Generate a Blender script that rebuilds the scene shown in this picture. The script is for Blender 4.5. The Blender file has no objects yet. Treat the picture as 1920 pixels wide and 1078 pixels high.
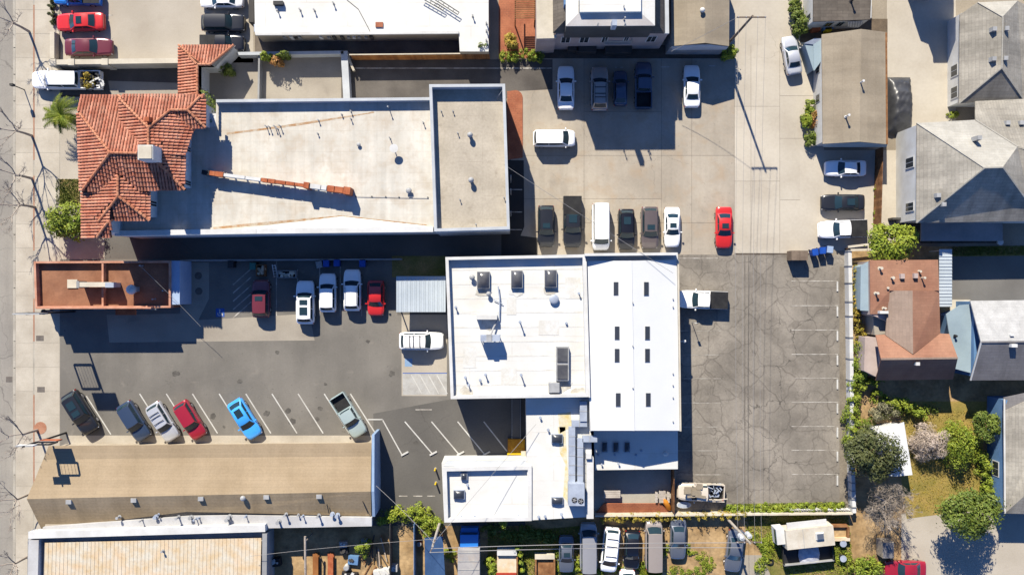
import bpy, math, random
from mathutils import Vector, Matrix
from mathutils.geometry import tessellate_polygon
random.seed(7)
SC = bpy.context.scene
COL = SC.collection

# ------------------------------------------------------------------ camera, sky, sun, exposure
CAM_H = 90.0                     # metres above the car parks, looking straight down
FPX = 1490.0                     # focal length in photograph pixels (1920 wide)
PPM = FPX / CAM_H                # photograph pixels per metre on the ground
SUN_EL = math.radians(37.3)
SUN_AZ = math.atan2(-0.333, 0.943)

cam = bpy.data.cameras.new("camera"); camo = bpy.data.objects.new("camera", cam); COL.objects.link(camo)
camo.location = (0, 0, CAM_H); camo.rotation_euler = (0, 0, 0)
cam.sensor_width = 36.0; cam.lens = 36.0 * FPX / 1920.0
cam.clip_start = 1.0; cam.clip_end = 1500.0
SC.camera = camo

w = bpy.data.worlds.new("World"); SC.world = w; w.use_nodes = True
wn = w.node_tree; wn.nodes.clear()
sky = wn.nodes.new("ShaderNodeTexSky"); sky.sky_type = 'NISHITA'; sky.sun_disc = False
sky.sun_elevation = SUN_EL; sky.sun_rotation = SUN_AZ
sky.air_density = 0.42; sky.dust_density = 0.0; sky.ozone_density = 10.0
bg = wn.nodes.new("ShaderNodeBackground"); bg.inputs[1].default_value = 0.15
wo = wn.nodes.new("ShaderNodeOutputWorld")
wn.links.new(sky.outputs[0], bg.inputs[0]); wn.links.new(bg.outputs[0], wo.inputs[0])

sun = bpy.data.lights.new("sun", 'SUN'); sun.energy = 5.0; sun.angle = math.radians(0.53); sun.color = (1.0, 0.925, 0.79)
suno = bpy.data.objects.new("sun", sun); COL.objects.link(suno)
sdir = Vector((math.sin(SUN_AZ) * math.cos(SUN_EL), math.cos(SUN_AZ) * math.cos(SUN_EL), math.sin(SUN_EL)))
suno.rotation_euler = (-sdir).to_track_quat('-Z', 'Y').to_euler()
suno.location = sdir * 200

SC.view_settings.view_transform = 'Standard'; SC.view_settings.look = 'None'
SC.view_settings.exposure = 0.96; SC.view_settings.gamma = 1.0
SC.render.engine = 'CYCLES'
SC.cycles.max_bounces = 5; SC.cycles.diffuse_bounces = 2; SC.cycles.glossy_bounces = 3
SC.cycles.use_denoising = True

# ------------------------------------------------------------------ helpers
def P(px, py, z=0.0):
    """photograph pixel + height -> point in the place (straight-down view)"""
    k = (1 - z / CAM_H) / PPM
    return Vector(((px - 960.0) * k, (539.0 - py) * k, z))

def srgb(r, g, b):
    f = lambda c: (c / 255.0 / 12.92) if c <= 10 else ((c / 255.0 + 0.055) / 1.055) ** 2.4
    return (f(r), f(g), f(b))

ORI = {}
def wloc(o):
    return ORI.get(o.name, Vector((0, 0, 0)))

def tag(o, label=None, cat=None, group=None, kind=None):
    if label: o["label"] = label
    if cat: o["category"] = cat
    if group: o["group"] = group
    if kind: o["kind"] = kind
    return o

def empty(name, loc, label=None, cat=None, group=None):
    o = bpy.data.objects.new(name, None); COL.objects.link(o)
    o.location = loc; o.empty_display_size = 0.3
    ORI[o.name] = Vector(loc)
    tag(o, label, cat, group)
    return o

class MB:
    def __init__(s):
        s.v = []; s.f = []; s.m = []
    def add(s, vs, fs, m=0):
        b = len(s.v); s.v += [tuple(v) for v in vs]
        for f in fs:
            s.f.append(tuple(i + b for i in f)); s.m.append(m)
        return s
    def box(s, c, size, rz=0.0, m=0, top=1.0):
        x, y, z = size[0] / 2, size[1] / 2, size[2] / 2
        ca, sa = math.cos(rz), math.sin(rz)
        vs = []
        for zz in (-z, z):
            t = top if zz > 0 else 1.0
            for xx, yy in ((-x, -y), (x, -y), (x, y), (-x, y)):
                xx *= t; yy *= t
                vs.append((c[0] + xx * ca - yy * sa, c[1] + xx * sa + yy * ca, c[2] + zz))
        return s.add(vs, [(3, 2, 1, 0), (4, 5, 6, 7), (0, 1, 5, 4), (1, 2, 6, 5), (2, 3, 7, 6), (3, 0, 4, 7)], m)
    def poly(s, pts, m=0, flip=False):
        pts = [Vector(p) for p in pts]
        tris = tessellate_polygon([pts])
        n = Vector((0, 0, 0))
        for i in range(len(pts)):
            a, b = pts[i], pts[(i + 1) % len(pts)]
            n += Vector(((a.y - b.y) * (a.z + b.z), (a.z - b.z) * (a.x + b.x), (a.x - b.x) * (a.y + b.y)))
        if len(pts) <= 4:
            fs = [tuple(range(len(pts)))]
        else:
            fs = [tuple(t) for t in tris]
        up = n.z >= 0
        out = []
        for f in fs:
            a, b, c = pts[f[0]], pts[f[1]], pts[f[2]]
            fn = (b - a).cross(c - a)
            g = f if (fn.z >= 0) != flip else tuple(reversed(f))
            out.append(g)
        return s.add(pts, out, m)
    def prism(s, pts, z0, z1, m=0, cap=True, bottom=False):
        """pts: xy list (any winding)"""
        area = sum(pts[i][0] * pts[(i + 1) % len(pts)][1] - pts[(i + 1) % len(pts)][0] * pts[i][1] for i in range(len(pts)))
        if area < 0: pts = list(reversed(pts))
        n = len(pts)
        vs = [(p[0], p[1], z0) for p in pts] + [(p[0], p[1], z1) for p in pts]
        s.add(vs, [(i, (i + 1) % n, (i + 1) % n + n, i + n) for i in range(n)], m)
        if cap: s.poly([(p[0], p[1], z1) for p in pts], m)
        if bottom: s.poly([(p[0], p[1], z0) for p in pts], m, flip=True)
        return s
    def slab(s, pts3, t, m=0):
        """a roof plane with thickness t below it"""
        pts3 = [Vector(p) for p in pts3]
        area = sum(pts3[i][0] * pts3[(i + 1) % len(pts3)][1] - pts3[(i + 1) % len(pts3)][0] * pts3[i][1] for i in range(len(pts3)))
        if area < 0: pts3 = list(reversed(pts3))
        n = len(pts3)
        s.poly(pts3, m)
        lo = [p - Vector((0, 0, t)) for p in pts3]
        s.poly(lo, m, flip=True)
        s.add(lo + pts3, [(i, (i + 1) % n, (i + 1) % n + n, i + n) for i in range(n)], m)
        return s
    def tube(s, pts, r, seg=6, m=0, cap=True):
        pts = [Vector(p) for p in pts]
        rs = r if isinstance(r, (list, tuple)) else [r] * len(pts)
        base = len(s.v); n = len(pts)
        for i, p in enumerate(pts):
            d = (pts[min(i + 1, n - 1)] - pts[max(i - 1, 0)])
            if d.length < 1e-6: d = Vector((0, 0, 1))
            d.normalize()
            a = d.cross(Vector((0, 0, 1)) if abs(d.z) < 0.9 else Vector((1, 0, 0))).normalized(); b = d.cross(a)
            for k in range(seg):
                t = 2 * math.pi * k / seg
                s.v.append(tuple(p + (a * math.cos(t) + b * math.sin(t)) * rs[i]))
        for i in range(n - 1):
            for k in range(seg):
                k2 = (k + 1) % seg
                s.f.append((base + i * seg + k, base + (i + 1) * seg + k, base + (i + 1) * seg + k2, base + i * seg + k2)); s.m.append(m)
        if cap:
            s.f.append(tuple(base + k for k in range(seg))); s.m.append(m)
            s.f.append(tuple(base + (n - 1) * seg + k for k in reversed(range(seg)))); s.m.append(m)
        return s
    def cyl(s, c, r, h, seg=14, m=0, r2=None):
        r2 = r if r2 is None else r2
        vs = []
        for zz, rr in ((0, r), (h, r2)):
            for k in range(seg):
                t = 2 * math.pi * k / seg
                vs.append((c[0] + rr * math.cos(t), c[1] + rr * math.sin(t), c[2] + zz))
        fs = [(k, (k + 1) % seg, (k + 1) % seg + seg, k + seg) for k in range(seg)]
        fs.append(tuple(range(seg, 2 * seg))); fs.append(tuple(reversed(range(seg))))
        return s.add(vs, fs, m)
    def dome(s, c, r, h, seg=14, rings=4, m=0):
        vs = []
        for i in range(rings):
            a = i / rings * math.pi / 2
            for k in range(seg):
                t = 2 * math.pi * k / seg
                vs.append((c[0] + r * math.cos(a) * math.cos(t), c[1] + r * math.cos(a) * math.sin(t), c[2] + h * math.sin(a)))
        vs.append((c[0], c[1], c[2] + h))
        fs = []
        for i in range(rings - 1):
            for k in range(seg):
                k2 = (k + 1) % seg
                fs.append((i * seg + k, i * seg + k2, (i + 1) * seg + k2, (i + 1) * seg + k))
        for k in range(seg):
            fs.append(((rings - 1) * seg + k, (rings - 1) * seg + (k + 1) % seg, rings * seg))
        return s.add(vs, fs, m)
    def mesh(s, name, mats, off=Vector((0, 0, 0)), smooth=False):
        me = bpy.data.meshes.new(name)
        me.from_pydata([(v[0] - off.x, v[1] - off.y, v[2] - off.z) for v in s.v], [], s.f)
        mats = mats if isinstance(mats, (list, tuple)) else [mats]
        for mm in mats: me.materials.append(mm)
        if len(mats) > 1: me.polygons.foreach_set("material_index", s.m)
        if smooth: me.polygons.foreach_set("use_smooth", [True] * len(me.polygons))
        me.update()
        return me
    def build(s, name, mats, parent=None, smooth=False, label=None, cat=None, group=None, kind=None, loc=None):
        """loc: own origin (world); default parent's origin, or the mesh centre at its lowest point"""
        if parent is not None:
            off = wloc(parent)
        else:
            if loc is None:
                xs = [v[0] for v in s.v]; ys = [v[1] for v in s.v]; zs = [v[2] for v in s.v]
                loc = Vector(((min(xs) + max(xs)) / 2, (min(ys) + max(ys)) / 2, min(zs)))
            off = Vector(loc)
        o = bpy.data.objects.new(name, s.mesh(name, mats, off, smooth)); COL.objects.link(o)
        if parent is not None: o.parent = parent
        else: o.location = off
        ORI[o.name] = off
        tag(o, label, cat, group, kind)
        return o

def smooth_by_angle(me, ang=40):
    me.polygons.foreach_set("use_smooth", [True] * len(me.polygons))
    try: me.set_sharp_from_angle(angle=math.radians(ang))
    except Exception: pass

# ------------------------------------------------------------------ materials
class NT:
    def __init__(s, m):
        s.t = m.node_tree
    def n(s, typ, **kw):
        nd = s.t.nodes.new(typ)
        for k, v in kw.items():
            if k.startswith("i_"):
                key = k[2:]
                key = int(key) if key.isdigit() else key.replace("_", " ")
                inp = nd.inputs[key]
                if hasattr(v, "links") or hasattr(v, "is_linked"): s.t.links.new(v, inp)
                else: inp.default_value = v
            else: setattr(nd, k, v)
        return nd
    def pos(s):
        return s.n("ShaderNodeNewGeometry").outputs["Position"]
    def noise(s, vec, scale, detail=4.0, rough=0.55, dist=0.0):
        nd = s.n("ShaderNodeTexNoise"); s.t.links.new(vec, nd.inputs["Vector"])
        nd.inputs["Scale"].default_value = scale; nd.inputs["Detail"].default_value = detail
        nd.inputs["Roughness"].default_value = rough; nd.inputs["Distortion"].default_value = dist
        return nd.outputs[0]
    def rng(s, v, a, b, c=0.0, d=1.0):
        nd = s.n("ShaderNodeMapRange"); s.t.links.new(v, nd.inputs[0])
        for i, x in enumerate((a, b, c, d)): nd.inputs[i + 1].default_value = x
        return nd.outputs[0]
    def mix(s, f, a, b, blend='MIX'):
        nd = s.n("ShaderNodeMix", data_type='RGBA', blend_type=blend)
        for i, x in ((0, f), (6, a), (7, b)):
            if hasattr(x, "is_linked"): s.t.links.new(x, nd.inputs[i])
            elif i == 0: nd.inputs[0].default_value = x
            else: nd.inputs[i].default_value = (x[0], x[1], x[2], 1)
        return nd.outputs[2]
    def math(s, op, a, b=0.0):
        nd = s.n("ShaderNodeMath", operation=op)
        for i, x in enumerate((a, b)):
            if hasattr(x, "is_linked"): s.t.links.new(x, nd.inputs[i])
            else: nd.inputs[i].default_value = x
        return nd.outputs[0]
    def mapping(s, vec, scale=(1, 1, 1), rot=(0, 0, 0), loc=(0, 0, 0)):
        nd = s.n("ShaderNodeMapping"); s.t.links.new(vec, nd.inputs[0])
        nd.inputs["Scale"].default_value = scale; nd.inputs["Rotation"].default_value = rot; nd.inputs["Location"].default_value = loc
        return nd.outputs[0]

MATS = {}
def M(name, c, c2=None, scale=0.5, rough=0.85, fine=0.12, fscale=6.0, bump=0.0, metal=0.0, spec=0.3, coat=0.0, extra=None, lo=0.35, hi=0.65, alpha=None, trans=0.0):
    """base colour c drifting to c2 with a large noise, grain of strength fine"""
    if name in MATS: return MATS[name]
    m = bpy.data.materials.new(name); m.use_nodes = True
    nt = NT(m); b = m.node_tree.nodes["Principled BSDF"]
    pos = nt.pos()
    col = None
    if c2 is not None:
        f = nt.rng(nt.noise(pos, scale, 5), lo, hi)
        col = nt.mix(f, c, c2)
    if fine:
        g = nt.rng(nt.noise(pos, fscale, 4, 0.65), 0.25, 0.75, 1 - fine, 1 + fine)
        base = col if col is not None else c
        gr = nt.n("ShaderNodeCombineColor")
        for i in range(3): nt.t.links.new(g, gr.inputs[i])
        col = nt.mix(1.0, base, gr.outputs[0], 'MULTIPLY')
    if extra is not None:
        col = extra(nt, pos, col if col is not None else c)
    if col is None: b.inputs["Base Color"].default_value = (*c, 1)
    else: nt.t.links.new(col, b.inputs["Base Color"])
    b.inputs["Roughness"].default_value = rough; b.inputs["Metallic"].default_value = metal
    b.inputs["Specular IOR Level"].default_value = spec
    if coat: b.inputs["Coat Weight"].default_value = coat; b.inputs["Coat Roughness"].default_value = 0.06
    if bump:
        bn = nt.n("ShaderNodeBump"); bn.inputs["Strength"].default_value = bump; bn.inputs["Distance"].default_value = 0.02
        nt.t.links.new(nt.noise(pos, fscale * 2, 4, 0.6), bn.inputs["Height"]); nt.t.links.new(bn.outputs[0], b.inputs["Normal"])
    MATS[name] = m
    return m

def ex_cracks(scale=0.35, width=0.018, dark=0.45, dist=1.2, cover=(0.40, 0.55), cscale=0.06):
    def f(nt, pos, col):
        d = nt.n("ShaderNodeVectorMath", operation='MULTIPLY_ADD')
        nz = nt.n("ShaderNodeTexNoise"); nt.t.links.new(pos, nz.inputs["Vector"]); nz.inputs["Scale"].default_value = 0.9; nz.inputs["Detail"].default_value = 5
        sub = nt.n("ShaderNodeVectorMath", operation='SUBTRACT'); nt.t.links.new(nz.outputs[1], sub.inputs[0]); sub.inputs[1].default_value = (0.5, 0.5, 0.5)
        nt.t.links.new(sub.outputs[0], d.inputs[0]); d.inputs[1].default_value = (dist, dist, 0); nt.t.links.new(pos, d.inputs[2])
        out = col
        for sc, wd, k in ((scale, width, dark), (scale * 2.3, width * 1.1, dark * 0.7)):
            vo = nt.n("ShaderNodeTexVoronoi", feature='DISTANCE_TO_EDGE', voronoi_dimensions='2D')
            nt.t.links.new(d.outputs[0], vo.inputs["Vector"]); vo.inputs["Scale"].default_value = sc
            line = nt.rng(vo.outputs["Distance"], wd * 0.25, wd, 1, 0)
            cov = nt.rng(nt.noise(pos, cscale if k == dark else cscale * 2.5, 2), cover[0], cover[1])
            fac = nt.math('MULTIPLY', nt.math('MULTIPLY', line, cov), k)
            out = nt.mix(fac, out, (0.03, 0.027, 0.024))
        return out
    return f

def ex_stains(scale=0.35, dark=0.35, col=(0.05, 0.045, 0.04), lo=0.58, hi=0.75, second=None):
    def f(nt, pos, c):
        fac = nt.math('MULTIPLY', nt.rng(nt.noise(pos, scale, 6, 0.6, 0.4), lo, hi), dark)
        out = nt.mix(fac, c, col)
        return second(nt, pos, out) if second else out
    return f

def ex_shingle(rot=0.0, course=0.30, width=0.9, contrast=0.25, streak=0.25):
    def f(nt, pos, c):
        v = nt.mapping(pos, rot=(0, 0, rot))
        br = nt.n("ShaderNodeTexBrick"); nt.t.links.new(v, br.inputs["Vector"])
        br.inputs["Scale"].default_value = 1.0; br.inputs["Brick Width"].default_value = width; br.inputs["Row Height"].default_value = course
        br.inputs["Mortar Size"].default_value = 0.02; br.inputs["Mortar Smooth"].default_value = 0.4
        k = contrast
        br.inputs["Color1"].default_value = (1 + k * 0.5, 1 + k * 0.5, 1 + k * 0.5, 1); br.inputs["Color2"].default_value = (1 - k * 0.5,) * 3 + (1,)
        br.inputs["Mortar"].default_value = (1 - k * 1.3,) * 3 + (1,)
        out = nt.mix(1.0, c, br.outputs[0], 'MULTIPLY')
        st = nt.rng(nt.noise(nt.mapping(v, scale=(0.9, 0.10, 0.1)), 1.0, 4), 0.35, 0.7, 1 + streak * 0.4, 1 - streak)
        g = nt.n("ShaderNodeCombineColor")
        for i in range(3): nt.t.links.new(st, g.inputs[i])
        return nt.mix(1.0, out, g.outputs[0], 'MULTIPLY')
    return f

def ex_seams(w=3.0, h=1.0, rot=0.0, dark=0.3, size=0.03, mscale=0.5, tone=(0.35, 0.3, 0.24)):
    def f(nt, pos, c):
        v = nt.mapping(pos, rot=(0, 0, rot))
        br = nt.n("ShaderNodeTexBrick"); nt.t.links.new(v, br.inputs["Vector"])
        br.inputs["Scale"].default_value = 1.0; br.inputs["Brick Width"].default_value = w; br.inputs["Row Height"].default_value = h
        br.inputs["Mortar Size"].default_value = size; br.inputs["Mortar Smooth"].default_value = 0.6
        fac = nt.math('MULTIPLY', nt.math('MULTIPLY', br.outputs["Fac"], dark), nt.rng(nt.noise(pos, mscale, 4), 0.35, 0.65))
        return nt.mix(fac, c, tone)
    return f

def chain(*fs):
    def f(nt, pos, c):
        for g in fs: c = g(nt, pos, c)
        return c
    return f

def A(r, g, b, k=1.0, raw=False):
    """real albedo of a level surface that shows as sRGB (r, g, b) in full sun"""
    mx, mn = max(r, g, b), min(r, g, b)
    if mx - mn < 72 and r >= b and not raw:
        l = 0.3 * r + 0.55 * g + 0.15 * b; q = 0.36
        r, g, b = r + (l - r) * q, g + (l - g) * q, b + (l - b) * q
    c = srgb(r, g, b)
    return (min(c[0] / (1.795 * k), 0.86), min(c[1] / (1.75 * k), 0.86), min(c[2] / (1.737 * k), 0.86))

def ex_orand(k=0.06):
    def f(nt, pos, c):
        oi = nt.n("ShaderNodeObjectInfo")
        v = nt.rng(oi.outputs["Random"], 0, 1, 1 - k, 1 + k)
        g = nt.n("ShaderNodeCombineColor")
        for i in range(3): nt.t.links.new(v, g.inputs[i])
        return nt.mix(1.0, c, g.outputs[0], 'MULTIPLY')
    return f

def ex_ylines(period=8.3, amp=0.12, rot=0.0):
    """soft tyre / paving-lane bands"""
    def f(nt, pos, c):
        v = nt.mapping(pos, scale=(1 / period, 0.03, 0.03), rot=(0, 0, rot))
        g = nt.rng(nt.noise(v, 3.0, 3, 0.5), 0.3, 0.7, 1 - amp, 1 + amp)
        cc = nt.n("ShaderNodeCombineColor")
        for i in range(3): nt.t.links.new(g, cc.inputs[i])
        return nt.mix(1.0, c, cc.outputs[0], 'MULTIPLY')
    return f

def ex_block(scale=0.40, width=0.05, dark=0.5, dist=0.7, tone=(0.075, 0.064, 0.054), cover=(0.3, 0.6)):
    """blocky shrinkage cracks: edges of square-metric cells"""
    def f(nt, pos, c):
        nz = nt.n("ShaderNodeTexNoise"); nt.t.links.new(pos, nz.inputs["Vector"]); nz.inputs["Scale"].default_value = 0.8; nz.inputs["Detail"].default_value = 5
        s_ = nt.n("ShaderNodeVectorMath", operation='SUBTRACT'); nt.t.links.new(nz.outputs[1], s_.inputs[0]); s_.inputs[1].default_value = (0.5, 0.5, 0.5)
        d = nt.n("ShaderNodeVectorMath", operation='MULTIPLY_ADD'); nt.t.links.new(s_.outputs[0], d.inputs[0]); d.inputs[1].default_value = (dist, dist, 0); nt.t.links.new(pos, d.inputs[2])
        o = []
        for ft in ('F1', 'F2'):
            v = nt.n("ShaderNodeTexVoronoi", feature=ft, voronoi_dimensions='2D', distance='CHEBYCHEV'); nt.t.links.new(d.outputs[0], v.inputs["Vector"]); v.inputs["Scale"].default_value = scale; o.append(v.outputs["Distance"])
        line = nt.rng(nt.math('SUBTRACT', o[1], o[0]), width * 0.2, width, 1, 0)
        cov = nt.rng(nt.noise(pos, 0.25, 3), cover[0], cover[1], 0.35, 1.0)
        return nt.mix(nt.math('MULTIPLY', nt.math('MULTIPLY', line, cov), dark), c, tone)
    return f

m_ground = M("ground", A(196, 174, 142), A(168, 146, 116), 0.15, fine=0.15)
m_road = M("road_asphalt", A(186, 172, 152), A(165, 153, 138), 0.12, fine=0.10, extra=chain(ex_ylines(2.5, 0.08), ex_cracks(0.12, 0.012, 0.35)))
m_walk = M("sidewalk_concrete", A(228, 209, 180), A(206, 186, 157), 0.35, fine=0.08, extra=chain(ex_orand(0.05), ex_stains(0.5, 0.22, (0.2, 0.16, 0.12), 0.55, 0.8)))
m_kerb = M("kerb_concrete", A(215, 200, 175), A(190, 175, 152), 0.6, fine=0.1)
m_lot = M("lot_concrete", A(213, 192, 163), A(188, 168, 141), 0.13, fine=0.07, fscale=3.0, extra=chain(ex_orand(0.05), ex_stains(0.28, 0.45, (0.13, 0.11, 0.09), 0.57, 0.78), ex_ylines(2.2, 0.05, 0.3), ex_stains(0.5, 0.5, (0.30, 0.22, 0.14), 0.50, 0.7), ex_stains(1.9, 0.4, (0.08, 0.065, 0.05), 0.62, 0.76), ex_cracks(0.13, 0.005, 0.38, 1.6, (0.45, 0.65))))
m_alley = M("alley_concrete", A(232, 213, 184), A(214, 194, 165), 0.15, fine=0.06, fscale=3.0, extra=chain(ex_orand(0.04), ex_stains(0.3, 0.25, (0.25, 0.2, 0.15), 0.55, 0.8), ex_cracks(0.11, 0.004, 0.3, 1.6, (0.48, 0.65))))
m_tanlot = M("beige_concrete", A(218, 198, 170), A(203, 183, 154), 0.2, fine=0.06, extra=chain(ex_stains(0.35, 0.2, (0.2, 0.16, 0.12)), ex_stains(1.4, 0.2, (0.16, 0.13, 0.1), 0.62, 0.75)))
m_wlot = M("west_asphalt", A(152, 141, 126), A(130, 121, 109), 0.10, fine=0.07, fscale=5, extra=chain(ex_stains(0.22, 0.30, (0.06, 0.055, 0.05), 0.52, 0.75), ex_stains(0.9, 0.25, (0.26, 0.23, 0.19), 0.6, 0.75), ex_stains(2.6, 0.45, (0.03, 0.028, 0.025), 0.63, 0.74), ex_ylines(6.0, 0.07, 1.5708), ex_cracks(0.16, 0.004, 0.3, 1.6, (0.5, 0.65))))
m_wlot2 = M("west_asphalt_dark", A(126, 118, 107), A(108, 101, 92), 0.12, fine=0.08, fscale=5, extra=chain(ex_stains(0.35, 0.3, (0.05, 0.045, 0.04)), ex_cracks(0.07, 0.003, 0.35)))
m_pad = M("pad_concrete", A(198, 180, 154), A(180, 162, 138), 0.25, fine=0.07, extra=ex_stains(0.5, 0.3, (0.14, 0.12, 0.1)))
m_elot = M("cracked_asphalt", A(182, 165, 143), A(150, 136, 118), 0.16, fine=0.14, fscale=4, extra=chain(ex_ylines(3.0, 0.07), ex_stains(0.3, 0.5, (0.07, 0.06, 0.05), 0.46, 0.70), ex_stains(1.3, 0.28, (0.3, 0.26, 0.21), 0.58, 0.72), ex_stains(3.0, 0.3, (0.06, 0.05, 0.045), 0.58, 0.72), ex_block(0.36, 0.06, 0.55, 0.9), ex_block(0.75, 0.07, 0.32, 0.8, (0.09, 0.078, 0.066), (0.45, 0.7)), ex_cracks(0.22, 0.014, 0.6, 2.2, (0.45, 0.6), 0.09)))
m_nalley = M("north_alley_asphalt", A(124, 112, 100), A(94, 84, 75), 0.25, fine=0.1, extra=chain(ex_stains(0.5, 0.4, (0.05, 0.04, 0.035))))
m_greypad = M("grey_pad", A(140, 132, 122), A(124, 116, 107), 0.2, fine=0.06, extra=ex_stains(0.3, 0.25, (0.08, 0.07, 0.06)))
m_dirt = M("yard_dirt", A(216, 180, 132), A(172, 138, 94), 0.5, fine=0.25, fscale=3, extra=ex_stains(0.9, 0.5, (0.1, 0.075, 0.045), 0.5, 0.7))
m_lawn_dry = M("dry_lawn", A(188, 158, 88), A(150, 136, 66), 0.6, fine=0.3, fscale=5, extra=ex_stains(0.5, 0.3, (0.16, 0.15, 0.03), 0.5, 0.7))
m_lawn = M("green_lawn", A(120, 122, 48), A(176, 150, 98), 0.35, fine=0.35, fscale=6)
m_gravel = M("brown_gravel", A(164, 144, 116), A(134, 116, 92), 0.5, fine=0.25, fscale=6)
m_paint = M("white_paint", A(238, 232, 220), A(215, 205, 190), 0.7, fine=0.12, fscale=5)
m_paint_old = M("worn_paint", A(226, 214, 196), A(176, 160, 140), 1.1, fine=0.2, fscale=5, lo=0.4, hi=0.6)
m_bluepaint = M("blue_paint", A(70, 110, 190), fine=0.15)
m_redline = M("brick_edging", A(205, 150, 120), A(188, 130, 100), 1.0, fine=0.15)
m_stop = M("wheel_stop_concrete", A(245, 240, 230), A(220, 212, 200), 1.0, fine=0.1)
m_brickred = M("brick_paving", A(200, 125, 90), A(172, 98, 68), 0.6, fine=0.2, extra=ex_seams(0.4, 0.2, 0, 0.6, 0.03, 0.5, (0.12, 0.06, 0.04)))

def sheet(name, pts, z, mat, parent=None, kind="structure", label=None, cat=None):
    """flat sheet from photograph pixels; 4 mm steps by z"""
    b = MB(); b.poly([P(x, y, 0).to_2d().to_3d() + Vector((0, 0, z)) for x, y in pts])
    o = b.build(name, mat, parent)
    if parent is None: tag(o, label, cat, None, kind)
    return o

def R(x0, y0, x1, y1):
    return [(x0, y0), (x1, y0), (x1, y1), (x0, y1)]

# ---- ground in general
g = MB(); g.poly([(-400, -400, -0.14), (400, -400, -0.14), (400, 400, -0.14), (-400, 400, -0.14)]); g.build("ground", m_ground, kind="structure")
sheet("road", R(-1200, -1500, 25, 2600), -0.13, m_road)
# raised block of land east of the street
g = MB(); g.prism([P(x, y).to_2d() for x, y in R(29, -1500, 3200, 2600)], -0.13, 0.0); g.build("terrain", m_ground, kind="structure")
kb = empty("kerb", P(27, 539)); tag(kb, kind="structure")
yy = -60
while yy < 1140:
    b = MB(); p0 = P(24.5, yy + 0.4); p1 = P(28.9, yy + 49.6)
    b.box(((p0.x + p1.x) / 2, (p0.y + p1.y) / 2, -0.06), (abs(p1.x - p0.x), abs(p1.y - p0.y), 0.145), 0, 0, 0.985); b.build("kerb_stone", m_kerb, kb)
    yy += 50
# ---- sidewalk of slabs
sw = sheet("sidewalk", R(29, -80, 113, 1160), 0.004, m_kerb)
def slabs(parent, xs, ys, mat, z=0.004, h=0.012, name="slab", gap=0.25):
    for i in range(len(xs) - 1):
        for j in range(len(ys) - 1):
            p0 = P(xs[i] + gap, ys[j] + gap); p1 = P(xs[i + 1] - gap, ys[j + 1] - gap)
            b = MB(); b.box(((p0.x + p1.x) / 2, (p0.y + p1.y) / 2, z + h / 2), (abs(p1.x - p0.x), abs(p1.y - p0.y), h))
            b.build(name, mat, parent)
ysl = [-70 + 44.6 * i for i in range(28)]
slabs(sw, [29.5, 62.5], ysl, m_walk)
slabs(sw, [65, 112], ysl, m_walk)
b = MB()
for y0, y1 in ((10, 300), (330, 470), (560, 640), (740, 925)):
    p0 = P(62.7, y0); p1 = P(64.8, y1); b = MB()
    b.box(((p0.x + p1.x) / 2, (p0.y + p1.y) / 2, 0.012), (p1.x - p0.x, p0.y - p1.y, 0.012)); b.build("brick_edging", m_redline, sw)
for x, y in ((75, 634), (77, 730)):
    c = P(x, y); b = MB(); b.box((c.x, c.y, 0.02), (0.85, 0.6, 0.02)); b.build("utility_cover", M("cover_iron", A(140, 125, 112), A(120, 106, 95), 3, fine=0.2), sw)
c = P(17, 711, -0.12); b = MB(); b.box((c.x, c.y, -0.12), (0.7, 0.6, 0.02)); b.build("drain_grate", MATS["cover_iron"], bpy.data.objects["road"])
c = P(76, 802); b = MB(); b.cyl((c.x, c.y, 0.012), 0.7, 0.02, 20); b.build("tree_well", MATS["brick_edging"], sw)

# ---- car parks
Z1, Z2, Z3, Z4, Z5 = 0.004, 0.008, 0.012, 0.016, 0.020
nw = sheet("beige_parking_lot", R(94, -60, 475, 118), Z1, m_tanlot)
for y in (28, 72):
    sheet("parking_line", R(190, y, 212, y + 2.2), Z2, m_paint_old, nw)
sheet("side_driveway", R(113, 118, 340, 182), Z1, m_nalley)
sheet("driveway_apron", [(203, 152), (334, 156), (334, 182), (208, 182)], Z2, m_pad, bpy.data.objects["side_driveway"])
sheet("courtyard_paving", R(384, 100, 655, 195), Z1, m_pad)
sheet("front_garden_paving", R(113, 180, 230, 492), Z1, m_tanlot)
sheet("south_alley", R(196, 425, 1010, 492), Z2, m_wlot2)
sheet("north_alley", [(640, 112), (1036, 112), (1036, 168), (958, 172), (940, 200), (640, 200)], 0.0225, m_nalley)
sheet("white_edge_line", R(655, 127.5, 1034, 129.5), 0.0265, m_paint_old, bpy.data.objects["north_alley"])
lot = sheet("concrete_lot", R(955, 85, 1545, 478), Z1, M("joint_filler", A(120, 100, 82), A(96, 80, 66), 0.8, fine=0.2))
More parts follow.
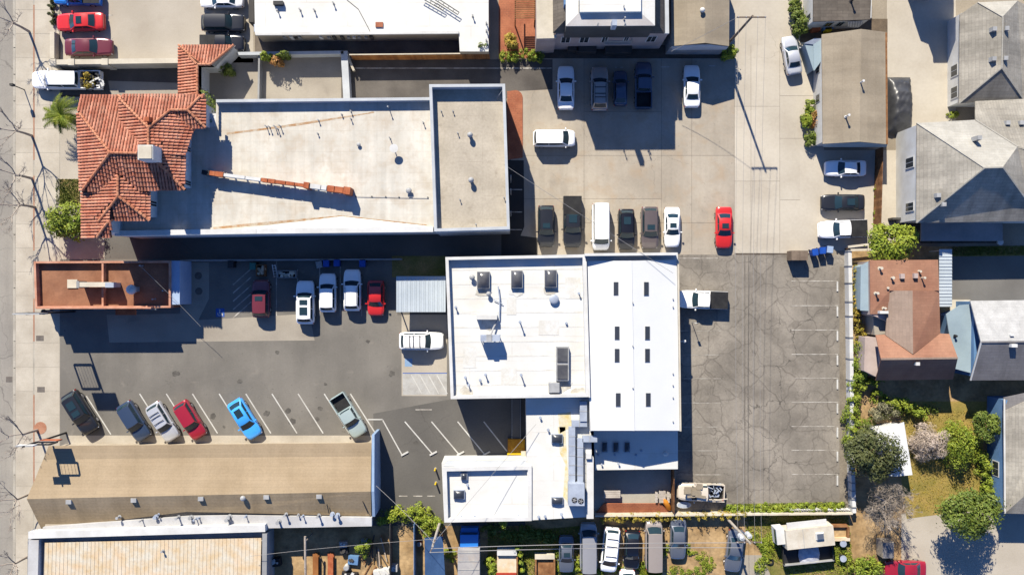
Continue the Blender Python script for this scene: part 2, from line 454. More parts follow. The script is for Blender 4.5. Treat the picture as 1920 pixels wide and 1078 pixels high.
for i, (x0, y0, x1, y1) in enumerate(((957, 110, 1095, 292), (957, 292, 1095, 373), (957, 373, 1095, 478), (1095, 110, 1240, 210), (1095, 210, 1240, 292), (1095, 292, 1240, 373),
        (1095, 373, 1240, 418), (1095, 418, 1240, 478), (1240, 110, 1297, 292), (1240, 292, 1297, 418), (1240, 418, 1297, 478), (1297, 110, 1377, 292), (1297, 292, 1377, 418), (1297, 418, 1377, 478),
        (1377, 85, 1408, 200), (1377, 200, 1408, 340), (1377, 340, 1408, 475), (1408, 85, 1462, 200), (1408, 200, 1462, 340), (1408, 340, 1462, 475), (1462, 180, 1545, 260), (1462, 260, 1545, 375), (1462, 375, 1545, 475), (1462, 85, 1545, 180))):
    p0 = P(x0 + 0.22, y0 + 0.22); p1 = P(x1 - 0.22, y1 - 0.22); b = MB()
    b.box(((p0.x + p1.x) / 2, (p0.y + p1.y) / 2, 0.012), (p1.x - p0.x, p0.y - p1.y, 0.012)); b.build("slab", m_lot if x0 < 1377 else m_alley, lot)
sheet("north_lane", R(1366, -60, 1545, 86), Z2, m_alley)
for x, y in ((1050, 127), (1108, 127.5), (1153, 127), (1240, 126), (1281, 125), (1327, 124)):
    sheet("parking_line", R(x, y - 1, x + 15, y + 1.2), 0.022, m_paint_old, lot)
for x in (1297, 1240):
    pass
sheet("house_parking", R(1500, 282, 1680, 470), 0.022, m_alley)
# brick-edged corner planter bed by the block with the recessed roof
pb = MB(); pts = [(951, 172)] + [(966 + 14 * math.sin(a), 184 - 14 * math.cos(a)) for a in [i * 0.25 for i in range(7)]] + [(980, 296), (951, 300)]
pb.prism([P(x, y).to_2d() for x, y in pts], 0, 0.10)
pb.build("brick_corner_pavement", m_brickred, kind="structure")
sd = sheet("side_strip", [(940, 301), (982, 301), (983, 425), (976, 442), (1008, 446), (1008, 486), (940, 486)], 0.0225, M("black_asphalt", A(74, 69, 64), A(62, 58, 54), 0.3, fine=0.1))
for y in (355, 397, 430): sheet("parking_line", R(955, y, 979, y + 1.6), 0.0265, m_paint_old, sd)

wl = sheet("west_parking_lot", R(112.5, 486, 985, 985), Z3, m_wlot)
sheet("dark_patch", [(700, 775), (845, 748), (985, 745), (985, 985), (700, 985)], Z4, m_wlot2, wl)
sheet("pale_pad", [(338, 492), (392, 492), (392, 560), (372, 600), (580, 588), (590, 638), (205, 642), (200, 590), (338, 588)], Z4, m_pad, wl)
sheet("concrete_edge", R(128, 816, 706, 838), 0.0205, m_walk, wl)
sheet("pale_driveway", R(753, 585, 838, 742), 0.0205, m_tanlot, wl)
sheet("loading_bay", R(755, 700, 838, 740), 0.0245, M("grey_loading_bay", A(214, 208, 198), A(190, 182, 170), 0.8, fine=0.1, extra=ex_stains(1.5, 0.3, (0.3, 0.26, 0.2), 0.5, 0.7)), wl)
for k in range(4):
    x = 770 + k * 16; sheet("hatch_line", [(x, 702), (x + 1.8, 702), (x + 21.8, 738), (x + 20, 738)], 0.0285, m_paint, wl)
sheet("bay_edge_line", R(755, 698.6, 838, 700.2), 0.0285, m_bluepaint, wl)
sheet("parking_symbol_panel", R(759, 672, 773, 687), 0.0265, M("pale_blue_paint", A(150, 180, 214), fine=.1), wl)
for (x, y, dx, dy) in [(162, 742, 46, 72)] + [(x, 738, 47, 74) for x in (262, 312, 361, 411, 461, 510, 559, 608, 657)] + [(759, 790, 54, 63), (809, 790, 53, 63), (858, 790, 52, 63), (907, 790, 44, 56), (717, 786, 36, 65)]:
    n = Vector((dy, -dx)).normalized() * 1.1
    sheet("parking_line", [(x - n.x, y - n.y), (x + n.x, y + n.y), (x + dx + n.x, y + dy + n.y), (x + dx - n.x, y + dy - n.y)], 0.026, m_paint, wl)
sheet("parking_line", R(690, 785, 718, 787.2), 0.026, m_paint, wl)
sheet("parking_line", R(779, 766.8, 810, 768.6), 0.026, m_paint_old, wl)
for x0, x1 in ((748, 764), (775, 792), (801, 816)):
    sheet("parking_line", R(x0, 928.5, x1, 930.3), 0.026, m_paint_old, wl)
for x, y0, y1 in ((518.5, 490, 592), (558, 505, 592), (599.5, 500, 592), (638, 500, 592), (678, 555, 592)):
    sheet("parking_line", R(x - 0.9, y0, x + 0.9, y1), 0.026, m_paint_old, wl)
for k in range(5):
    x, y = 437, 534 + k * 15.5
    n = (0.7, 0.7)
    sheet("hatch_line", [(x - .6, y - .8), (x + .6, y + .8), (x + 34 + .6, y - 30 + .8), (x + 34 - .6, y - 30 - .8)], 0.026, m_paint_old, wl)
for x, y in ((372, 517), (373, 546)):
    c = P(x, y); b = MB(); b.cyl((c.x, c.y, 0.012), 0.42, 0.016, 20); b.build("manhole_cover", MATS["cover_iron"], wl)
ro_ = random.Random(5)
for k, (x, y) in enumerate(((240, 775), (290, 770), (345, 775), (400, 780), (420, 800), (500, 775), (548, 790), (540, 770), (595, 785), (600, 765), (645, 800), (330, 700), (520, 660), (690, 640), (780, 830), (830, 820), (735, 700), (450, 715), (610, 720))):
    r_ = ro_.uniform(3, 8); b = MB(); b.poly([P(x + r_ * ro_.uniform(.6, 1.1) * math.cos(t * .628), y + r_ * ro_.uniform(.5, 1.0) * math.sin(t * .628)).to_2d().to_3d() + Vector((0, 0, .0205 + k * .0001)) for t in range(10)]); b.build("oil_stain", M("oil_stain", A(96, 89, 80), A(122, 113, 101), 2.2, fine=.2), wl)
# disabled parking mark
sheet("parking_symbol_panel", R(405, 578, 421, 594), 0.026, m_bluepaint, wl)
hb = MB()
c = P(412, 588)
def ring(b, c, r0, r1, z, n=16, a0=0, a1=2 * math.pi):
    for k in range(n):
        t0 = a0 + (a1 - a0) * k / n; t1 = a0 + (a1 - a0) * (k + 1) / n
        b.poly([(c.x + r0 * math.cos(t0), c.y + r0 * math.sin(t0), z), (c.x + r1 * math.cos(t0), c.y + r1 * math.sin(t0), z), (c.x + r1 * math.cos(t1), c.y + r1 * math.sin(t1), z), (c.x + r0 * math.cos(t1), c.y + r0 * math.sin(t1), z)])
ring(hb, c, 0.17, 0.26, 0.031, 14, math.radians(150), math.radians(395))
for q in (R(411, 580, 413.4, 583), R(411.2, 583.2, 413.2, 588), R(413.2, 586.5, 417, 588), R(416, 588, 418, 592)):
    hb.poly([P(x, y) + Vector((0, 0, 0.031)) for x, y in q])
hb.build("wheelchair_symbol", m_paint, wl)

el = sheet("east_parking_lot", [(1268, 474), (1377, 474), (1380, 478), (1592, 478), (1592, 952), (1268, 952)], Z3, m_elot)
sheet("gravel_margin", R(1574, 500, 1592, 945), Z4, m_gravel, el)
for y in (527, 573, 618.5, 664, 708.5, 753.5, 799, 843.5, 888.5):
    sheet("parking_line", R(1484, y - .7, 1571, y + 0.7), 0.026, m_paint_old, el)
for y in (620, 665, 709.5, 755, 800, 844.5, 889.5):
    sheet("parking_line", R(1262, y - 0.5, 1352, y + 0.4), 0.026, m_paint_old, el)
sheet("parking_line", R(1272, 483.5, 1346, 485.2), 0.026, m_paint_old, el)

m_seal = M("joint_tar", A(112, 101, 90), A(142, 129, 114), 1.2, fine=.2)
for x, w_ in ((1396.5, .9), (1403.5, .7)):
    for k in range(8): sheet("paving_joint", R(x - w_, 479 + k * 59, x + w_, 479 + (k + 1) * 59 - .3), 0.0165, m_seal, el)
# ---- houses' side
sheet("concrete_driveway", R(1663, -60, 1792, 252), Z1, m_alley)
sheet("grey_yard_pad", R(1780, 474, 2000, 566), Z2, m_greypad)
sheet("lower_driveway", [(1690, 962), (2000, 955), (2000, 1160), (1690, 1160)], Z1, m_tanlot)
sheet("dry_lawn", [(1690, 752), (1850, 752), (1840, 880), (1832, 955), (1700, 972), (1690, 900)], Z3, m_lawn_dry)
sheet("back_yard", R(1596, 462, 2000, 1000), 0.002, m_dirt)
sheet("south_yard", R(494, 958, 1692, 1170), 0.003, m_dirt)
sheet("brick_patio", R(935, -30, 1010, 112), Z2, m_brickred)
sheet("small_lawn", R(105, 336, 150, 385), Z3, m_lawn)
for p in ([(1800, 462), (2000, 460), (2000, 479), (1780, 481)], [(735, 480), (835, 480), (835, 520), (735, 520)], [(915, 1000), (1090, 985), (1090, 1100), (915, 1100)], [(1395, 960), (1590, 962), (1600, 1090), (1450, 1090)]):
    sheet("green_lawn", p, 0.029, m_lawn)
sheet("concrete_yard", [(1392, 1040), (1480, 1040), (1480, 1170), (1370, 1170)], Z4, m_pad)

# ------------------------------------------------------------------ buildings
m_wroof = M("white_membrane", A(253, 250, 242), A(246, 239, 226), 0.25, fine=0.03, rough=0.7, extra=chain(ex_seams(9.0, 2.6, 0, 0.6, 0.04, 0.5, (0.36, 0.32, 0.26)), ex_stains(0.45, 0.40, (0.50, 0.42, 0.31), 0.54, 0.78), ex_stains(1.8, 0.3, (0.40, 0.34, 0.27), 0.62, 0.78)))
m_wmetal = M("white_metal_roof", A(255, 253, 250), A(250, 248, 244), 0.3, fine=0.02, rough=0.55, extra=ex_stains(0.8, 0.12, (0.5, 0.45, 0.38), 0.62, 0.8))
m_white = M("white_paint_wall", A(248, 244, 238), A(232, 226, 216), 0.6, fine=0.05, extra=ex_stains(1.0, 0.15, (0.4, 0.34, 0.26), 0.6, 0.8))
m_cream_roof = M("cream_membrane", A(250, 238, 216), A(232, 218, 194), 0.22, fine=0.05, fscale=3, extra=chain(ex_shingle(0.0, 1.1, 1.9, 0.05, 0.10), ex_seams(1.9, 1.1, 0, 0.3, 0.04, 0.6, (0.30, 0.25, 0.19)), ex_stains(0.6, 0.5, (0.34, 0.27, 0.19), 0.47, 0.72), ex_stains(1.6, 0.35, (0.40, 0.33, 0.25), 0.52, 0.68), ex_ylines(1.6, 0.06)))
m_brown_deck = M("old_brown_deck", A(224, 203, 172), A(204, 184, 154), 0.3, fine=0.12, fscale=4, extra=chain(ex_seams(2.4, 3.1, 1.5708, 0.4, 0.03, 0.4, (0.16, 0.13, 0.09)), ex_stains(0.9, 0.4, (0.14, 0.11, 0.07), 0.56, 0.75)))
m_blue_white = M("pale_grey_coping", A(222, 224, 226), A(204, 206, 208), 0.6, fine=0.05)
m_tile = M("clay_tile", A(230, 158, 128), A(198, 116, 88), 1.1, fine=0.22, fscale=5, rough=0.85, extra=chain(ex_orand(0.20), ex_stains(1.2, 0.3, (0.50, 0.34, 0.25), 0.52, 0.72), ex_stains(0.9, 0.25, (0.12, 0.06, 0.04), 0.56, 0.72)))
m_tile_cap = M("clay_ridge_tile", A(224, 158, 122), A(196, 120, 86), 1.3, fine=0.2, fscale=6)
m_under = M("roof_underlay", (0.05, 0.022, 0.015), fine=0.2)
m_stucco = M("pale_stucco", A(236, 236, 236), A(220, 220, 220), 0.8, fine=0.06)
m_terra = M("terracotta_coping", A(232, 174, 146), A(210, 146, 116), 1.0, fine=0.15)
m_brown_roof = M("brown_gravel_roof", A(176, 124, 94), A(150, 100, 74), 0.5, fine=0.14, fscale=5, extra=ex_stains(0.7, 0.3, (0.12, 0.07, 0.05), 0.55, 0.75))
m_tan_sh = M("tan_shingle", A(190, 167, 136, raw=True), A(174, 151, 120, raw=True), 0.2, fine=0.10, fscale=5, extra=chain(ex_shingle(0.0, 0.36, 30.0, 0.07, 0.05)))
m_grey_flat = M("grey_white_flat_roof", A(226, 222, 220), A(204, 198, 194), 0.5, fine=0.06, extra=ex_stains(0.9, 0.3, (0.35, 0.3, 0.27), 0.56, 0.75))
m_rust = M("rusty_sheet", A(254, 236, 202), A(242, 212, 168), 0.9, fine=0.10, fscale=4, extra=chain(ex_stains(1.0, 0.22, (0.45, 0.27, 0.17), 0.56, 0.78), ex_stains(0.45, 0.35, (0.62, 0.46, 0.32), 0.48, 0.66), ex_stains(3.0, 0.3, (0.35, 0.24, 0.16), 0.58, 0.72)), rough=0.7)
m_grey_sh = M("grey_shingle", A(186, 172, 150), A(164, 151, 131), 0.3, fine=0.12, fscale=5, extra=ex_shingle(0.0, 0.30, 0.9, 0.18, 0.30))
m_grey_sh90 = M("grey_shingle_turned", A(194, 181, 159), A(172, 159, 139), 0.3, fine=0.12, fscale=5, extra=ex_shingle(1.5708, 0.30, 0.9, 0.18, 0.30))
m_lgrey_sh = M("light_grey_shingle", A(206, 196, 178), A(190, 180, 162), 0.4, fine=0.10, fscale=5, extra=ex_shingle(0, 0.3, 0.9, 0.10, 0.12))
m_tan_flat = M("tan_rolled_roof", A(192, 168, 132), A(174, 150, 116), 0.3, fine=0.10, fscale=5, extra=chain(ex_shingle(1.5708, 0.9, 6.0, 0.08, 0.14), ex_stains(1.0, 0.2, (0.2, 0.15, 0.1))))
m_brn_sh = M("brown_shingle", A(186, 137, 110), A(168, 118, 94), 0.3, fine=0.09, fscale=5, extra=ex_shingle(0, 0.3, 0.8, 0.10, 0.10))
m_brn_sh2 = M("faded_brown_shingle", A(184, 148, 122), A(170, 134, 110), 0.3, fine=0.09, fscale=5, extra=ex_shingle(1.5708, 0.3, 0.8, 0.10, 0.10))
m_drk_sh = M("dark_brown_shingle", A(128, 112, 94), A(110, 94, 78), 0.3, fine=0.14, fscale=5, extra=ex_shingle(0, 0.35, 1.2, 0.25, 0.2))
m_slate = M("slate_shingle", A(150, 143, 142), A(134, 127, 128), 0.4, fine=0.10, extra=ex_shingle(0, 0.3, 0.8, 0.12, 0.2))
m_speck = M("speckled_shingle", A(214, 210, 206), A(196, 192, 188), 1.2, fine=0.16, fscale=9, extra=ex_shingle(0, 0.3, 0.8, 0.08, 0.05))
m_bluegrey = M("blue_grey_roof", A(172, 190, 198), A(158, 176, 186), 0.4, fine=0.05)
m_bluewall = M("blue_wall", A(120, 160, 205), A(104, 144, 190), 0.5, fine=0.06)
m_greywall = M("grey_wall", A(180, 178, 176), A(160, 158, 156), 0.5, fine=0.07)
m_darkwall = M("dark_wall", A(96, 90, 84), A(80, 74, 68), 0.5, fine=0.1)
m_tanwall = M("tan_wall", A(214, 190, 156), A(196, 172, 140), 0.6, fine=0.08)
m_pinkwall = M("pinkish_wall", A(222, 190, 176), A(204, 172, 158), 0.6, fine=0.07)
m_wood = M("weathered_wood", A(168, 120, 78), A(128, 84, 50), 1.2, fine=0.25, fscale=4, extra=ex_orand(0.25))
m_wood_o = M("orange_wood", A(206, 140, 78), A(168, 104, 54), 1.0, fine=0.2, fscale=4, extra=ex_orand(0.2))
m_metalroof = M("ribbed_metal", A(222, 230, 236), A(210, 219, 226), 0.5, fine=0.05, rough=0.45, spec=0.5)
m_galv = M("galvanised_metal", A(204, 212, 226), A(182, 190, 206), 1.0, fine=0.08, rough=0.5, metal=0.1, spec=0.4)
m_sky = M("skylight_glass", (0.05, 0.05, 0.055), (0.09, 0.09, 0.09), 0.8, rough=0.18, fine=0.1, spec=0.6)
m_skyd = M("dark_skylight", (0.03, 0.035, 0.045), rough=0.3, fine=0.1, spec=0.5)
m_vent = M("vent_metal", A(200, 198, 196), A(176, 174, 172), 1.5, fine=0.1, rough=0.5)
m_black = M("black_metal", (0.02, 0.02, 0.022), rough=0.5, fine=0.15)
m_orange = M("orange_paint", A(206, 120, 78), A(178, 92, 56), 1.6, fine=0.22)
m_yellow = M("yellow_paint", A(250, 214, 30), A(226, 178, 30), 1.0, fine=0.12)
m_pane = M("window_pane", (0.02, 0.025, 0.03), rough=0.08, fine=0, spec=0.6)
m_cream = M("cream_wall", A(246, 226, 192), A(226, 206, 172), 0.6, fine=0.07)
m_stain = M("roof_rust_stain", A(196, 150, 104), A(226, 200, 164), 2.0, fine=0.2)

def XY(px, py, z): return P(px, py, z).to_2d()

def inset(pts, d):
    pts = [Vector(p).to_2d() if len(p) == 3 else Vector(p) for p in pts]
    area = sum(pts[i].x * pts[(i + 1) % len(pts)].y - pts[(i + 1) % len(pts)].x * pts[i].y for i in range(len(pts)))
    if area < 0: pts = pts[::-1]
    n = len(pts); out = []
    for i in range(n):
        a, b, c = pts[i - 1], pts[i], pts[(i + 1) % n]
        e1 = (b - a).normalized(); e2 = (c - b).normalized()
        n1 = Vector((-e1.y, e1.x)); n2 = Vector((-e2.y, e2.x))
        k = 1 + n1.dot(n2)
        out.append(b + (n1 + n2) * (d / max(k, 0.2)))
    return pts, out

def walls(root, px, z, mat, z0=0.0, name="wall", d=0.0):
    pts = [XY(x, y, z) for x, y in px]
    if d: pts = inset(pts, d)[1]
    b = MB(); b.prism(pts, z0, z - 0.01, cap=True); return b.build(name, mat, root)

def deck(root, px, z, mat, zp=None, d=0.0, t=0.12, name="roof"):
    """flat roof sheet; px traced at height zp (the parapet top) when given"""
    pts = [XY(x, y, zp if zp else z) for x, y in px]
    if d: pts = inset(pts, d)[1]
    b = MB(); b.prism(pts, z - t, z, bottom=True); return b.build(name, mat, root)

def parapet(root, px, z0, z1, t, mat, name="parapet"):
    o, i = inset([XY(x, y, z1) for x, y in px], t)
    b = MB(); n = len(o)
    for k in range(n):
        k2 = (k + 1) % n
        quad = [o[k], o[k2], i[k2], i[k]]
        vs = [(p.x, p.y, z0) for p in quad] + [(p.x, p.y, z1) for p in quad]
        b.add(vs, [(4, 5, 6, 7), (0, 1, 5, 4), (2, 3, 7, 6)])
    return b.build(name, mat, root)

def plane(root, pts, mat, t=0.12, name="roof", parent=None):
    b = MB(); b.slab([P(*p) for p in pts], t); return b.build(name, mat, parent or root)

def pbox(parent, x0, y0, x1, y1, z0, z1, mat, name="block", top=1.0, label=None):
    """upright box whose TOP shows at these pixels"""
    a = P(x0, y0, z1); c = P(x1, y1, z1)
    b = MB(); b.box(((a.x + c.x) / 2, (a.y + c.y) / 2, (z0 + z1) / 2), (abs(c.x - a.x), abs(c.y - a.y), z1 - z0), 0, 0, top)
    o = b.build(name, mat, parent)
    if label: o["label"] = label
    return o

def bar(parent, p, q, w, h, mat, name="beam"):
    """box beam between two 3D points"""
    p, q = Vector(p), Vector(q); d = q - p; L = d.length
    b = MB(); b.box((0, 0, 0), (L, w, h))
    rot = d.to_track_quat('X', 'Z').to_matrix(); mid = (p + q) / 2
    b.v = [tuple(rot @ Vector(v) + mid) for v in b.v]
    return b.build(name, mat, parent)

def pipe(parent, px, py, z, h=0.5, r=0.06, mat=None, cap=True, name="vent_pipe"):
    c = P(px, py, z + h); b = MB(); b.cyl((c.x, c.y, z), r, h, 8)
    if cap: b.cyl((c.x, c.y, z + h - 0.02), r * 1.7, 0.10, 8)
    b.cyl((c.x, c.y, z), r * 2.2, 0.05, 8)
    return b.build(name, mat or m_vent, parent)

def turbine(parent, px, py, z, h=0.6, r=0.28, mat=None, name="roof_vent"):
    c = P(px, py, z + h); b = MB(); b.cyl((c.x, c.y, z), r * 0.6, h * 0.55, 12); b.cyl((c.x, c.y, z + h * 0.5), r * 0.75, h * 0.15, 14, r2=r); b.dome((c.x, c.y, z + h * 0.65), r, h * 0.35, 14)
    return b.build(name, mat or m_vent, parent, smooth=False)

def skylight(parent, x0, y0, x1, y1, z, h=0.35, frame=None, glass=None, name="skylight"):
    zt = z + h; a = P(x0, y0, zt); c = P(x1, y1, zt); sx, sy = abs(c.x - a.x), abs(c.y - a.y); cx, cy = (a.x + c.x) / 2, (a.y + c.y) / 2
    b = MB(); b.box((cx, cy, z + h * 0.4), (sx, sy, h * 0.8)); o = b.build(name, frame or m_vent, parent)
    g = MB(); k = 5; sx -= 0.1; sy -= 0.1
    for i in range(k + 1):
        for j in range(k + 1):
            u, v = i / k * 2 - 1, j / k * 2 - 1
            g.v.append((cx + sx / 2 * u, cy + sy / 2 * v, z + h * 0.8 + 0.02 + h * 0.6 * (1 - u ** 4) * (1 - v ** 4)))
    for i in range(k):
        for j in range(k): g.f.append((i * (k + 1) + j, (i + 1) * (k + 1) + j, (i + 1) * (k + 1) + j + 1, i * (k + 1) + j + 1)); g.m.append(0)
    if parent.parent is None or parent.parent.parent is None: g.build("pane", glass or m_sky, o if parent.parent is None else parent, smooth=True)
    return o

def window_on(root, a, b_, t0, t1, z0, z1, name="window", fm=None, out=0.04):
    """window on the wall running a->b (xy, outside to the right of a->b)"""
    a, b_ = Vector(a), Vector(b_); d = (b_ - a); n = Vector((d.y, -d.x)).normalized()
    p0 = a + d * t0; p1 = a + d * t1; u = d.normalized()
    def qd(q0, q1, za, zb, o):
        return [(q0.x + n.x * o, q0.y + n.y * o, za), (q1.x + n.x * o, q1.y + n.y * o, za), (q1.x + n.x * o, q1.y + n.y * o, zb), (q0.x + n.x * o, q0.y + n.y * o, zb)]
    fb = MB()
    outer = qd(p0, p1, z0, z1, out); inner0 = qd(p0, p1, z0, z1, -0.02)
    fb.add(inner0 + outer, [(4, 5, 6, 7), (0, 1, 5, 4), (1, 2, 6, 5), (2, 3, 7, 6), (3, 0, 4, 7)])
    o = fb.build(name, fm or m_white, root)
    i = 0.10
    pb = MB(); mid = (p0 + p1) / 2
    for (q0, q1) in ((p0 + u * i, mid - u * .03), (mid + u * .03, p1 - u * i)):
        pb = MB(); pb.add(qd(q0, q1, z0 + i, z1 - i, out + 0.012), [(0, 1, 2, 3)]); pb.build("pane", m_pane, o)
    return o

# ================= tiled house
class HF:
    def __init__(s): s.blocks = []
    def block(s, region, planes): s.blocks.append((region, planes))
    def at(s, x, y):
        best = None
        for bi, (rg, pls) in enumerate(s.blocks):
            if not inpoly(x, y, rg): continue
            zs = [pl(x, y) for pl in pls]; zm = min(zs)
            if best is None or zm > best[0]: best = (zm, bi, zs.index(zm))
        return best
def inpoly(x, y, pg):
    c = False; n = len(pg); j = n - 1
    for i in range(n):
        xi, yi = pg[i]; xj, yj = pg[j]
        if (yi > y) != (yj > y) and x < (xj - xi) * (y - yi) / (yj - yi) + xi: c = not c
        j = i
    return c
class Pl:
    """roof plane through point (x0,y0,z0) falling with slope s toward direction d ('N','S','E','W')"""
    def __init__(s, p, d, sl): s.p = p; s.d = {'N': (0, 1), 'S': (0, -1), 'E': (1, 0), 'W': (-1, 0)}[d]; s.s = sl
    def __call__(s, x, y): return s.p[2] - s.s * ((x - s.p[0]) * s.d[0] + (y - s.p[1]) * s.d[1])

th = empty("tiled_house", P(250, 300), "pale stucco house with hipped orange clay tile roof and white chimney", "house")
roofo = None
def tiled_roof(hf, root, name="roof"):
    allp = [p for rg, _ in hf.blocks for p in rg]
    x0, x1 = min(p[0] for p in allp), max(p[0] for p in allp); y0, y1 = min(p[1] for p in allp), max(p[1] for p in allp)
    st = 0.22; nx = int((x1 - x0) / st) + 1; ny = int((y1 - y0) / st) + 1
    b = MB(); idx = {}
    def vert(i, j):
        if (i, j) in idx: return idx[(i, j)]
        r = hf.at(x0 + i * st, y0 + j * st)
        if r is None: idx[(i, j)] = None
        else:
            b.v.append((x0 + i * st, y0 + j * st, r[0] - 0.03)); idx[(i, j)] = len(b.v) - 1
        return idx[(i, j)]
    for i in range(nx):
        for j in range(ny):
            q = [vert(i, j), vert(i + 1, j), vert(i + 1, j + 1), vert(i, j + 1)]
            if None not in q: b.f.append(tuple(q)); b.m.append(0)
    ro = b.build(name, m_under, root)
    pitch, tl, ds = 0.32, 0.42, 0.06
    rows = []
    for bi, (rg, pls) in enumerate(hf.blocks):
        bx0, bx1 = min(p[0] for p in rg), max(p[0] for p in rg); by0, by1 = min(p[1] for p in rg), max(p[1] for p in rg)
        for pi, pl in enumerate(pls):
            d = pl.d; vert_run = d[0] == 0
            a0, a1 = (bx0, bx1) if vert_run else (by0, by1); r0, r1 = (by0, by1) if vert_run else (bx0, bx1)
            k = math.ceil(a0 / pitch)
            while k * pitch < a1:
                ac = k * pitch + random.uniform(-.012, .012); k += 1
                run = []; t = r0
                def flush(run):
                    if len(run) < 6: return
                    s0, s1 = run[0], run[-1]
                    sg = d[1] if vert_run else d[0]
                    up, dn = (s0, s1) if sg > 0 else (s1, s0)
                    L = abs(s1 - s0); n = max(1, round(L / tl)); mb = MB()
                    dn += sg * 0.06
                    cr = [(-1, -.02), (-.62, .62), (0, .92), (.62, .62), (1, -.02)]
                    for q in range(n):
                        ta = up + (dn - up) * q / n; tb = up + (dn - up) * (q + 1) / n
                        ring = []
                        for tt, rad, lift in ((ta, .118, .0), (tb, .150, .035)):
                            for u, v in cr:
                                if vert_run: x, y = ac + u * rad, tt
                                else: x, y = tt, ac + u * rad
                                cx, cy = (ac, tt) if vert_run else (tt, ac)
                                ring.append((x, y, pl(cx, cy) + v * rad * 0.85 + lift))
                        fs = []
                        for w_ in range(4): fs.append((w_, w_ + 1, w_ + 6, w_ + 5))
                        fs.append((9, 8, 7, 6, 5))
                        mb.add(ring, fs)
                    rows.append((L, mb))
                while t <= r1 + 1e-6:
                    x, y = (ac, t) if vert_run else (t, ac)
                    r = hf.at(x, y)
                    if r and r[1] == bi and r[2] == pi: run.append(t)
                    else:
                        flush(run); run = []
                    t += ds
                flush(run)
    rows.sort(key=lambda q: -q[0])
    cut = 250 if len(rows) > 250 else len(rows)
    for L, mb in rows[:cut]: mb.build("tile_row", m_tile, ro)
    if rows[cut:]:
        rest = MB()
        for L, mb in rows[cut:]: rest.add(mb.v, mb.f)
        rest.build("short_tiles", m_tile, ro, kind="stuff")
    return ro
def ridge_caps(hf, ro, lines, lift=0.16):
    for (ax, ay, bx, by) in lines:
        mb = MB()
        def pt(px, py):
            z = 9.0
            for _ in range(6):
                q = P(px, py, z); r = hf.at(q.x, q.y)
                if r is None: break
                z = r[0]
            q = P(px, py, z); q.z = z; return q
        p, q = pt(ax, ay), pt(bx, by); n = max(2, int((q - p).length / 0.42))
        pts = []
        for k in range(n + 1):
            m_ = p.lerp(q, k / n); r = hf.at(m_.x, m_.y)
            pts.append(Vector((m_.x, m_.y, (r[0] if r else m_.z) + lift - 0.05)))
        for k in range(n):
            mb.tube([pts[k], pts[k + 1]], [.12, .16], 8)
        mb.build("ridge_cap", m_tile_cap, ro)

ZR = 10.75; Sg = 0.37
hf = HF()
pA = P(207, 287, ZR); pB = P(285, 290, ZR)
def rg(*pp): return [tuple(XY(x, y, z)) for x, y, z in pp]
B1N, B1S = Pl(pA, 'N', Sg), Pl(pA, 'S', Sg)
hf.block(rg((148, 178, 8.45), (260, 178, 8.75), (260, 230, 9.75), (348, 235, 9.55), (348, 357, 9.35), (148, 360, 9.35)), [B1N, B1S, Pl(pA, 'W', 0.40), Pl(pB, 'E', 0.48)])
p2 = P(279, 240, ZR); p2 = Vector((p2.x, p2.y, ZR + 0.02))
hf.block(rg((222, 178, 9.35), (383, 178, 9.35), (348, 292, 9.55), (222, 292, 10.15)), [Pl(p2, 'N', Sg), Pl(p2, 'W', Sg), Pl(p2, 'E', Sg)])
zr3 = 10.05; p3 = P(320, 207, zr3); p3e = P(352, 207, zr3)
hf.block(rg((318, 178, 9.35), (387, 178, 9.35), (387, 241, 9.35), (318, 241, 9.35)), [Pl(p2, 'N', Sg), Pl(Vector((p3.x, p3.y, p2.z - Sg * (p3.y - p2.y))), 'S', Sg), Pl(Vector((p3e.x, p3e.y, p2.z - Sg * (p3.y - p2.y))), 'E', Sg)])
zr4 = 10.05; p4 = P(222, 368, zr4)
B4W = Pl(p4, 'W', 0.31)
hf.block(rg((152, 325, 8.75), (282, 325, 9.15), (282, 415, 9.05), (152, 415, 8.75)), [B4W, Pl(p4, 'E', 0.38), Pl(p4, 'S', 0.42)])
p5 = P(213, 412, 9.45)
hf.block(rg((152, 360, 8.75), (214, 360, 9.15), (214, 446, 8.75), (152, 446, 8.75)), [Pl(Vector((p4.x, p4.y, zr4 - 0.05)), 'W', 0.31), Pl(Vector((p5.x, p5.y, zr4 - 0.05 - 0.31 * (p4.x - p5.x))), 'S', 0.36)])
ro = tiled_roof(hf, th)
ridge_caps(hf, ro, [(207, 287, 258, 288), (150, 213, 207, 287), (155, 358, 207, 287), (289, 297, 347, 356), (222, 179, 279, 240), (279, 240, 320, 207), (320, 207, 352, 207), (352, 207, 383, 179), (352, 207, 386, 240), (279, 240, 279, 284), (222, 330, 222, 368), (222, 368, 186, 415), (222, 368, 281, 414), (213, 412, 183, 445)])
for px in ([(152, 180), (346, 180), (346, 355), (152, 358)], [(225, 180), (382, 180), (382, 238), (225, 238)], [(154, 330), (280, 330), (280, 412), (154, 412)], [(154, 362), (212, 362), (212, 443), (154, 443)]):
    pts = [XY(x, y, 9.05) for x, y in px]; pts = inset(pts, 0.45)[1]; b = MB(); b.prism(pts, 0, 8.5); b.build("wall", m_stucco, th)
c = P(273, 286, 12.3); ch = MB(); ch.box((c.x, c.y, 11.05), (1.5, 1.45, 2.6)); cho = ch.build("chimney", m_white, th)
ch = MB(); ch.box((c.x, c.y, 12.4), (1.3, 1.25, 0.1)); ch.build("chimney_cap", m_cream, cho)
c = P(277, 224, 11.05); b = MB(); b.box((c.x, c.y, 10.75), (.5, .6, .9), 0, 0, .7); b.build("roof_vent", m_orange, th)
def side(px, zt, i, j):
    pts = inset([XY(x, y, 9.05) for x, y in px], 0.45)[1]; return pts[i], pts[j]
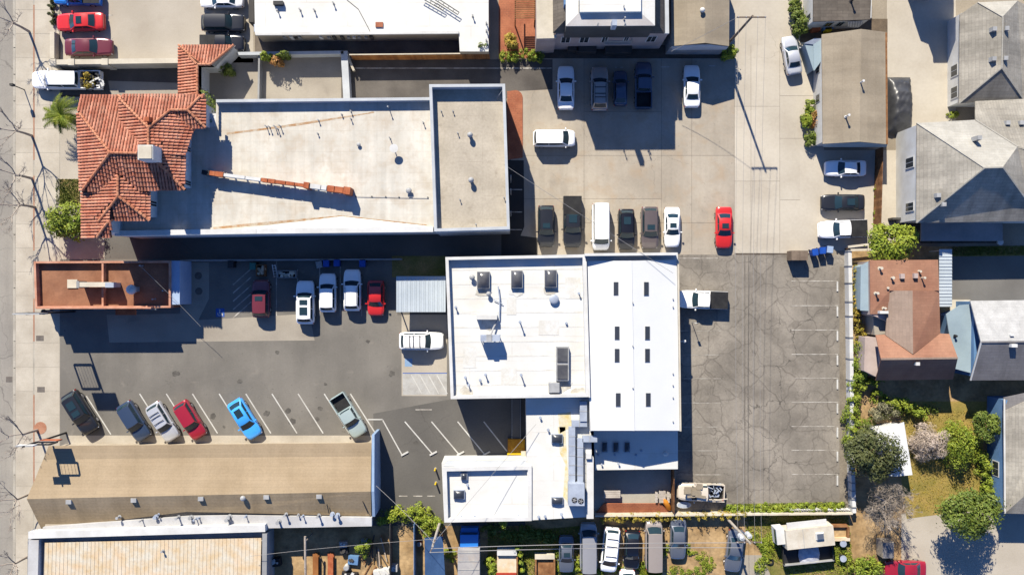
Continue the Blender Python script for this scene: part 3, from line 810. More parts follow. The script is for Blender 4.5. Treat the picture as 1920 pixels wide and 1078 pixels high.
ea = XY(346, 240, 9.05); eb = XY(346, 355, 9.05)
xw = ea.x - 0.45
for y0, y1 in ((268, 280), (333, 345)):
    ya, yb = XY(346, y0, 9.05).y, XY(346, y1, 9.05).y
    window_on(th, (xw, yb), (xw, ya), 0, 1, 6.4, 8.0)
xw2 = XY(280, 380, 9.05).x - 0.45; window_on(th, (xw2, XY(0, 385, 9.05).y), (xw2, XY(0, 372, 9.05).y), 0, 1, 6.4, 8.0)
# low tiled wing of the same house round the court
hw = HF()
pw = P(370, 122, 3.5)
hw.block(rg((334, 84, 2.7), (441, 84, 2.7), (396, 122, 3.5), (371, 122, 3.5), (371, 180, 3.5), (334, 180, 2.7)), [Pl(pw, 'N', 0.38), Pl(pw, 'W', 0.38)])
ro2 = tiled_roof(hw, th)
ridge_caps(hw, ro2, [(335, 85, 370, 122), (370.5, 123, 370.5, 178), (371, 121.6, 395, 121.6), (395, 121.6, 439, 85)], 0.12)
wing = [XY(x, y, z) for x, y, z in ((336, 88, 2.7), (436, 88, 2.7), (396, 121, 3.5), (370, 121, 3.5), (370, 180, 3.5), (336, 180, 2.7))]
b = MB(); b.prism(wing, 0, 2.62); b.build("wall", m_stucco, th)
for (ax, ay, bx, by) in ((370.5, 180, 370.5, 121.5), (370.5, 121.5, 396, 121.5), (396, 121.5, 440, 85)):
    pa, pb_ = P(ax, ay, 3.5), P(bx, by, 3.5 if by > 100 else 2.75)
    b = MB(); b.add([(pa.x, pa.y, 2.4), (pb_.x, pb_.y, 2.4), (pb_.x, pb_.y, pb_.z - .02), (pa.x, pa.y, pa.z - .02)], [(0, 1, 2, 3), (3, 2, 1, 0)]); b.build("gable_wall", m_stucco, th)

# ================= hall with the cream roof
hall = empty("flat_roof_hall", P(580, 310), "long hall with cream flat roof and pale parapet beside the tiled house", "building")
ZH = 6.2; ZHP = 6.95
HPX = [(405, 189), (806, 185), (806, 186), (812, 432), (480, 436), (215, 441), (215, 420), (352, 418), (352, 215), (405, 213)]
walls(hall, HPX, ZH, m_white)
hdeck = deck(hall, [(405, 189), (810, 187), (814, 430), (480, 435), (216, 440), (216, 416), (283, 414), (283, 357), (349, 357), (349, 240), (405, 238)], ZH, m_cream_roof, zp=ZH)
for (ax, ay, bx, by, t) in ((405, 189.5, 808, 185.5, .30),):
    p, q = P(ax, ay, ZHP), P(bx, by, ZHP); bar(hall, (p.x, p.y, ZHP - .55), (q.x, q.y, ZHP - .55), t, 1.1, m_blue_white, "parapet")
for (ax, ay, bx, by, t, zt) in ((215, 437.5, 480, 433.5, .55, 6.75), (480.5, 433.5, 812, 430, .55, 6.75), (216, 420, 216, 436, .35, 6.7)):
    p, q = P(ax, ay, zt), P(bx, by, zt); bar(hall, (p.x, p.y, zt - .3), (q.x, q.y, zt - .3), t, .6, m_white, "parapet")
# cant strip inside the south parapet
plane(hall, [(430, 432, 6.7), (640, 406, 6.26), (800, 424, 6.3), (806, 431, 6.7)], m_wroof, 0.02, "cant_strip")
for pts in ([(425, 249), (500, 240), (690, 212), (700, 209), (702, 212), (560, 236), (425, 253)], [(400, 426), (470, 419), (640, 404), (800, 421), (800, 425), (640, 408), (470, 424), (400, 430)]):
    b = MB(); b.poly([P(x, y, ZH + .006) for x, y in pts]); b.build("rust_stain", m_stain, hall)
for x, y, h, r in ((672, 271, .35, .22), (766, 357, .55, .32)): turbine(hdeck, x, y, ZH, h, r, m_vent)
dish = empty  # roof furniture below
c = P(737, 277, ZH + .8); b = MB(); b.tube([(c.x, c.y, ZH), (c.x, c.y, ZH + .8)], .05, 6); b.build("dish_post", m_vent, hdeck); b = MB()
for rr, zz in ((.02, 0), (.25, .04), (.45, .14)): pass
b.cyl((c.x + .1, c.y - .1, ZH + .85), .10, .06, 14, r2=.46); b.build("satellite_dish", m_white, hdeck)
for x, y, h in ((727, 200, .9), (730, 258, .7), (657, 208, .4), (657, 222, .4), (596, 225, .4), (793, 229, .45), (518, 240, .6), (497, 236, .6), (503, 237, .6), (513, 236, .6), (523, 235, .6), (595, 250, .3), (640, 214, .3)): pipe(hdeck, x, y, ZH, h, .045, m_vent)
for k, x in enumerate((667, 697, 723, 748, 802)): pipe(hdeck, x, 368 + k * .6, ZH, .12, .04, m_black, False, "pipe_bracket")
p, q = P(667, 368, ZH + .1), P(803, 371, ZH + .1); b = MB(); b.tube([p, q], .025, 5); b.build("conduit", m_vent, hdeck)
# rooftop sign: banded box on posts
sg = empty("rooftop_sign", P(376, 322, ZH), "long orange and white rooftop sign on posts over the cream roof", "sign")
s0, s1 = P(378, 322.5, ZH + 1.1), P(657, 358.5, ZH + 1.5)
def sp(t, z): v = s0.lerp(s1, t); return Vector((v.x, v.y, ZH + z))
segs = [(0.0, .05, .45, m_black), (.055, .09, .45, m_orange), (.092, .145, .5, m_orange), (.15, .29, .32, m_white), (.295, .395, .32, m_white), (.40, .44, .40, m_orange), (.445, .49, .42, m_orange), (.495, .56, .36, m_orange), (.565, .62, .36, m_orange), (.625, .685, .32, m_orange), (.69, .725, .62, m_orange), (.73, .80, .46, m_white), (.805, .84, .46, m_white), (.845, .89, .62, m_orange), (.895, .95, .6, m_orange), (.955, 1.0, .75, m_orange)]
for (t0, t1, wd, mt) in segs:
    zb_, zt_ = (.42, 1.2) if t0 < .68 else (.42, 1.5)
    if t0 in (.69,): zb_, zt_ = 0.02, 1.68
    if t0 >= .955: zb_, zt_ = 0.02, 1.68
    if t0 < .055: zb_, zt_ = .02, 1.1
    bar(sg, sp(t0, (zb_ + zt_) / 2), sp(t1, (zb_ + zt_) / 2), wd, zt_ - zb_, mt, "sign_panel")
for t in (.12, .20, .28, .36, .44, .52, .60, .76, .82):
    c = sp(t, 0); b = MB(); b.box((c.x, c.y, ZH + .22), (.14, .14, .44)); b.build("post", m_black, sg)

# ================= block with the recessed brown roof
blk = empty("parapet_block", P(880, 300), "square block with pale raised parapet around a recessed brown roof", "building")
BPX = [(804.5, 158.5), (947, 157.5), (956, 430), (814, 434)]
ZBP = 7.5
walls(blk, BPX, 6.3, m_greywall)
parapet(blk, BPX, 0.0, ZBP, .30, m_blue_white)
bd = deck(blk, BPX, 6.45, m_brown_deck, zp=ZBP, d=.3)
for x, y in ((881, 252), (883, 337)): turbine(bd, x, y, 6.45, .9, .30, m_vent)
for x, y in ((827, 208), (849, 208), (858, 249), (862, 374), (892, 420), (945, 370)): pipe(bd, x, y, 6.45, .35, .04)
b = MB(); b.tube([P(930, 187, 6.5), P(943, 168, 7.4)], .03, 5); b.build("conduit", m_vent, bd)
# wall ladders of light lines on the east wall are pale pipes
for y in (355, 397, 330): 
    b = MB(); p = P(957, y, 5.5); b.tube([(p.x + .05, p.y, .1), (p.x + .05, p.y, 6)], .05, 5); b.build("downpipe", m_vent, blk)

# ================= white building in the middle
wb_ = empty("white_building", P(1000, 640), "large white building with flat roof, skylights and gabled east half", "building")
DPX = [(835, 482), (1098, 477), (1104, 744), (845, 748)]
ZD, ZDP = 5.35, 6.05
walls(wb_, DPX, ZD - .1, m_white)
parapet(wb_, DPX, ZD - .1, ZDP, .32, m_white)
dd = deck(wb_, DPX, ZD, m_wroof, zp=ZDP, d=.32)
for x0, y0, x1, y1 in ((894, 509, 918, 541), (958, 507, 980, 540), (1021, 506, 1044, 539)): skylight(dd, x0, y0, x1, y1, ZD, .55)
b = MB(); a, c = P(1043, 650, 6.1), P(1067, 714, 6.1); b.box(((a.x + c.x) / 2, (a.y + c.y) / 2, ZD + .3), (c.x - a.x, a.y - c.y, .6)); ls = b.build("skylight", m_vent, dd)
for ya, yb in ((652, 680), (684, 712)):
    a, c = P(1045, ya, 6.15), P(1065, yb, 6.15); b = MB(); b.box(((a.x + c.x) / 2, (a.y + c.y) / 2, ZD + .66), (c.x - a.x, a.y - c.y, .12), 0, 0, .9); b.build("pane", m_sky, dd)
pbox(dd, 1029, 717, 1050, 737, ZD, ZD + .75, m_vent, "vent_box", .9)
turbine(dd, 885, 520, ZD, .7, .30); turbine(dd, 916, 551, ZD, .7, .26); turbine(dd, 1039, 561, ZD, .5, .52, m_galv)
for x, y, h in ((975, 604, 1.1), (977, 704, .9), (910, 703, .6), (872, 708, .5), (854, 576, .5), (900, 713, .3), (1086, 550, .45), (878, 722, .5), (1103, 640, .5), (1103, 690, .5), (1062, 606, .2)): pipe(dd, x, y, ZD, h, .07, m_galv)
m_lap = M("membrane_lap", A(240, 230, 212), A(250, 246, 238), 1.0, fine=.1)
for k in range(9):
    y = 506 + k * 27; a, c = P(845, y, ZD), P(1098, y - 2, ZD); bar(dd, (a.x, a.y, ZD + .008), (c.x, c.y, ZD + .008), .14, .012, m_lap, "membrane_lap")
for k, (x0, y0, x1, y1) in enumerate(((1010, 600, 1048, 628), (868, 650, 892, 690), (940, 690, 968, 720), (1060, 520, 1088, 560), (950, 560, 968, 590))):
    b = MB(); b.poly([P(x, y, ZD + .018 + k * .002) for x, y in R(x0, y0, x1, y1)]); b.build("roof_patch", m_lap, dd)
m_grime = M("roof_grime", A(214, 200, 176), A(246, 240, 228), 0.9, fine=.15, lo=.42, hi=.58)
for k, (x0, y0, r0) in enumerate(((906, 548, 16), (968, 548, 15), (1032, 546, 15), (1056, 722, 20), (918, 606, 22), (870, 735, 18), (1085, 735, 16))):
    b = MB(); rr = random.Random(k); b.poly([P(x0 + r0 * rr.uniform(.6, 1.15) * math.cos(t * .524), y0 + r0 * .6 * rr.uniform(.6, 1.15) * math.sin(t * .524), ZD + .030 + k * .001) for t in range(12)]); b.build("ponding_stain", m_grime, dd)
# rooftop air handler with screen and pipe run
un = pbox(dd, 900, 628, 938, 640, ZD + .7, ZD + 1.7, m_galv, "air_handler", .96)
pbox(dd, 912, 627, 922, 641, ZD + 1.72, ZD + 1.80, m_vent, "fan_guard")
pbox(dd, 893, 590, 932, 599, ZD, ZD + .9, m_white, "screen_panel")
for x, y in ((902, 630), (936, 630), (902, 639), (936, 639)):
    c = P(x, y, ZD + .7); b = MB(); b.box((c.x, c.y, ZD + .35), (.08, .08, .7)); b.build("support_leg", m_galv, dd)
b = MB(); b.tube([P(934, 537, ZD + .3), P(937, 560, ZD + .3), P(936, 598, ZD + .3)], .07, 6); b.tube([P(926, 562, ZD + .2), P(943, 570, ZD + .2)], .05, 5); b.build("pipe_run", m_galv, dd)
b = MB(); b.tube([P(934, 598, ZD + .3), P(925, 615, ZD + .5), P(920, 628, ZD + .9)], .09, 6); b.build("pipe_run", m_vent, dd)
# gabled east half
GPX = [(1097, 476), (1271, 474), (1275, 808), (1107, 808)]
ZE, ZG = 5.75, 6.55
walls(wb_, GPX, ZE - .12, m_white)
gw = plane(wb_, [(1101, 489, ZE), (1183, 489, ZG), (1188, 807, ZG), (1108, 807, ZE)], m_wmetal)
ge = plane(wb_, [(1183, 489, ZG), (1269, 487, ZE), (1274, 807, ZE), (1188, 807, ZG)], m_wmetal)
p, q = P(1097, 477.5, 6.65), P(1270, 476, 6.65); bar(wb_, (p.x, p.y, 6.1), (q.x, q.y, 6.1), .28, 1.1, m_white, "parapet")
p, q = P(1182.5, 490, ZG), P(1188, 807, ZG); bar(wb_, p + Vector((0, 0, .03)), q + Vector((0, 0, .03)), .22, .06, m_wmetal, "ridge_cap")
for x, y in ((1099.5, 480), (1105, 807)): pass
p, q = P(1098.5, 490, 6.1), P(1105.5, 745, 6.1); bar(wb_, p - Vector((0, 0, .15)), q - Vector((0, 0, .15)), .14, .34, m_white, "gutter_wall")
p, q = P(1271.5, 487, 5.85), P(1276, 808, 5.85); bar(wb_, p - Vector((0, 0, .02)), q - Vector((0, 0, .02)), .16, .16, m_cream, "gutter")
for x, y in ((1155, 541), (1157, 624), (1157, 666), (1159, 749), (1212, 541), (1214, 624), (1214, 666), (1215.5, 749)):
    wst = x < 1185
    t = (x - 1105) / 80 if wst else (1272 - x) / 85
    zc_ = ZE + (ZG - ZE) * t + .08
    hwid = 4.6
    dz = (ZG - ZE) / 82 * hwid * (1 if wst else -1)
    b = MB(); b.slab([P(x - hwid, y - 12.5, zc_ - dz), P(x + hwid, y - 12.5, zc_ + dz), P(x + hwid, y + 12.5, zc_ + dz), P(x - hwid, y + 12.5, zc_ - dz)], .10)
    o = b.build("skylight", m_vent, gw if wst else ge)
    b = MB(); h2 = hwid - .5; dz2 = dz * h2 / hwid
    b.slab([P(x - h2, y - 12, zc_ - dz2 + .02), P(x + h2, y - 12, zc_ + dz2 + .02), P(x + h2, y + 12, zc_ + dz2 + .02), P(x - h2, y + 12, zc_ - dz2 + .02)], .03); b.build("pane", m_skyd, gw if wst else ge)
for y in (567, 648, 727): pipe(gw, 1186.5, y, ZG - .1, .25, .04)
for y in (560, 575, 700, 722, 745, 790): pipe(ge, 1262, y, ZE, .2, .04)
b = MB(); p = P(1284, 640, 3.5); b.tube([(p.x - .9, p.y, 3.5), (p.x, p.y, 3.5)], .04, 5); b.dome((p.x, p.y, 3.42), .18, .16, 10); b.build("wall_lamp", m_white, wb_)
# -- low annexes to the south
an = empty("white_annex", P(1000, 880), "low white flat roofed annex with grey ducts behind the white building", "building")
ZA = 4.35
EPX = [(986, 742), (1106, 742), (1113, 968), (993, 975), (988, 880)]
walls(an, EPX, ZA - .1, m_white)
ad = deck(an, EPX, ZA, m_wroof, zp=ZA)
F2 = [(830, 876), (997, 873), (997, 976), (833, 979)]
ZF, ZFP = 4.0, 4.6
walls(an, [(828, 868), (996, 866), (999, 975), (833, 979)], ZF - .1, m_white)
parapet(an, F2, ZF - .1, ZFP, .42, m_white)
fd = deck(an, F2, ZF, m_wroof, zp=ZFP, d=.42)
plane(an, [(838, 864, 4.1), (986, 864, 4.1), (992, 874, 4.3), (831, 874, 4.3)], m_blue_white, .3, "eave_band")
for x0, y0, x1, y1, dk in ((864, 886, 876, 900, fd), (850, 919, 871, 936, fd)): skylight(dk, x0, y0, x1, y1, ZF, .4, m_galv, m_skyd)
for x0, y0, x1, y1 in ((1034, 814, 1055, 831), (1034, 932, 1056, 946)): skylight(ad, x0, y0, x1, y1, ZA, .4, m_galv, m_skyd)
for x, y, h in ((1013, 783, .3), (1028, 806, .3), (876, 909, .3), (1053, 965, .4), (865, 970, .2), (890, 969, .2), (1010, 969, .2), (1022, 968, .2), (972, 968, .2), (994, 962, .3)): pipe(ad if x > 1000 else fd, x, y, ZA if x > 1000 else ZF, h, .07, m_galv)
for pts in ([(1046, 800), (1060, 800), (1066, 905), (1070, 950), (1056, 930), (1060, 870), (1050, 850)], [(1046, 775), (1070, 772), (1072, 800), (1050, 812)]):
    b = MB(); b.poly([P(x, y, ZA + .006) for x, y in pts]); b.build('water_stain', M('water_stain', A(238, 214, 150), A(250, 238, 206), 1.4, fine=.15), an)
# east fascia fin
pbox(an, 1100, 858, 1113, 972, 0, ZA + .55, m_white, "parapet")
pbox(an, 1099, 850, 1109, 860, ZA, ZA + .9, m_white, "vent_box")
# ducts
def duct(pts, w_, h_, z, par):
    for i in range(len(pts) - 1):
        a, c = P(*pts[i], z + h_), P(*pts[i + 1], z + h_)
        d = (c - a); L = d.length; n = max(1, round(L / 1.05)); u = d / L
        for k in range(n):
            s_, e_ = a + u * (L * k / n), a + u * (L * (k + 1) / n)
            bar(par, s_ - Vector((0, 0, h_ / 2)) + u * .012, e_ - Vector((0, 0, h_ / 2)) - u * .012, w_, h_, m_galv, "duct_section")
            if k: bar(par, s_ - Vector((0, 0, h_ / 2)) - u * .03, s_ - Vector((0, 0, h_ / 2)) + u * .03, w_ + .05, h_ + .05, m_vent, "duct_flange")
du = empty("roof_duct_system", P(1085, 850, ZA), "pair of silver air ducts joining a grey rooftop air unit", "duct")
duct([(1094, 752), (1094, 790)], .75, .6, ZA + .3, du)
duct([(1072.5, 800), (1072.5, 908)], .68, .6, ZA + .15, du)
duct([(1101, 794), (1072, 794)], .66, .58, ZA + .17, du)
duct([(1088, 822), (1088, 908)], .62, .6, ZA + .15, du)
duct([(1120, 823), (1092, 823)], .64, .58, ZA + .17, du)
un = pbox(du, 1066, 907, 1096, 948, ZA + .1, ZA + 1.5, m_galv, "air_unit")
for x, y in ((1077, 937), (1089, 939)):
    c = P(x, y, ZA + 1.5); b = MB(); b.cyl((c.x, c.y, ZA + 1.5), .30, .05, 14); o = b.build("fan", m_black, un)
    b = MB()
    for k in range(5): b.box((c.x + .13 * math.cos(k * 1.257), c.y + .13 * math.sin(k * 1.257), ZA + 1.57), (.22, .06, .02), k * 1.257)
    b = b.build("fan_blades", m_vent, un)
# low south roof
sr = empty("south_lean_to", P(1190, 850), "low white roof annex south of the gabled half", "building")
ZL = 2.75
LPX = [(1113, 806), (1271, 806), (1271, 879), (1116, 881)]
walls(sr, LPX, ZL - .1, m_greywall)
ld = deck(sr, LPX, ZL, m_wroof, zp=ZL)
for x in (1134, 1155, 1176): 
    skylight(ld, x - 5.5, 829, x + 5.5, 848, ZL, .3, m_galv, m_skyd)
for x, y in ((1122, 853), (1153, 853), (1193, 853), (1203, 845), (1128, 870), (1160, 869)): pipe(ld, x, y, ZL, .3, .06, m_galv)
turbine(ld, 1249, 851, ZL, .7, .28, m_white)
for t0, t1 in ((.27, .43), (.57, .73)):
    a, c = XY(1116, 881, ZL), XY(1271, 879, ZL); window_on(sr, a, c, t0, t1, .9, 2.2, fm=m_greywall)
# yellow ramp and steps beside the annex
rp = empty("yellow_stair_landing", P(968, 840), "yellow painted stair landing beside the white annex", "steps")
pbox(rp, 952, 823, 984, 847, 0, .55, M("mustard_paint", A(214, 160, 40), A(180, 120, 30), 1.2, fine=.2), "landing")
for k in range(3): pbox(rp, 951, 848 + k * 5, 984, 852.6 + k * 5, 0, .45 - k * .13, m_yellow, "step")
pbox(rp, 977, 846, 986, 860, 0, .9, m_cream, "side_block")
rw = empty("walkway_ramp", P(972, 785), "narrow grey walkway along the annex wall", "ramp")
pbox(rw, 961, 745, 975, 822, 0, .35, m_greypad, "walkway")
b = MB(); 
for x in (960, 976):
    b = MB(); b.tube([P(x, 748, .9), P(x, 822, .9)], .03, 5); b.build("handrail", m_vent, rw)
    for y in (748, 773, 798, 822):
        c = P(x, y, .9); b = MB(); b.tube([(c.x, c.y, 0), (c.x, c.y, .9)], .025, 5); b.build("rail_post", m_vent, rw)
# patio
sheet("patio_paving", R(1112, 870, 1264, 952), 0.024, M("patio_concrete", A(210, 196, 170), A(186, 172, 148), .3, fine=.08, extra=ex_stains(.7, .2, (.2, .16, .12))))
bed = MB(); bed.slab([P(1132, 944, .55), P(1238, 944, .55), P(1264, 966, .1), P(1113, 967, .1)], .3)
bed.build("brick_bank", m_brickred, label="red brick sloping bank at the foot of the patio", cat="wall")
pf = empty("patio_fence", P(1263, 925), "tall wooden fence closing the east side of the patio", "fence")
for k in range(12):
    p = P(1264, 884 + k * 6.8, 1.7); b = MB(); b.box((p.x, p.y, .85), (.06, .36, 1.7)); b.build("plank", m_wood, pf)
def bench(name, label, cx, cy, L_, W_, rz, mat, cat="bench"):
    p = P(cx, cy, .5); r = empty(name, (p.x, p.y, .024), label, cat)
    ca, sa = math.cos(rz), math.sin(rz)
    def bx(nm, x, y, z, sx, sy, sz):
        b = MB(); b.box((p.x + x * ca - y * sa, p.y + x * sa + y * ca, z + .024), (sx, sy, sz), rz); b.build(nm, mat, r)
    for k in range(4): bx("slat", 0, -W_ / 2 + (k + .5) * W_ / 4, .74, L_, W_ / 4 - .03, .05)
    for sx in (-1, 1):
        for sy in (-1, 1): bx("leg", sx * (L_ / 2 - .12), sy * (W_ / 2 - .1), .36, .08, .08, .72)
    return r
m_benchw = M("bench_wood", A(226, 206, 186), A(200, 178, 156), 1.0, fine=.1)
bench("patio_table", "pale wooden table standing alone on the patio", 1147, 925, 1.85, .85, 0, m_benchw, "table")
bench("patio_table", "pale wooden table between two benches on the patio", 1241, 930, .75, 1.35, 0, m_benchw, "table")
bench("patio_bench", "narrow wooden bench left of the small patio table", 1230, 931, .3, 1.2, 0, m_benchw)
bench("patio_bench", "narrow wooden bench right of the small patio table", 1252, 931, .3, 1.2, 0, m_benchw)
p, q = P(1245, 935, .9), P(1257, 957, .15); b = MB(); b.tube([p, p.lerp(q, .25), p.lerp(q, .75), q], [.05, .32, .30, .05], 8); b.build("kayak", M("orange_plastic", A(244, 160, 50), A(226, 130, 40), 1, fine=.1), label="orange kayak leaning in the corner of the patio", cat="kayak", smooth=True)
# -- carport
cp = empty("carport", P(789, 552), "carport with ribbed pale metal roof leaning on the white building", "carport")
ZC = 2.7
for k in range(11):
    x0, x1 = 743 + k * 8.4, 743 + (k + 1) * 8.4
    b = MB(); z0 = ZC
    a, c = P(x0, 518, ZC), P(x1, 585, ZC - .15); a2, c2 = P(x1, 518, ZC), P(x0, 585, ZC - .15)
    b.slab([a, a2, c, c2], .04)
    b.tube([a + Vector((.06, 0, .012)), c2 + Vector((.06, 0, .012))], .03, 5)
    mid = (a + a2) / 2; midc = (c + c2) / 2
    b.tube([mid + Vector((0, 0, .015)), midc + Vector((0, 0, .015))], .02, 4)
    b.build("roof_panel", m_metalroof, cp)
for x, y in ((745, 521), (745, 582), (830, 582), (830, 521)):
    c = P(x, y, ZC - .1); b = MB(); b.box((c.x, c.y, ZC / 2 - .1), (.12, .12, ZC - .2)); b.build("post", m_vent, cp)
sheet("carport_floor", R(745, 520, 838, 590), 0.0245, m_wlot2, wl)

# ================= brick building with terracotta coping
gb = empty("terracotta_edged_building", P(200, 535), "small brown roofed building with terracotta coping facing the street", "building")
ZGd, ZGp = 2.75, 3.4
GX = [(63, 490), (320, 489), (320, 577), (66, 578)]
walls(gb, GX, ZGd - .1, m_brickred)
parapet(gb, GX, ZGd - .1, ZGp, .22, m_terra)
gd = deck(gb, GX, ZGd, m_brown_roof, zp=ZGp, d=.22)
pbox(gb, 190.5, 493, 194, 575, ZGd, ZGp - .05, m_terra, "divider_wall")
pbox(gb, 320, 489, 337, 571, 0, 3.2, M("pale_blue_panel", A(196, 214, 240), A(180, 200, 230), .6, fine=.05), "side_block")
p, q = P(67, 577.8, 4.15), P(283, 577.2, 4.15); bar(gb, (p.x, p.y, 2.07), (q.x, q.y, 2.07), .16, 4.14, m_terra, "sign_parapet")
pbox(gd, 126, 524, 145, 540, ZGd, ZGd + .12, m_cream, "roof_pad")
un = pbox(gd, 145, 529, 209, 538, ZGd + .45, ZGd + 1.55, m_cream, "duct_box", label="long cream rooftop duct")
pbox(gd, 197, 530, 213, 539, ZGd, ZGd + 1.6, m_galv, "duct_box"); pbox(gd, 143, 527, 148, 540, ZGd, ZGd + 1.6, m_greywall, "duct_box")
turbine(gd, 242, 543, ZGd, 1.5, .55, m_white); pbox(gd, 246, 538, 254, 547, ZGd, ZGd + 1.0, m_vent, "vent_box")
for x, y in ((262, 498), (305, 545), (286, 561)): pipe(gd, x, y, ZGd, .7, .05)
for x0, x1 in ((167, 188), (265, 287)):
    p, q = P(x0, 577.5, 4.15), P(x1, 577.5, 4.15); b = MB(); n_ = 6
    for k in range(n_):
        xx = p.x + (q.x - p.x) * (k + .5) / n_; b.box((xx, p.y - .16, 3.2), ((q.x - p.x) / n_ * .6, .05, .35))
    b.build("sign_lettering", m_white, gb)
b = MB(); p, q = P(205, 577.6, 4.15), P(243, 577.6, 4.15); b.box(((p.x + q.x) / 2, p.y - .45, 2.7), (q.x - p.x, .7, .25)); b.build("awning", m_orange, gb)

# ================= long tan shingle building
tb = empty("tan_shingle_building", P(390, 910), "long low building with tan shingle gable roof along the slanted bays", "building")
walls(tb, [(95, 842), (694, 838), (694, 985), (84, 992)], 2.9, m_tanwall)
plane(tb, [(91, 836, 3.1), (697, 830, 3.1), (696, 855, 3.12), (81, 861, 3.12)], m_tan_sh)
n_sl = plane(tb, [(81, 861, 3.12), (696, 855, 3.12), (695, 921, 4.2), (50, 935, 4.2)], m_tan_sh)
s_sl = plane(tb, [(50, 935, 4.2), (695, 921, 4.2), (696, 967, 3.0), (440, 961, 3.36), (350, 959, 3.41), (78, 992, 2.62)], M("tan_shingle_shade", A(196, 172, 138, raw=True), A(178, 154, 120, raw=True), 0.2, fine=0.14, fscale=4, extra=chain(ex_shingle(0.0, 0.36, 30.0, 0.10, 0.15))))
plane(tb, [(80, 988, 3.45), (350, 968, 3.45), (440, 966, 3.45), (697, 970, 3.45), (697, 986, 3.45), (80, 998, 3.45)], m_grey_flat, .5, "flat_roof")
for x, y in ((128, 941), (250, 938), (376, 935), (499, 932), (598, 931)):
    pbox(s_sl, x - 6, y - 4.5, x + 6, y + 4.5, 3.4, 4.22, m_vent, "roof_vent", .85)
turbine(s_sl, 454, 935, 3.85, .7, .30, m_vent)
for x, y in ((219, 971), (262, 977), (294, 966), (290, 970), (330, 972), (356, 971), (363, 975), (371, 972), (424, 975), (428, 970), (459, 969), (558, 966), (566, 969), (622, 965), (631, 968), (533, 967), (595, 969), (520, 980)):
    pipe(tb, x, y, 3.45, random.uniform(.4, .8), random.choice((.06, .09, .12)), random.choice((m_vent, m_galv)))
for x0, y0, x1, y1 in ((613, 945, 617, 962), (680, 939, 690, 962)):
    b = MB(); b.tube([P(x0, y0, 3.9), P(x1, y1, 3.5)], .05, 5); b.build("stay_rod", m_black, tb)
b = MB(); e0, e1, e2 = P(697, 815, 3.5), P(696.5, 921, 4.3), P(698, 968, 3.5)
for p, q in ((e0, e1), (e1, e2)):
    b = MB(); b.add([(p.x, p.y, 0), (q.x, q.y, 0), (q.x, q.y, q.z), (p.x, p.y, p.z), (p.x + .3, p.y, 0), (q.x + .3, q.y, 0), (q.x + .3, q.y, q.z), (p.x + .3, p.y, p.z)], [(0, 1, 2, 3), (7, 6, 5, 4), (3, 2, 6, 7), (0, 3, 7, 4), (1, 5, 6, 2)]); b.build("end_wall", M("pale_blue_wall", A(170, 194, 224), A(154, 178, 210), .6, fine=.08), tb)

# ================= rusty roofed shed, bottom left
rs = empty("rusty_roof_workshop", P(280, 1050), "workshop with rusty cream sheet roof behind white parapets at the bottom", "building")
walls(rs, [(52, 1008), (497, 990), (499, 1130), (50, 1130)], 3.2, m_greywall)
for k in range(56):
    x0, x1 = 84 + k * 7.25, 84 + (k + 1) * 7.25
    y0 = 1017 - k * .16
    b = MB(); a, a2, c, c2 = P(x0, y0, 3.6), P(x1, y0, 3.6), P(x1 - 3, 1128, 3.25), P(x0 - 3, 1128, 3.25)
    b.slab([a, a2, c, c2], .04); b.tube([a + Vector((.0, 0, .02)), c2 + Vector((0, 0, .02))], .014, 4, cap=False); b.build("roof_sheet", m_rust, rs)
p, q = P(53, 1003, 4.1), P(497, 990, 4.1); bar(rs, (p.x, p.y, 3.6), (q.x, q.y, 3.6), .75, 1.0, m_white, "parapet")
p, q = P(63, 1012, 4.0), P(60, 1130, 4.0); bar(rs, (p.x, p.y, 3.4), (q.x, q.y, 3.4), 1.1, 1.2, m_grey_flat, "parapet")
p, q = P(491, 1000, 4.0), P(490, 1130, 4.0); bar(rs, (p.x + .3, p.y, 3.4), (q.x + .3, q.y, 3.4), .5, 1.2, m_greywall, "parapet")
pipe(rs, 303, 1034, 3.6, .4, .07)

# ================= white roof at the top
jb = empty("white_roof_store", P(690, 40), "broad white flat roofed building along the top edge", "building")
ZJ = 2.9
JPX = [(476, -60), (916, -60), (916, 97), (862, 97), (860, 61), (478, 64)]
walls(jb, JPX, ZJ - .05, m_tanwall)
jd = deck(jb, JPX, ZJ, m_wroof, zp=ZJ)
p, q = P(479, 64, ZJ + .2), P(860, 61, ZJ + .2); bar(jb, (p.x, p.y, ZJ + .1), (q.x, q.y, ZJ + .1), .3, .25, m_white, "parapet")
for x, y in ((561, 17), (588, 18), (624, 5), (886, 29), (912, 43), (912, 57), (912, 75), (519, 19)): pipe(jd, x, y, ZJ, .5, .06)
for (a, c) in (((790, -3), (830, 20)), ((812, -2), (858, 28))):
    b = MB(); b.tube([P(*a, ZJ + .5), P(*c, ZJ + .5)], .05, 5); b.tube([P(a[0] + 3, a[1] - 4, ZJ + .5), P(c[0] + 3, c[1] - 4, ZJ + .5)], .05, 5)
    for k in range(6):
        t = k / 5; u = P(a[0] + (c[0] - a[0]) * t, a[1] + (c[1] - a[1]) * t, ZJ + .5); b.tube([u, u + Vector((.18, .24, 0))], .03, 4)
    b.build("pipe_rack", m_black, jd)
pbox(jd, 512, 2, 530, 9, ZJ, ZJ + .5, m_black, "vent_box"); pbox(jd, 704, 42, 718, 51, ZJ, ZJ + .15, m_brickred, "rubbish_heap")
b = MB(); b.tube([P(650, 0, ZJ + .03), P(672, 18, ZJ + .03), P(690, 52, ZJ + .03), P(694, 60, ZJ + .03)], .03, 4); b.build("cable", m_black, jd)
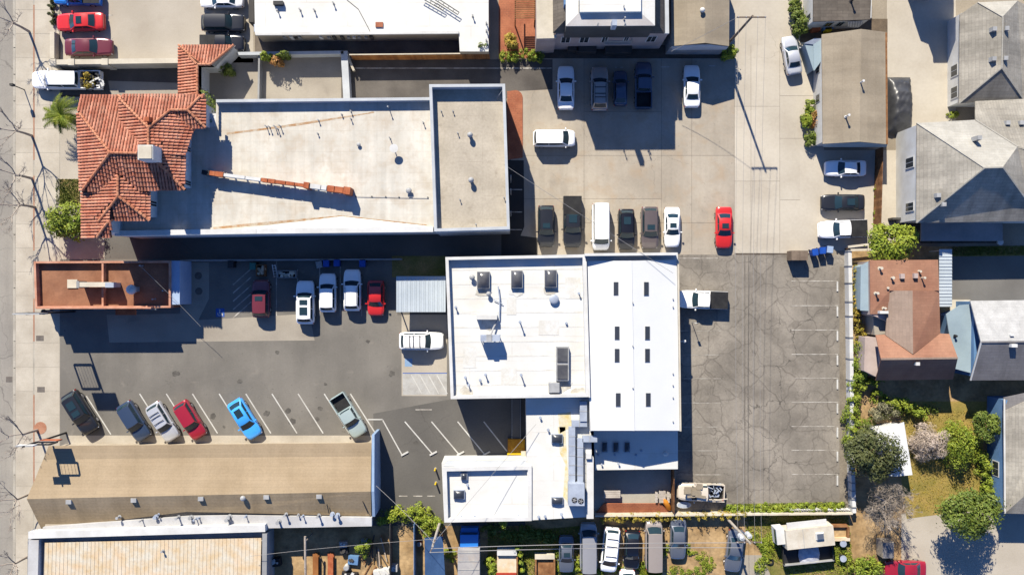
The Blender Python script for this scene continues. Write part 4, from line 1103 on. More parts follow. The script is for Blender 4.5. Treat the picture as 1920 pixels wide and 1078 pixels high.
pbox(jb, 476, 46, 496, 60, 0, 2.8, m_galv, "side_vent"); pbox(jb, 466, -10, 476, 42, 0, 2.2, m_darkwall, "side_block")
for x in (532, 545, 552, 560, 600, 615, 625, 640, 652, 662, 672, 685, 695):
    c = P(x, 67, 2.2); b = MB(); b.box((c.x, c.y - .05, 1.6), (.35, .2, random.uniform(.5, 1.2))); b.build("wall_fixture", random.choice((m_white, m_greywall, m_darkwall)), jb)
sheet("walkway", R(478, 55, 916, 106), 0.01, M("walkway_brown", A(150, 128, 104), A(124, 104, 84), .4, fine=.12))
# fence and garden walls between
wf = empty("wooden_fence", P(780, 108), "brown plank fence along the alley below the white roof", "fence")
n_ = 60
for k in range(n_):
    x = 657 + k * (918 - 657) / n_; y = 104 - k * .03
    p = P(x + 2, y, 1.85); b = MB(); b.box((p.x, p.y, .92 + random.uniform(-.02, .02)), (.245, .05, 1.85)); b.build("plank", m_wood_o if k < 48 else m_wood, wf)
p, q = P(655, 103, 1.9), P(863, 101, 1.9); bar(wf, p, q, .12, .06, m_cream, "top_rail")
cw = empty("courtyard_wall", P(560, 140), "pale wall enclosing the small courtyard beside the hall", "wall")
ZCW = 1.25
for (ax, ay, bx, by, t, mt) in ((446, 101, 644, 98.5, .35, m_blue_white), (645, 96, 650, 186, .75, m_blue_white), (484.5, 103, 483, 187, .2, m_greywall)):
    p, q = P(ax, ay, ZCW), P(bx, by, ZCW); zc_ = ZCW if t > .3 else 1.0
    bar(cw, (p.x, p.y, zc_ / 2), (q.x, q.y, zc_ / 2), t, zc_, mt, "wall_panel")
p, q = P(652, 108, 1.2), P(663, 132, .8); bar(cw, (p.x, p.y, .55), (q.x, q.y, .4), .25, .8, m_cream, "buttress")
cw2 = empty("cream_garden_wall", P(220, 115), "low cream wall below the beige car park", "wall")
for (ax, ay, bx, by, t, h) in ((95, 117, 334, 114, .55, 2.0), (97.5, 60, 97.5, 110, .5, 1.0)):
    p, q = P(ax, ay, h), P(bx, by, h); bar(cw2, (p.x, p.y, h / 2), (q.x, q.y, h / 2), t, h, m_cream, "wall_panel")
for x, y in ((98, 117), (133, 116.5), (196, 116)):
    c = P(x, y, 2.1); b = MB(); b.box((c.x, c.y, 1.05), (.7, .7, 2.1)); b.build("pillar", m_cream, cw2)

# ================= tiered building, top centre
kb_ = empty("tiered_building", P(1130, 40), "tall tiered building with white top roof and dark hipped skirt", "building")
ZK1, ZK2 = 6.3, 9.0
walls(kb_, [(1006, -80), (1254, -80), (1254, 62), (1043, 64), (1043, 70), (1006, 72)], 5.6, m_pinkwall)
deck(kb_, [(1005, -80), (1038, -80), (1038, 66), (1043, 66), (1043, 72), (1006, 73)], 5.9, m_cream, zp=5.9, name="ledge_roof")
plane(kb_, [(1036, -80, ZK1), (1064, -80, 7.6), (1064, 34, 7.6), (1037, 62, ZK1)], m_drk_sh)
plane(kb_, [(1037, 62, ZK1), (1064, 34, 7.6), (1228, 34, 7.6), (1245, 63, ZK1)], m_drk_sh)
plane(kb_, [(1228, -80, 7.6), (1244, -80, ZK1), (1245, 63, ZK1), (1228, 34, 7.6)], m_drk_sh)
bar(kb_, P(1249, -80, 6.2), P(1250.5, 64, 6.2), .4, .3, m_blue_white, "gutter")
walls(kb_, [(1062, -80), (1227, -80), (1227, 48), (1062, 49)], 8.9, m_darkwall, 5.0)
plane(kb_, [(1061, -80, ZK2), (1085, -80, 9.2), (1085, 25, 9.2), (1061, 49.5, ZK2)], m_wroof)
plane(kb_, [(1061, 49.5, ZK2), (1085, 25, 9.2), (1202, 25, 9.2), (1228, 48.5, ZK2)], M("rosy_roof", A(238, 226, 216), A(222, 208, 198), .4, fine=.06))
plane(kb_, [(1202, -80, 9.2), (1228, -80, ZK2), (1228, 48.5, ZK2), (1202, 25, 9.2)], m_wroof)
kt = deck(kb_, [(1087, -80), (1202, -80), (1202, 22), (1087, 23)], 9.6, m_wroof, zp=9.6, t=.5)
for x, y in ((1170, 12), (1172, 33), (1122, 44), (1173, 44)): pipe(kt, x, y, 9.1, .7, .05)
pbox(kb_, 1148, 37, 1157, 48, 8.8, 10.2, m_galv, "roof_vent"); pbox(kb_, 1058, -5, 1069, 9, 7, 8.4, m_bluewall, "skylight")
a, c = XY(1043, 64, 5.6), XY(1254, 62, 5.6)
for t0, t1 in ((.05, .14), (.22, .31), (.42, .48), (.62, .67), (.83, .92)): window_on(kb_, a, c, t0, t1, 2.6, 4.6)
b = MB(); bal = [XY(1133, 83, 3.2), XY(1183, 82, 3.2), XY(1183, 72, 3.2), XY(1133, 72, 3.2)]
b.prism(bal, 2.9, 3.05, bottom=True); bo = b.build("balcony", m_vent, kb_)
for (p, q) in ((bal[0], bal[1]), (bal[1], bal[2]), (bal[3], bal[0])):
    b = MB(); b.tube([(p.x, p.y, 4.0), (q.x, q.y, 4.0)], .05, 5); b.tube([(p.x, p.y, 3.5), (q.x, q.y, 3.5)], .03, 5); b.build("railing", m_cream, bo)
for x, y, w_ in ((1075, 88, 1.2), (1100, 90, 2.2), (1160, 92, 3.0)):
    c = P(x, y, 1.2); b = MB(); b.box((c.x, c.y, .6), (w_, .8, 1.2)); b.build("lean_to", m_darkwall, kb_)
# tan neighbour roof
mb_ = empty("tan_gable_garage", P(1313, 40), "garage with smooth tan roof between tiered building and alley", "building")
walls(mb_, [(1259, -80), (1367, -80), (1366, 84), (1260, 84)], 3.7, m_greywall)
mr = plane(mb_, [(1258, -80, 3.8), (1322, -80, 4.6), (1322, 81, 4.6), (1259, 87, 3.8)], m_tan_flat)
mr2 = plane(mb_, [(1322, -80, 4.6), (1368, -80, 3.9), (1367, 87, 3.9), (1322, 81, 4.6)], m_tan_flat)
turbine(mr, 1318, 18, 4.5, .6, .28, m_white)
a, c = XY(1260, 84, 3.7), XY(1366, 84, 3.7)
plane(mb_, [(1259, 88, 3.6), (1300, 84.5, 3.9), (1330, 84, 3.9), (1366, 88, 3.6), (1362, 93, 2.6), (1262, 94, 2.6)], m_blue_white, .1, "gable_fascia")
# patio screen walls of the red court
p, q = P(921, -30, 2.4), P(922, 100, 2.4); b = None
rcw = empty("pergola", P(985, 20), "dark slatted pergola over the red brick patio", "pergola")
for k in range(9):
    p, q = P(965, 2 + k * 4, 2.6), P(1003, 2 + k * 4, 2.6); bar(rcw, p, q, .1, .08, m_wood, "slat")
for x in (966, 1003):
    p, q = P(x, -20, 2.5), P(x, 38, 2.5); bar(rcw, p, q, .12, .14, m_wood, "beam")
    c = P(x, 36, 2.4); b = MB(); b.box((c.x, c.y, 1.2), (.12, .12, 2.4)); b.build("post", m_wood, rcw)

# ------------------------------------------------------------------ vehicles
m_glass = M("car_glass", (0.016, 0.034, 0.046), rough=0.08, fine=0, spec=0.35)
m_tyre = M("tyre_rubber", (0.012, 0.012, 0.012), rough=0.8, fine=0.2)
m_rim = M("wheel_rim", (0.45, 0.45, 0.46), rough=0.35, metal=0.8, fine=0)
m_lampw = M("headlight_lens", (0.6, 0.62, 0.64), rough=0.1, spec=0.6, fine=0)
m_lampr = M("taillight_lens", (0.35, 0.015, 0.012), rough=0.15, spec=0.6, fine=0)
m_trim = M("black_trim", (0.015, 0.015, 0.016), rough=0.5, fine=0.1)
m_bed = M("bed_liner", (0.008, 0.008, 0.010), (0.02, 0.02, 0.02), 1.0, rough=0.75, fine=0.2)
m_chrome = M("chrome", (0.7, 0.7, 0.7), rough=0.15, metal=1.0, fine=0)

STY = {  # L W H belt hood_front deck  x0 x1 x2 x3
    "sedan": (4.75, 1.84, 1.45, 0.94, 0.74, 0.98, 0.20, 0.055, -0.20, -0.355),
    "hatch": (4.30, 1.78, 1.50, 0.96, 0.78, 1.00, 0.23, 0.085, -0.31, -0.455),
    "suv": (4.65, 1.88, 1.70, 1.06, 0.90, 1.06, 0.215, 0.095, -0.37, -0.462),
    "van": (5.00, 1.96, 1.78, 1.08, 0.88, 1.08, 0.335, 0.185, -0.43, -0.484),
    "bigvan": (5.30, 2.00, 2.15, 1.25, 1.02, 1.25, 0.372, 0.275, -0.478, -0.493),
    "pickup": (5.60, 1.95, 1.80, 1.12, 0.98, 1.10, 0.215, 0.115, -0.10, -0.135),
    "longcab": (6.40, 1.95, 1.85, 1.12, 0.98, 1.10, 0.30, 0.235, -0.17, -0.185),
}
def build_style(st):
    L, W, H, zb, zf, zd, a0, a1, a2, a3 = STY[st]
    w = W / 2; x0, x1, x2, x3 = a0 * L, a1 * L, a2 * L, a3 * L
    parts = {}
    pick = st in ("pickup", "longcab")
    # -- body shell
    st_f = [(-.5, .70, .80), (-.49, .84, .93), (-.455, .945, 1), (-.38, .985, 1), (-.2, 1, 1), (0, 1, 1), (.2, 1, 1), (.33, .985, .96), (.42, .94, .90), (.47, .86, .82), (.492, .75, .72), (.5, .62, .60)]
    rows = []
    xend = x3 - 0.02 if pick else None
    for f, wf, hf in st_f:
        x = f * L
        if pick and x < xend: continue
        hw = w * wf
        if x < x3: zt = zd * (1 if hf >= 1 else 0.62 + 0.38 * hf)
        elif x <= x0: zt = zb + (zd - zb) * max(0, min(1, (x0 - x) / (x0 - x3)))
        else:
            t = (x - x0) / (L / 2 - x0); zt = zb + (zf - zb) * t ** 1.6
            if hf < .8: zt *= 0.80 + 0.2 * hf
        rows.append((x, hw, zt))
    if pick:
        rows.insert(0, (xend, w, zb))
    b = MB(); nr = len(rows)
    for x, hw, zt in rows:
        zl = 0.27
        prof = [(hw * .93, zl), (hw, zl + .15), (hw, zl + (zt - zl) * .6), (hw * .975, zt - .08), (hw * .90, zt - .02), (hw * .55, zt + .015), (0, zt + .025)]
        prof = prof + [(-y, z) for y, z in reversed(prof[:-1])]
        for y, z in prof: b.v.append((x, y, z))
    n = 13
    for i in range(nr - 1):
        for j in range(n - 1):
            b.f.append((i * n + j, (i + 1) * n + j, (i + 1) * n + j + 1, i * n + j + 1)); b.m.append(0)
        b.f.append((i * n + n - 1, (i + 1) * n + n - 1, (i + 1) * n, i * n)); b.m.append(0)
    b.f.append(tuple(reversed(range(n)))); b.m.append(0)
    b.f.append(tuple((nr - 1) * n + j for j in range(n))); b.m.append(0)
    # -- cabin
    wb = w * 0.90; wr = w * (0.80 if st in ("bigvan",) else 0.74 if st in ("van", "suv", "pickup", "longcab") else 0.70)
    bow0, bow3 = 0.10, 0.06
    vs = [-1, -.6, 0, .6, 1]
    def lat(r, v):
        q = 1 - v * v
        if r == 0: return Vector((x0 + bow0 * q - 0.05 * abs(v), wb * v, zb - .02))
        if r == 4: return Vector((x3 - bow3 * q + 0.03 * abs(v), wb * .97 * v, (zd if not pick else zb) - .02))
        xx = (x1, (x1 + x2) / 2, x2)[r - 1] + (bow0 * .6 * q if r == 1 else (-bow3 * q if r == 3 else 0))
        zz = H - .055 + .055 * q - (.02 if r != 2 else 0)
        ww = wr * (1.0 if r == 2 else .975)
        return Vector((xx, ww * v, zz))
    base = len(b.v)
    for r in range(5):
        for v in vs: b.v.append(tuple(lat(r, v)))
    for r in range(4):
        for j in range(4):
            b.f.append((base + r * 5 + j, base + r * 5 + j + 1, base + (r + 1) * 5 + j + 1, base + (r + 1) * 5 + j)); b.m.append(0)
    for j, fl in ((0, False), (4, True)):
        f = [base + r * 5 + j for r in range(5)]
        b.f.append(tuple(f if not fl else reversed(f))); b.m.append(0)
    me = b.mesh("body", [m_trim]); smooth_by_angle(me, 38); parts["body"] = me
    # -- glass patches
    def patch(name, r0, r1, u0, u1, v0, v1, off):
        g = MB(); nu, nv = 3, 6
        for iu in range(nu):
            for iv in range(nv):
                u = u0 + (u1 - u0) * iu / (nu - 1); v = v0 + (v1 - v0) * iv / (nv - 1)
                p = lat(r0, v) * (1 - u) + lat(r1, v) * u
                g.v.append(tuple(p + off))
        for iu in range(nu - 1):
            for iv in range(nv - 1):
                a = iu * nv + iv
                g.f.append((a, a + 1, a + nv + 1, a + nv)); g.m.append(0)
        parts[name] = g.mesh(name, [m_glass], smooth=True)
    patch("windshield", 0, 1, .03, .93, -.9, .9, Vector((.012, 0, .014)))
    patch("rear_window", 3, 4, .10, .80, -.84, .84, Vector((-.012, 0, .014)))
    for nm, s in (("side_window_l", 1), ("side_window_r", -1)):
        g = MB()
        def sp(x, t):
            # point on the side plane at length x, height t (0 belt, 1 roof)
            y = (wb * .97) * (1 - t) + wr * t
            return (x, s * (y + .012), (zb - .02) * (1 - t) + (H - .07) * t)
        xa0, xa1 = x0 - .22, x1 - .06; xb1, xb0 = x2 + .05, x3 + .18 if not pick else x3 + .06
        xm = (xa1 + xb1) / 2 - .05
        for (p, q, r_, t_) in ((xa0, xm + .03, xm + .03, xa1), (xm - .03, xb0, xb1, xm - .03)):
            pts = [sp(p, .10), sp(q, .10), sp(r_, .88), sp(t_, .88)]
            if s > 0: pts = pts[::-1]
            g.add(pts, [(0, 1, 2, 3)])
        parts[nm] = g.mesh("side_window", [m_glass])
    # -- wheels
    r = 0.34 if st in ("sedan", "hatch") else 0.38
    g = MB(); ri = MB()
    def wheelmesh(mb, rr, hw2, seg=16):
        base = len(mb.v)
        for yy, q in ((-hw2, rr * .93), (-hw2 * .7, rr), (hw2 * .7, rr), (hw2, rr * .93)):
            for k in range(seg):
                t = 2 * math.pi * k / seg; mb.v.append((q * math.cos(t), yy, q * math.sin(t)))
        for i in range(3):
            for k in range(seg):
                k2 = (k + 1) % seg
                mb.f.append((base + i * seg + k, base + i * seg + k2, base + (i + 1) * seg + k2, base + (i + 1) * seg + k)); mb.m.append(0)
        mb.f.append(tuple(base + k for k in range(seg))); mb.m.append(0); mb.f.append(tuple(base + 3 * seg + k for k in reversed(range(seg)))); mb.m.append(0)
    wheelmesh(g, r, .11); wheelmesh(ri, r * .62, .118, 10)
    parts["tyre"] = g.mesh("wheel", [m_tyre]); parts["rim"] = ri.mesh("rim", [m_rim])
    parts["_wheel_at"] = [(L * .31, s * (w - .115), r) for s in (1, -1)] + [(-L * .30, s * (w - .115), r) for s in (1, -1)]
    # -- lamps, mirrors, number plate, bumper strip
    for nm, mt, sx in (("headlight", m_lampw, 1), ("taillight", m_lampr, -1)):
        g = MB(); xx = sx * L * (.462 if sx > 0 else .482)
        g.box((0, 0, 0), (.26 if sx > 0 else .12, .30, .13), 0, 0, .8)
        parts[nm] = g.mesh(nm, [mt])
        zl = (zf - .16) if sx > 0 else (min(zd, zb) - .22)
        if pick and sx < 0: zl = .85
        parts["_" + nm] = [(xx, s * w * (.70 if sx > 0 else .76), zl) for s in (1, -1)]
    g = MB(); g.box((0, 0, 0), (.14, .22, .14), 0, 0, .85); parts["mirror"] = g.mesh("mirror", [m_trim])
    parts["_mirror"] = [(x0 - .32, s * (w + .09), zb + .06) for s in (1, -1)]
    g = MB(); g.box((L * .497, 0, .45), (.10, W * .74, .16)); parts["front_bumper"] = g.mesh("bumper", [m_trim])
    g = MB(); g.box((-L * .497, 0, .48), (.10, W * .8, .16)); parts["rear_bumper"] = g.mesh("bumper", [m_trim])
    g = MB(); xg = L * .5 - .005; g.box((L * .492, 0, zf * .72), (.07, W * .42, .12)); parts["grille"] = g.mesh("grille", [m_trim])
    # -- hood panel and wipers
    g = MB(); hx0, hx1 = x0 + .10, L * .455
    for i in range(5):
        t = i / 4; x = hx0 + (hx1 - hx0) * t; tt = (x - x0) / (L / 2 - x0); z = zb + (zf - zb) * tt ** 1.6 + .03
        ww = w * (.78 - .10 * t)
        for v in (-1, -.5, 0, .5, 1): g.v.append((x, ww * v, z + .012 * (1 - v * v) - (.02 if t == 1 else 0)))
    for i in range(4):
        for j in range(4): g.f.append((i * 5 + j, (i + 1) * 5 + j, (i + 1) * 5 + j + 1, i * 5 + j + 1)); g.m.append(0)
    parts["hood"] = g.mesh("hood", [m_trim], smooth=True)
    g = MB()
    for s in (1, -1): g.tube([(x0 + .03, s * .1 + .25, zb + .03), (x0 - .12, s * .1 - .25 + .1, zb + .10)], .012, 4)
    parts["wiper"] = g.mesh("wiper", [m_trim])
    if pick:
        xf, xr = x3 - .04, -L / 2 + .02; zt = zb
        g = MB(); t = .10
        for s in (1, -1): g.box(((xf + xr) / 2, s * (w - .02 - t / 2), (zt + .28) / 2), (xf - xr, t, zt - .28))
        g.box((xf - t / 2, 0, (zt + .28) / 2), (t, W - .26, zt - .30)); parts["bed_wall"] = g.mesh("bed_wall", [m_trim])
        g = MB(); g.box((xr + t / 2, 0, (zt + .42) / 2), (t, W - .26, zt - .44)); parts["tailgate"] = g.mesh("tailgate", [m_trim])
        g = MB(); g.box(((xf + xr) / 2, 0, .62), (xf - xr - .2, W - .26, .06))
        for k in range(9): g.box(((xf + xr) / 2, -W * .36 + k * W * .09, .655), (xf - xr - .22, .05, .02))
        parts["bed_floor"] = g.mesh("bed_floor", [m_bed])
        g = MB(); g.box(((xf + xr) / 2, 0, zt + .02), (xf - xr + .04, W - .10, .05)); g.box(((xf + xr) / 2, 0, zt + .05), (.03, W - .3, .012)); parts["bed_cover"] = g.mesh("bed_cover", [m_bed])
        parts["_bed"] = (xf, xr, zt, W)
    # -- options
    zr = H + .02
    xm = (x1 + x2) / 2
    g = MB(); g.box((x1 - .42, 0, zr - .008), (.55, wr * 1.15, .016)); parts["sunroof"] = g.mesh("sunroof", [m_glass])
    g = MB(); g.box((xm - .28, 0, zr - .006), (.85, wr * 1.15, .016)); parts["glass_roof"] = g.mesh("glass_roof", [m_glass])
    g = MB(); g.tube([(x1 - .12, 0, zr - .02), (x1 - .2, 0, zr + .03), (x2 + .2, 0, zr + .03), (x2 + .1, 0, zr - .02)], .022, 5); parts["roof_rail"] = g.mesh("roof_rail", [m_trim])
    parts["_roof_rail"] = [(0, s * wr * .86, 0) for s in (1, -1)]
    g = MB(); g.box((0, 0, zr + .035), (.07, wr * 1.72, .03)); parts["cross_bar"] = g.mesh("cross_bar", [m_trim])
    parts["_cross_bar"] = [(x1 - .5, 0, 0), (xm - .1, 0, 0), (x2 + .6, 0, 0)]
    g = MB(); g.box((x2 + .12, 0, zr - .005), (.03, .04, .06)); parts["antenna"] = g.mesh("antenna", [m_trim])
    parts["_wr"] = wr; parts["_rx"] = (x1, x2, zr)
    return parts
CARM = {}
def paint(name, c, metal=0.0, rough=0.32):
    return M("paint_" + name, c, rough=rough, metal=metal, fine=0.03, fscale=3, coat=0.7, spec=0.5)
PAINT = {
    "white": paint("white", (0.78, 0.78, 0.77)), "silver": paint("silver", (0.50, 0.51, 0.53), 0.35), "grey": paint("grey", (0.16, 0.155, 0.16), 0.25),
    "darkgrey": paint("dark_grey", (0.018, 0.019, 0.022), 0.2), "black": paint("black", (0.006, 0.006, 0.008)), "red": paint("red", (0.50, 0.02, 0.018)),
    "maroon": paint("maroon", (0.13, 0.022, 0.032), 0.1), "crimson": paint("crimson", (0.26, 0.012, 0.026)), "blue": paint("bright_blue", (0.05, 0.32, 0.78)), "navy": paint("blue_grey", (0.035, 0.055, 0.10), 0.2),
    "tan": paint("tan", (0.30, 0.26, 0.23), 0.2), "mint": paint("grey_green", (0.38, 0.46, 0.44), 0.25), "brown": paint("brown_grey", (0.105, 0.085, 0.082), 0.2),
    "deepblue": paint("deep_blue", (0.02, 0.16, 0.52)), "cream": paint("cream", (0.52, 0.46, 0.38)), "slate": paint("slate", (0.11, 0.125, 0.155), 0.25), "midgrey": paint("mid_grey", (0.27, 0.27, 0.285), 0.2), "wine": paint("wine", (0.24, 0.02, 0.035), 0.1),
}
def child(name, me, parent, loc=(0, 0, 0), mat=None, sx=1.0):
    o = bpy.data.objects.new(name, me); COL.objects.link(o); o.parent = parent; o.location = loc
    if sx != 1.0: o.scale = (1, sx, 1)
    if mat is not None:
        o.material_slots[0].link = 'OBJECT'; o.material_slots[0].material = mat
    return o
GROUPS = {}
def car(name, cx, cy, deg, st, col, label, group, L=None, W=None, cat=None, opt=(), z=0.022, zc=0.7, roofcol=None):
    if st not in CARM: CARM[st] = build_style(st)
    pt = CARM[st]; S0 = STY[st]
    p = P(cx, cy, zc); p.z = z
    root = empty(name, p, label, cat or {"pickup": "pickup truck", "longcab": "truck", "van": "van", "bigvan": "van", "suv": "car", "sedan": "car", "hatch": "car"}[st], group)
    root.rotation_euler = (0, 0, math.radians(deg))
    root.scale = ((L or S0[0]) / S0[0], (W or S0[1]) / S0[1], 1)
    pm = PAINT[col]
    child("body", pt["body"], root, mat=pm)
    child("hood", pt["hood"], root, mat=pm)
    child("windshield", pt["windshield"], root)
    child("wiper", pt["wiper"], root)
    if "panel" not in opt: child("rear_window", pt["rear_window"], root)
    child("side_window", pt["side_window_l"], root); child("side_window", pt["side_window_r"], root)
    for q in pt["_wheel_at"]:
        wh = child("wheel", pt["tyre"], root, q); child("rim", pt["rim"], wh)
    for nm in ("headlight", "taillight"):
        for q in pt["_" + nm]: child(nm, pt[nm], root, q)
    for q in pt["_mirror"]: child("mirror", pt["mirror"], root, q, pm)
    child("bumper", pt["front_bumper"], root, mat=m_chrome if "chrome" in opt else pm); child("bumper", pt["rear_bumper"], root, mat=m_chrome if "chrome" in opt else pm)
    child("grille", pt["grille"], root)
    if st in ("pickup", "longcab"):
        child("bed_wall", pt["bed_wall"], root, mat=pm); child("tailgate", pt["tailgate"], root, mat=pm); child("bed_floor", pt["bed_floor"], root)
        if "cover" in opt: child("bed_cover", pt["bed_cover"], root)
    for nm in ("sunroof", "glass_roof", "antenna"):
        if nm in opt: child(nm, pt[nm], root)
    if "rails" in opt:
        for q in pt["_roof_rail"]: child("roof_rail", pt["roof_rail"], root, q)
    if "bars" in opt:
        for q in pt["_cross_bar"]: child("cross_bar", pt["cross_bar"], root, q)
    return root
U, D, Lf, Rt = 90, 270, 180, 0
G_A = "cars parked in the beige lot by the tiled house"; G_B = "cars parked below the tiered roof building"; G_C = "cars in the row above the white roofed building"
G_D = "cars beside the tan roofed garage"; G_E = "cars parked facing the dark alley"; G_F = "cars parked on the slanted bays"; G_G = "vehicles parked in the dirt yard"
car("parked_pickup", 146, -6, 180, "pickup", "deepblue", "blue pickup truck cut by the top edge above the red car", G_A, L=5.2, opt=("cover",))
car("parked_car", 151, 42, 182, "sedan", "red", "bright red sedan between the blue pickup and the maroon car", G_A, L=5.3, W=2.0, opt=("sunroof",))
car("parked_car", 167, 89, 1, "sedan", "maroon", "dusty maroon sedan parked against the low cream wall", G_A, L=5.2, W=1.95)
car("parked_car", 416, -1, 180, "sedan", "white", "white car cut by the top edge beside the white roof", G_A, L=4.8, W=1.95)
car("parked_car", 419, 44, 0, "suv", "darkgrey", "dark grey car parked under the white car near the top edge", G_A, L=4.8, W=1.95)
car("parked_pickup", 418, 83, 0, "pickup", "black", "black pickup with a grey bed cover half behind the tiled wing", G_A, L=4.9, W=1.85, opt=("cover",))
car("landscaping_truck", 127, 151, 180, "longcab", "white", "long white truck with plants in its bed parked by the street", None, L=7.7, W=2.05, cat="truck")
car("parked_car", 1061, 165, U, "sedan", "white", "white sedan at the edge of the big shadow, leftmost of its row", G_B, L=4.85, W=1.9)
car("parked_car", 1124, 167, U, "suv", "tan", "tan station car with roof rack parked in the big shadow", G_B, L=4.85, W=1.92, opt=("rails", "bars", "chrome"))
car("parked_car", 1163, 166, U, "hatch", "navy", "small dark blue car between tan car and dark pickup", G_B, L=3.9, W=1.55)
car("parked_pickup", 1206, 161, U, "pickup", "navy", "dark pickup with black open bed parked in the big shadow", G_B, L=5.2, W=1.9)
car("parked_car", 1297, 162, U, "sedan", "white", "white sedan half in sun, parked apart nearest the alley", G_B, L=4.7, W=1.82)
car("parked_van", 1039, 260, 0, "van", "white", "white minivan standing crosswise in the middle of the concrete lot", None, L=4.65, W=1.9, opt=("antenna",))
car("parked_car", 1024, 424, D, "suv", "darkgrey", "black car at the shaded left end of the lower row", G_C, L=4.6, W=1.9, opt=("sunroof",))
car("parked_pickup", 1073, 416, D, "pickup", "darkgrey", "black pickup with a covered bed beside the white panel van", G_C, L=5.7, W=2.1, opt=("glass_roof", "cover"))
car("parked_van", 1126, 425, D, "bigvan", "white", "white panel van between dark cars above the white roof", G_C, L=5.2, W=2.0, opt=("panel",))
car("parked_car", 1174, 430, D, "suv", "black", "black car just beside the white panel van", G_C, L=4.5, W=1.85, opt=("glass_roof",))
car("parked_car", 1218, 427, D, "suv", "brown", "grey brown car with a sunroof between black car and white sedan", G_C, L=4.65, W=1.95, opt=("sunroof",))
car("parked_car", 1260, 426, D, "sedan", "white", "white sedan with dark sunroof at the end of its row", G_C, L=4.4, W=1.78, opt=("sunroof",))
car("parked_car", 1357, 427, D, "sedan", "red", "bright red sedan standing alone beside the alley", None, L=4.6, W=1.85, opt=("sunroof",))
car("parked_car", 1484, 104, 100, "sedan", "silver", "silver car parked slanted along the hedge of the alley", G_D, L=4.3, W=1.75)
car("parked_car", 1585, 316, 180, "sedan", "white", "white sedan in the shadow of the tan garage", G_D, L=4.5, W=1.8)
car("parked_car", 1580, 380, 180, "sedan", "darkgrey", "dark grey sedan with sunroof between white sedan and white pickup", G_D, L=4.75, W=1.85, opt=("glass_roof",))
car("parked_pickup", 1579, 430, 182, "pickup", "white", "white pickup with a brown bed cover above the blue bins", G_D, L=5.3, W=2.0, opt=("cover",))
car("parked_car", 490, 560, U, "suv", "maroon", "maroon car with sunroof beside the striped bay", G_E, L=4.2, W=1.95, opt=("sunroof",))
car("parked_car", 573, 567, U, "suv", "white", "white car with two dark roof windows, longest of the white cars", G_E, L=4.8, W=2.05, opt=("sunroof", "glass_roof"))
car("parked_car", 615, 549, U, "suv", "white", "white car between two larger white cars facing the alley", G_E, L=4.3, W=1.9, opt=("antenna",))
car("parked_car", 661, 544, U, "suv", "white", "white car with black tail beside the red car", G_E, L=4.6, W=1.95, opt=("antenna", "rails"))
car("parked_car", 705, 559, D, "hatch", "red", "red hatchback backed in beside the corrugated canopy", G_E, L=3.9, W=1.9)
car("parked_car", 790, 639, 0, "suv", "white", "white car with roof bars nosed up to the white building", None, L=4.9, W=2.0, opt=("bars", "rails"))
DG = 302
car("parked_car", 151, 773, DG, "suv", "darkgrey", "dark grey car with two roof windows nearest the street", G_F, L=5.1, W=2.1, opt=("sunroof", "glass_roof"))
car("parked_car", 252, 789, DG, "suv", "navy", "dark blue grey car beside the pale car with roof bars", G_F, L=4.6, W=1.95)
car("parked_car", 306, 790, DG, "suv", "silver", "pale silver car with black roof bars beside the dark red car", G_F, L=4.6, W=1.9, opt=("bars",))
car("parked_car", 357, 787, DG, "suv", "crimson", "dark red car on the slanted bays", G_F, L=4.5, W=1.9)
car("parked_car", 459, 785, DG, "hatch", "blue", "bright blue hatchback with dark glass roof on the slanted bays", G_F, L=4.7, W=1.95, opt=("glass_roof",))
car("parked_pickup", 654, 778, DG, "pickup", "mint", "grey green pickup with open bed on the slanted bays", G_F, L=5.2, W=1.95)
car("parked_pickup", 1317, 562, 178, "pickup", "white", "white pickup with black bed cover beside the white building", None, L=5.5, W=2.05, opt=("cover",))
car("work_truck", 1314, 922, 178, "pickup", "cream", "old cream pickup loaded with scrap beside the patio", None, L=5.2, W=1.95)
car("parked_car", 1062, 1038, D, "sedan", "slate", "dark grey sedan, leftmost parked in the dirt yard", G_G, L=4.1, W=1.7, opt=("sunroof",))
car("parked_van", 1103, 1024, U, "bigvan", "midgrey", "slate van with grey roof beside the white car in the yard", G_G, L=5.3, W=1.95, opt=("panel",))
car("parked_car", 1144, 1030, 264, "van", "white", "white car with roof bars in the dirt yard", G_G, L=4.9, W=1.9, opt=("bars",))
car("parked_car", 1185, 1030, 268, "hatch", "black", "black car with red tail lamps in the dirt yard", G_G, L=4.3, W=1.8)
car("parked_van", 1225, 1020, U, "bigvan", "tan", "tan van with a roof vent in the dirt yard", G_G, L=5.5, W=1.95, opt=("panel",))
car("parked_car", 1271, 1010, 269, "sedan", "slate", "silver blue sedan parked alone by the dry grass patch", G_G, L=4.5, W=1.8)
car("parked_car", 1377, 1032, 263, "sedan", "slate", "blue grey sedan under the utility pole with transformers", G_G, L=4.7, W=1.9)
car("parked_car", 1697, 1066, 180, "sedan", "crimson", "dark red car cut by the bottom edge on the drive", None, L=4.5, W=1.85)
car("parked_car", 1176, 1103, D, "hatch", "white", "white car roof just showing at the bottom edge", G_G, L=4.2, W=1.8)

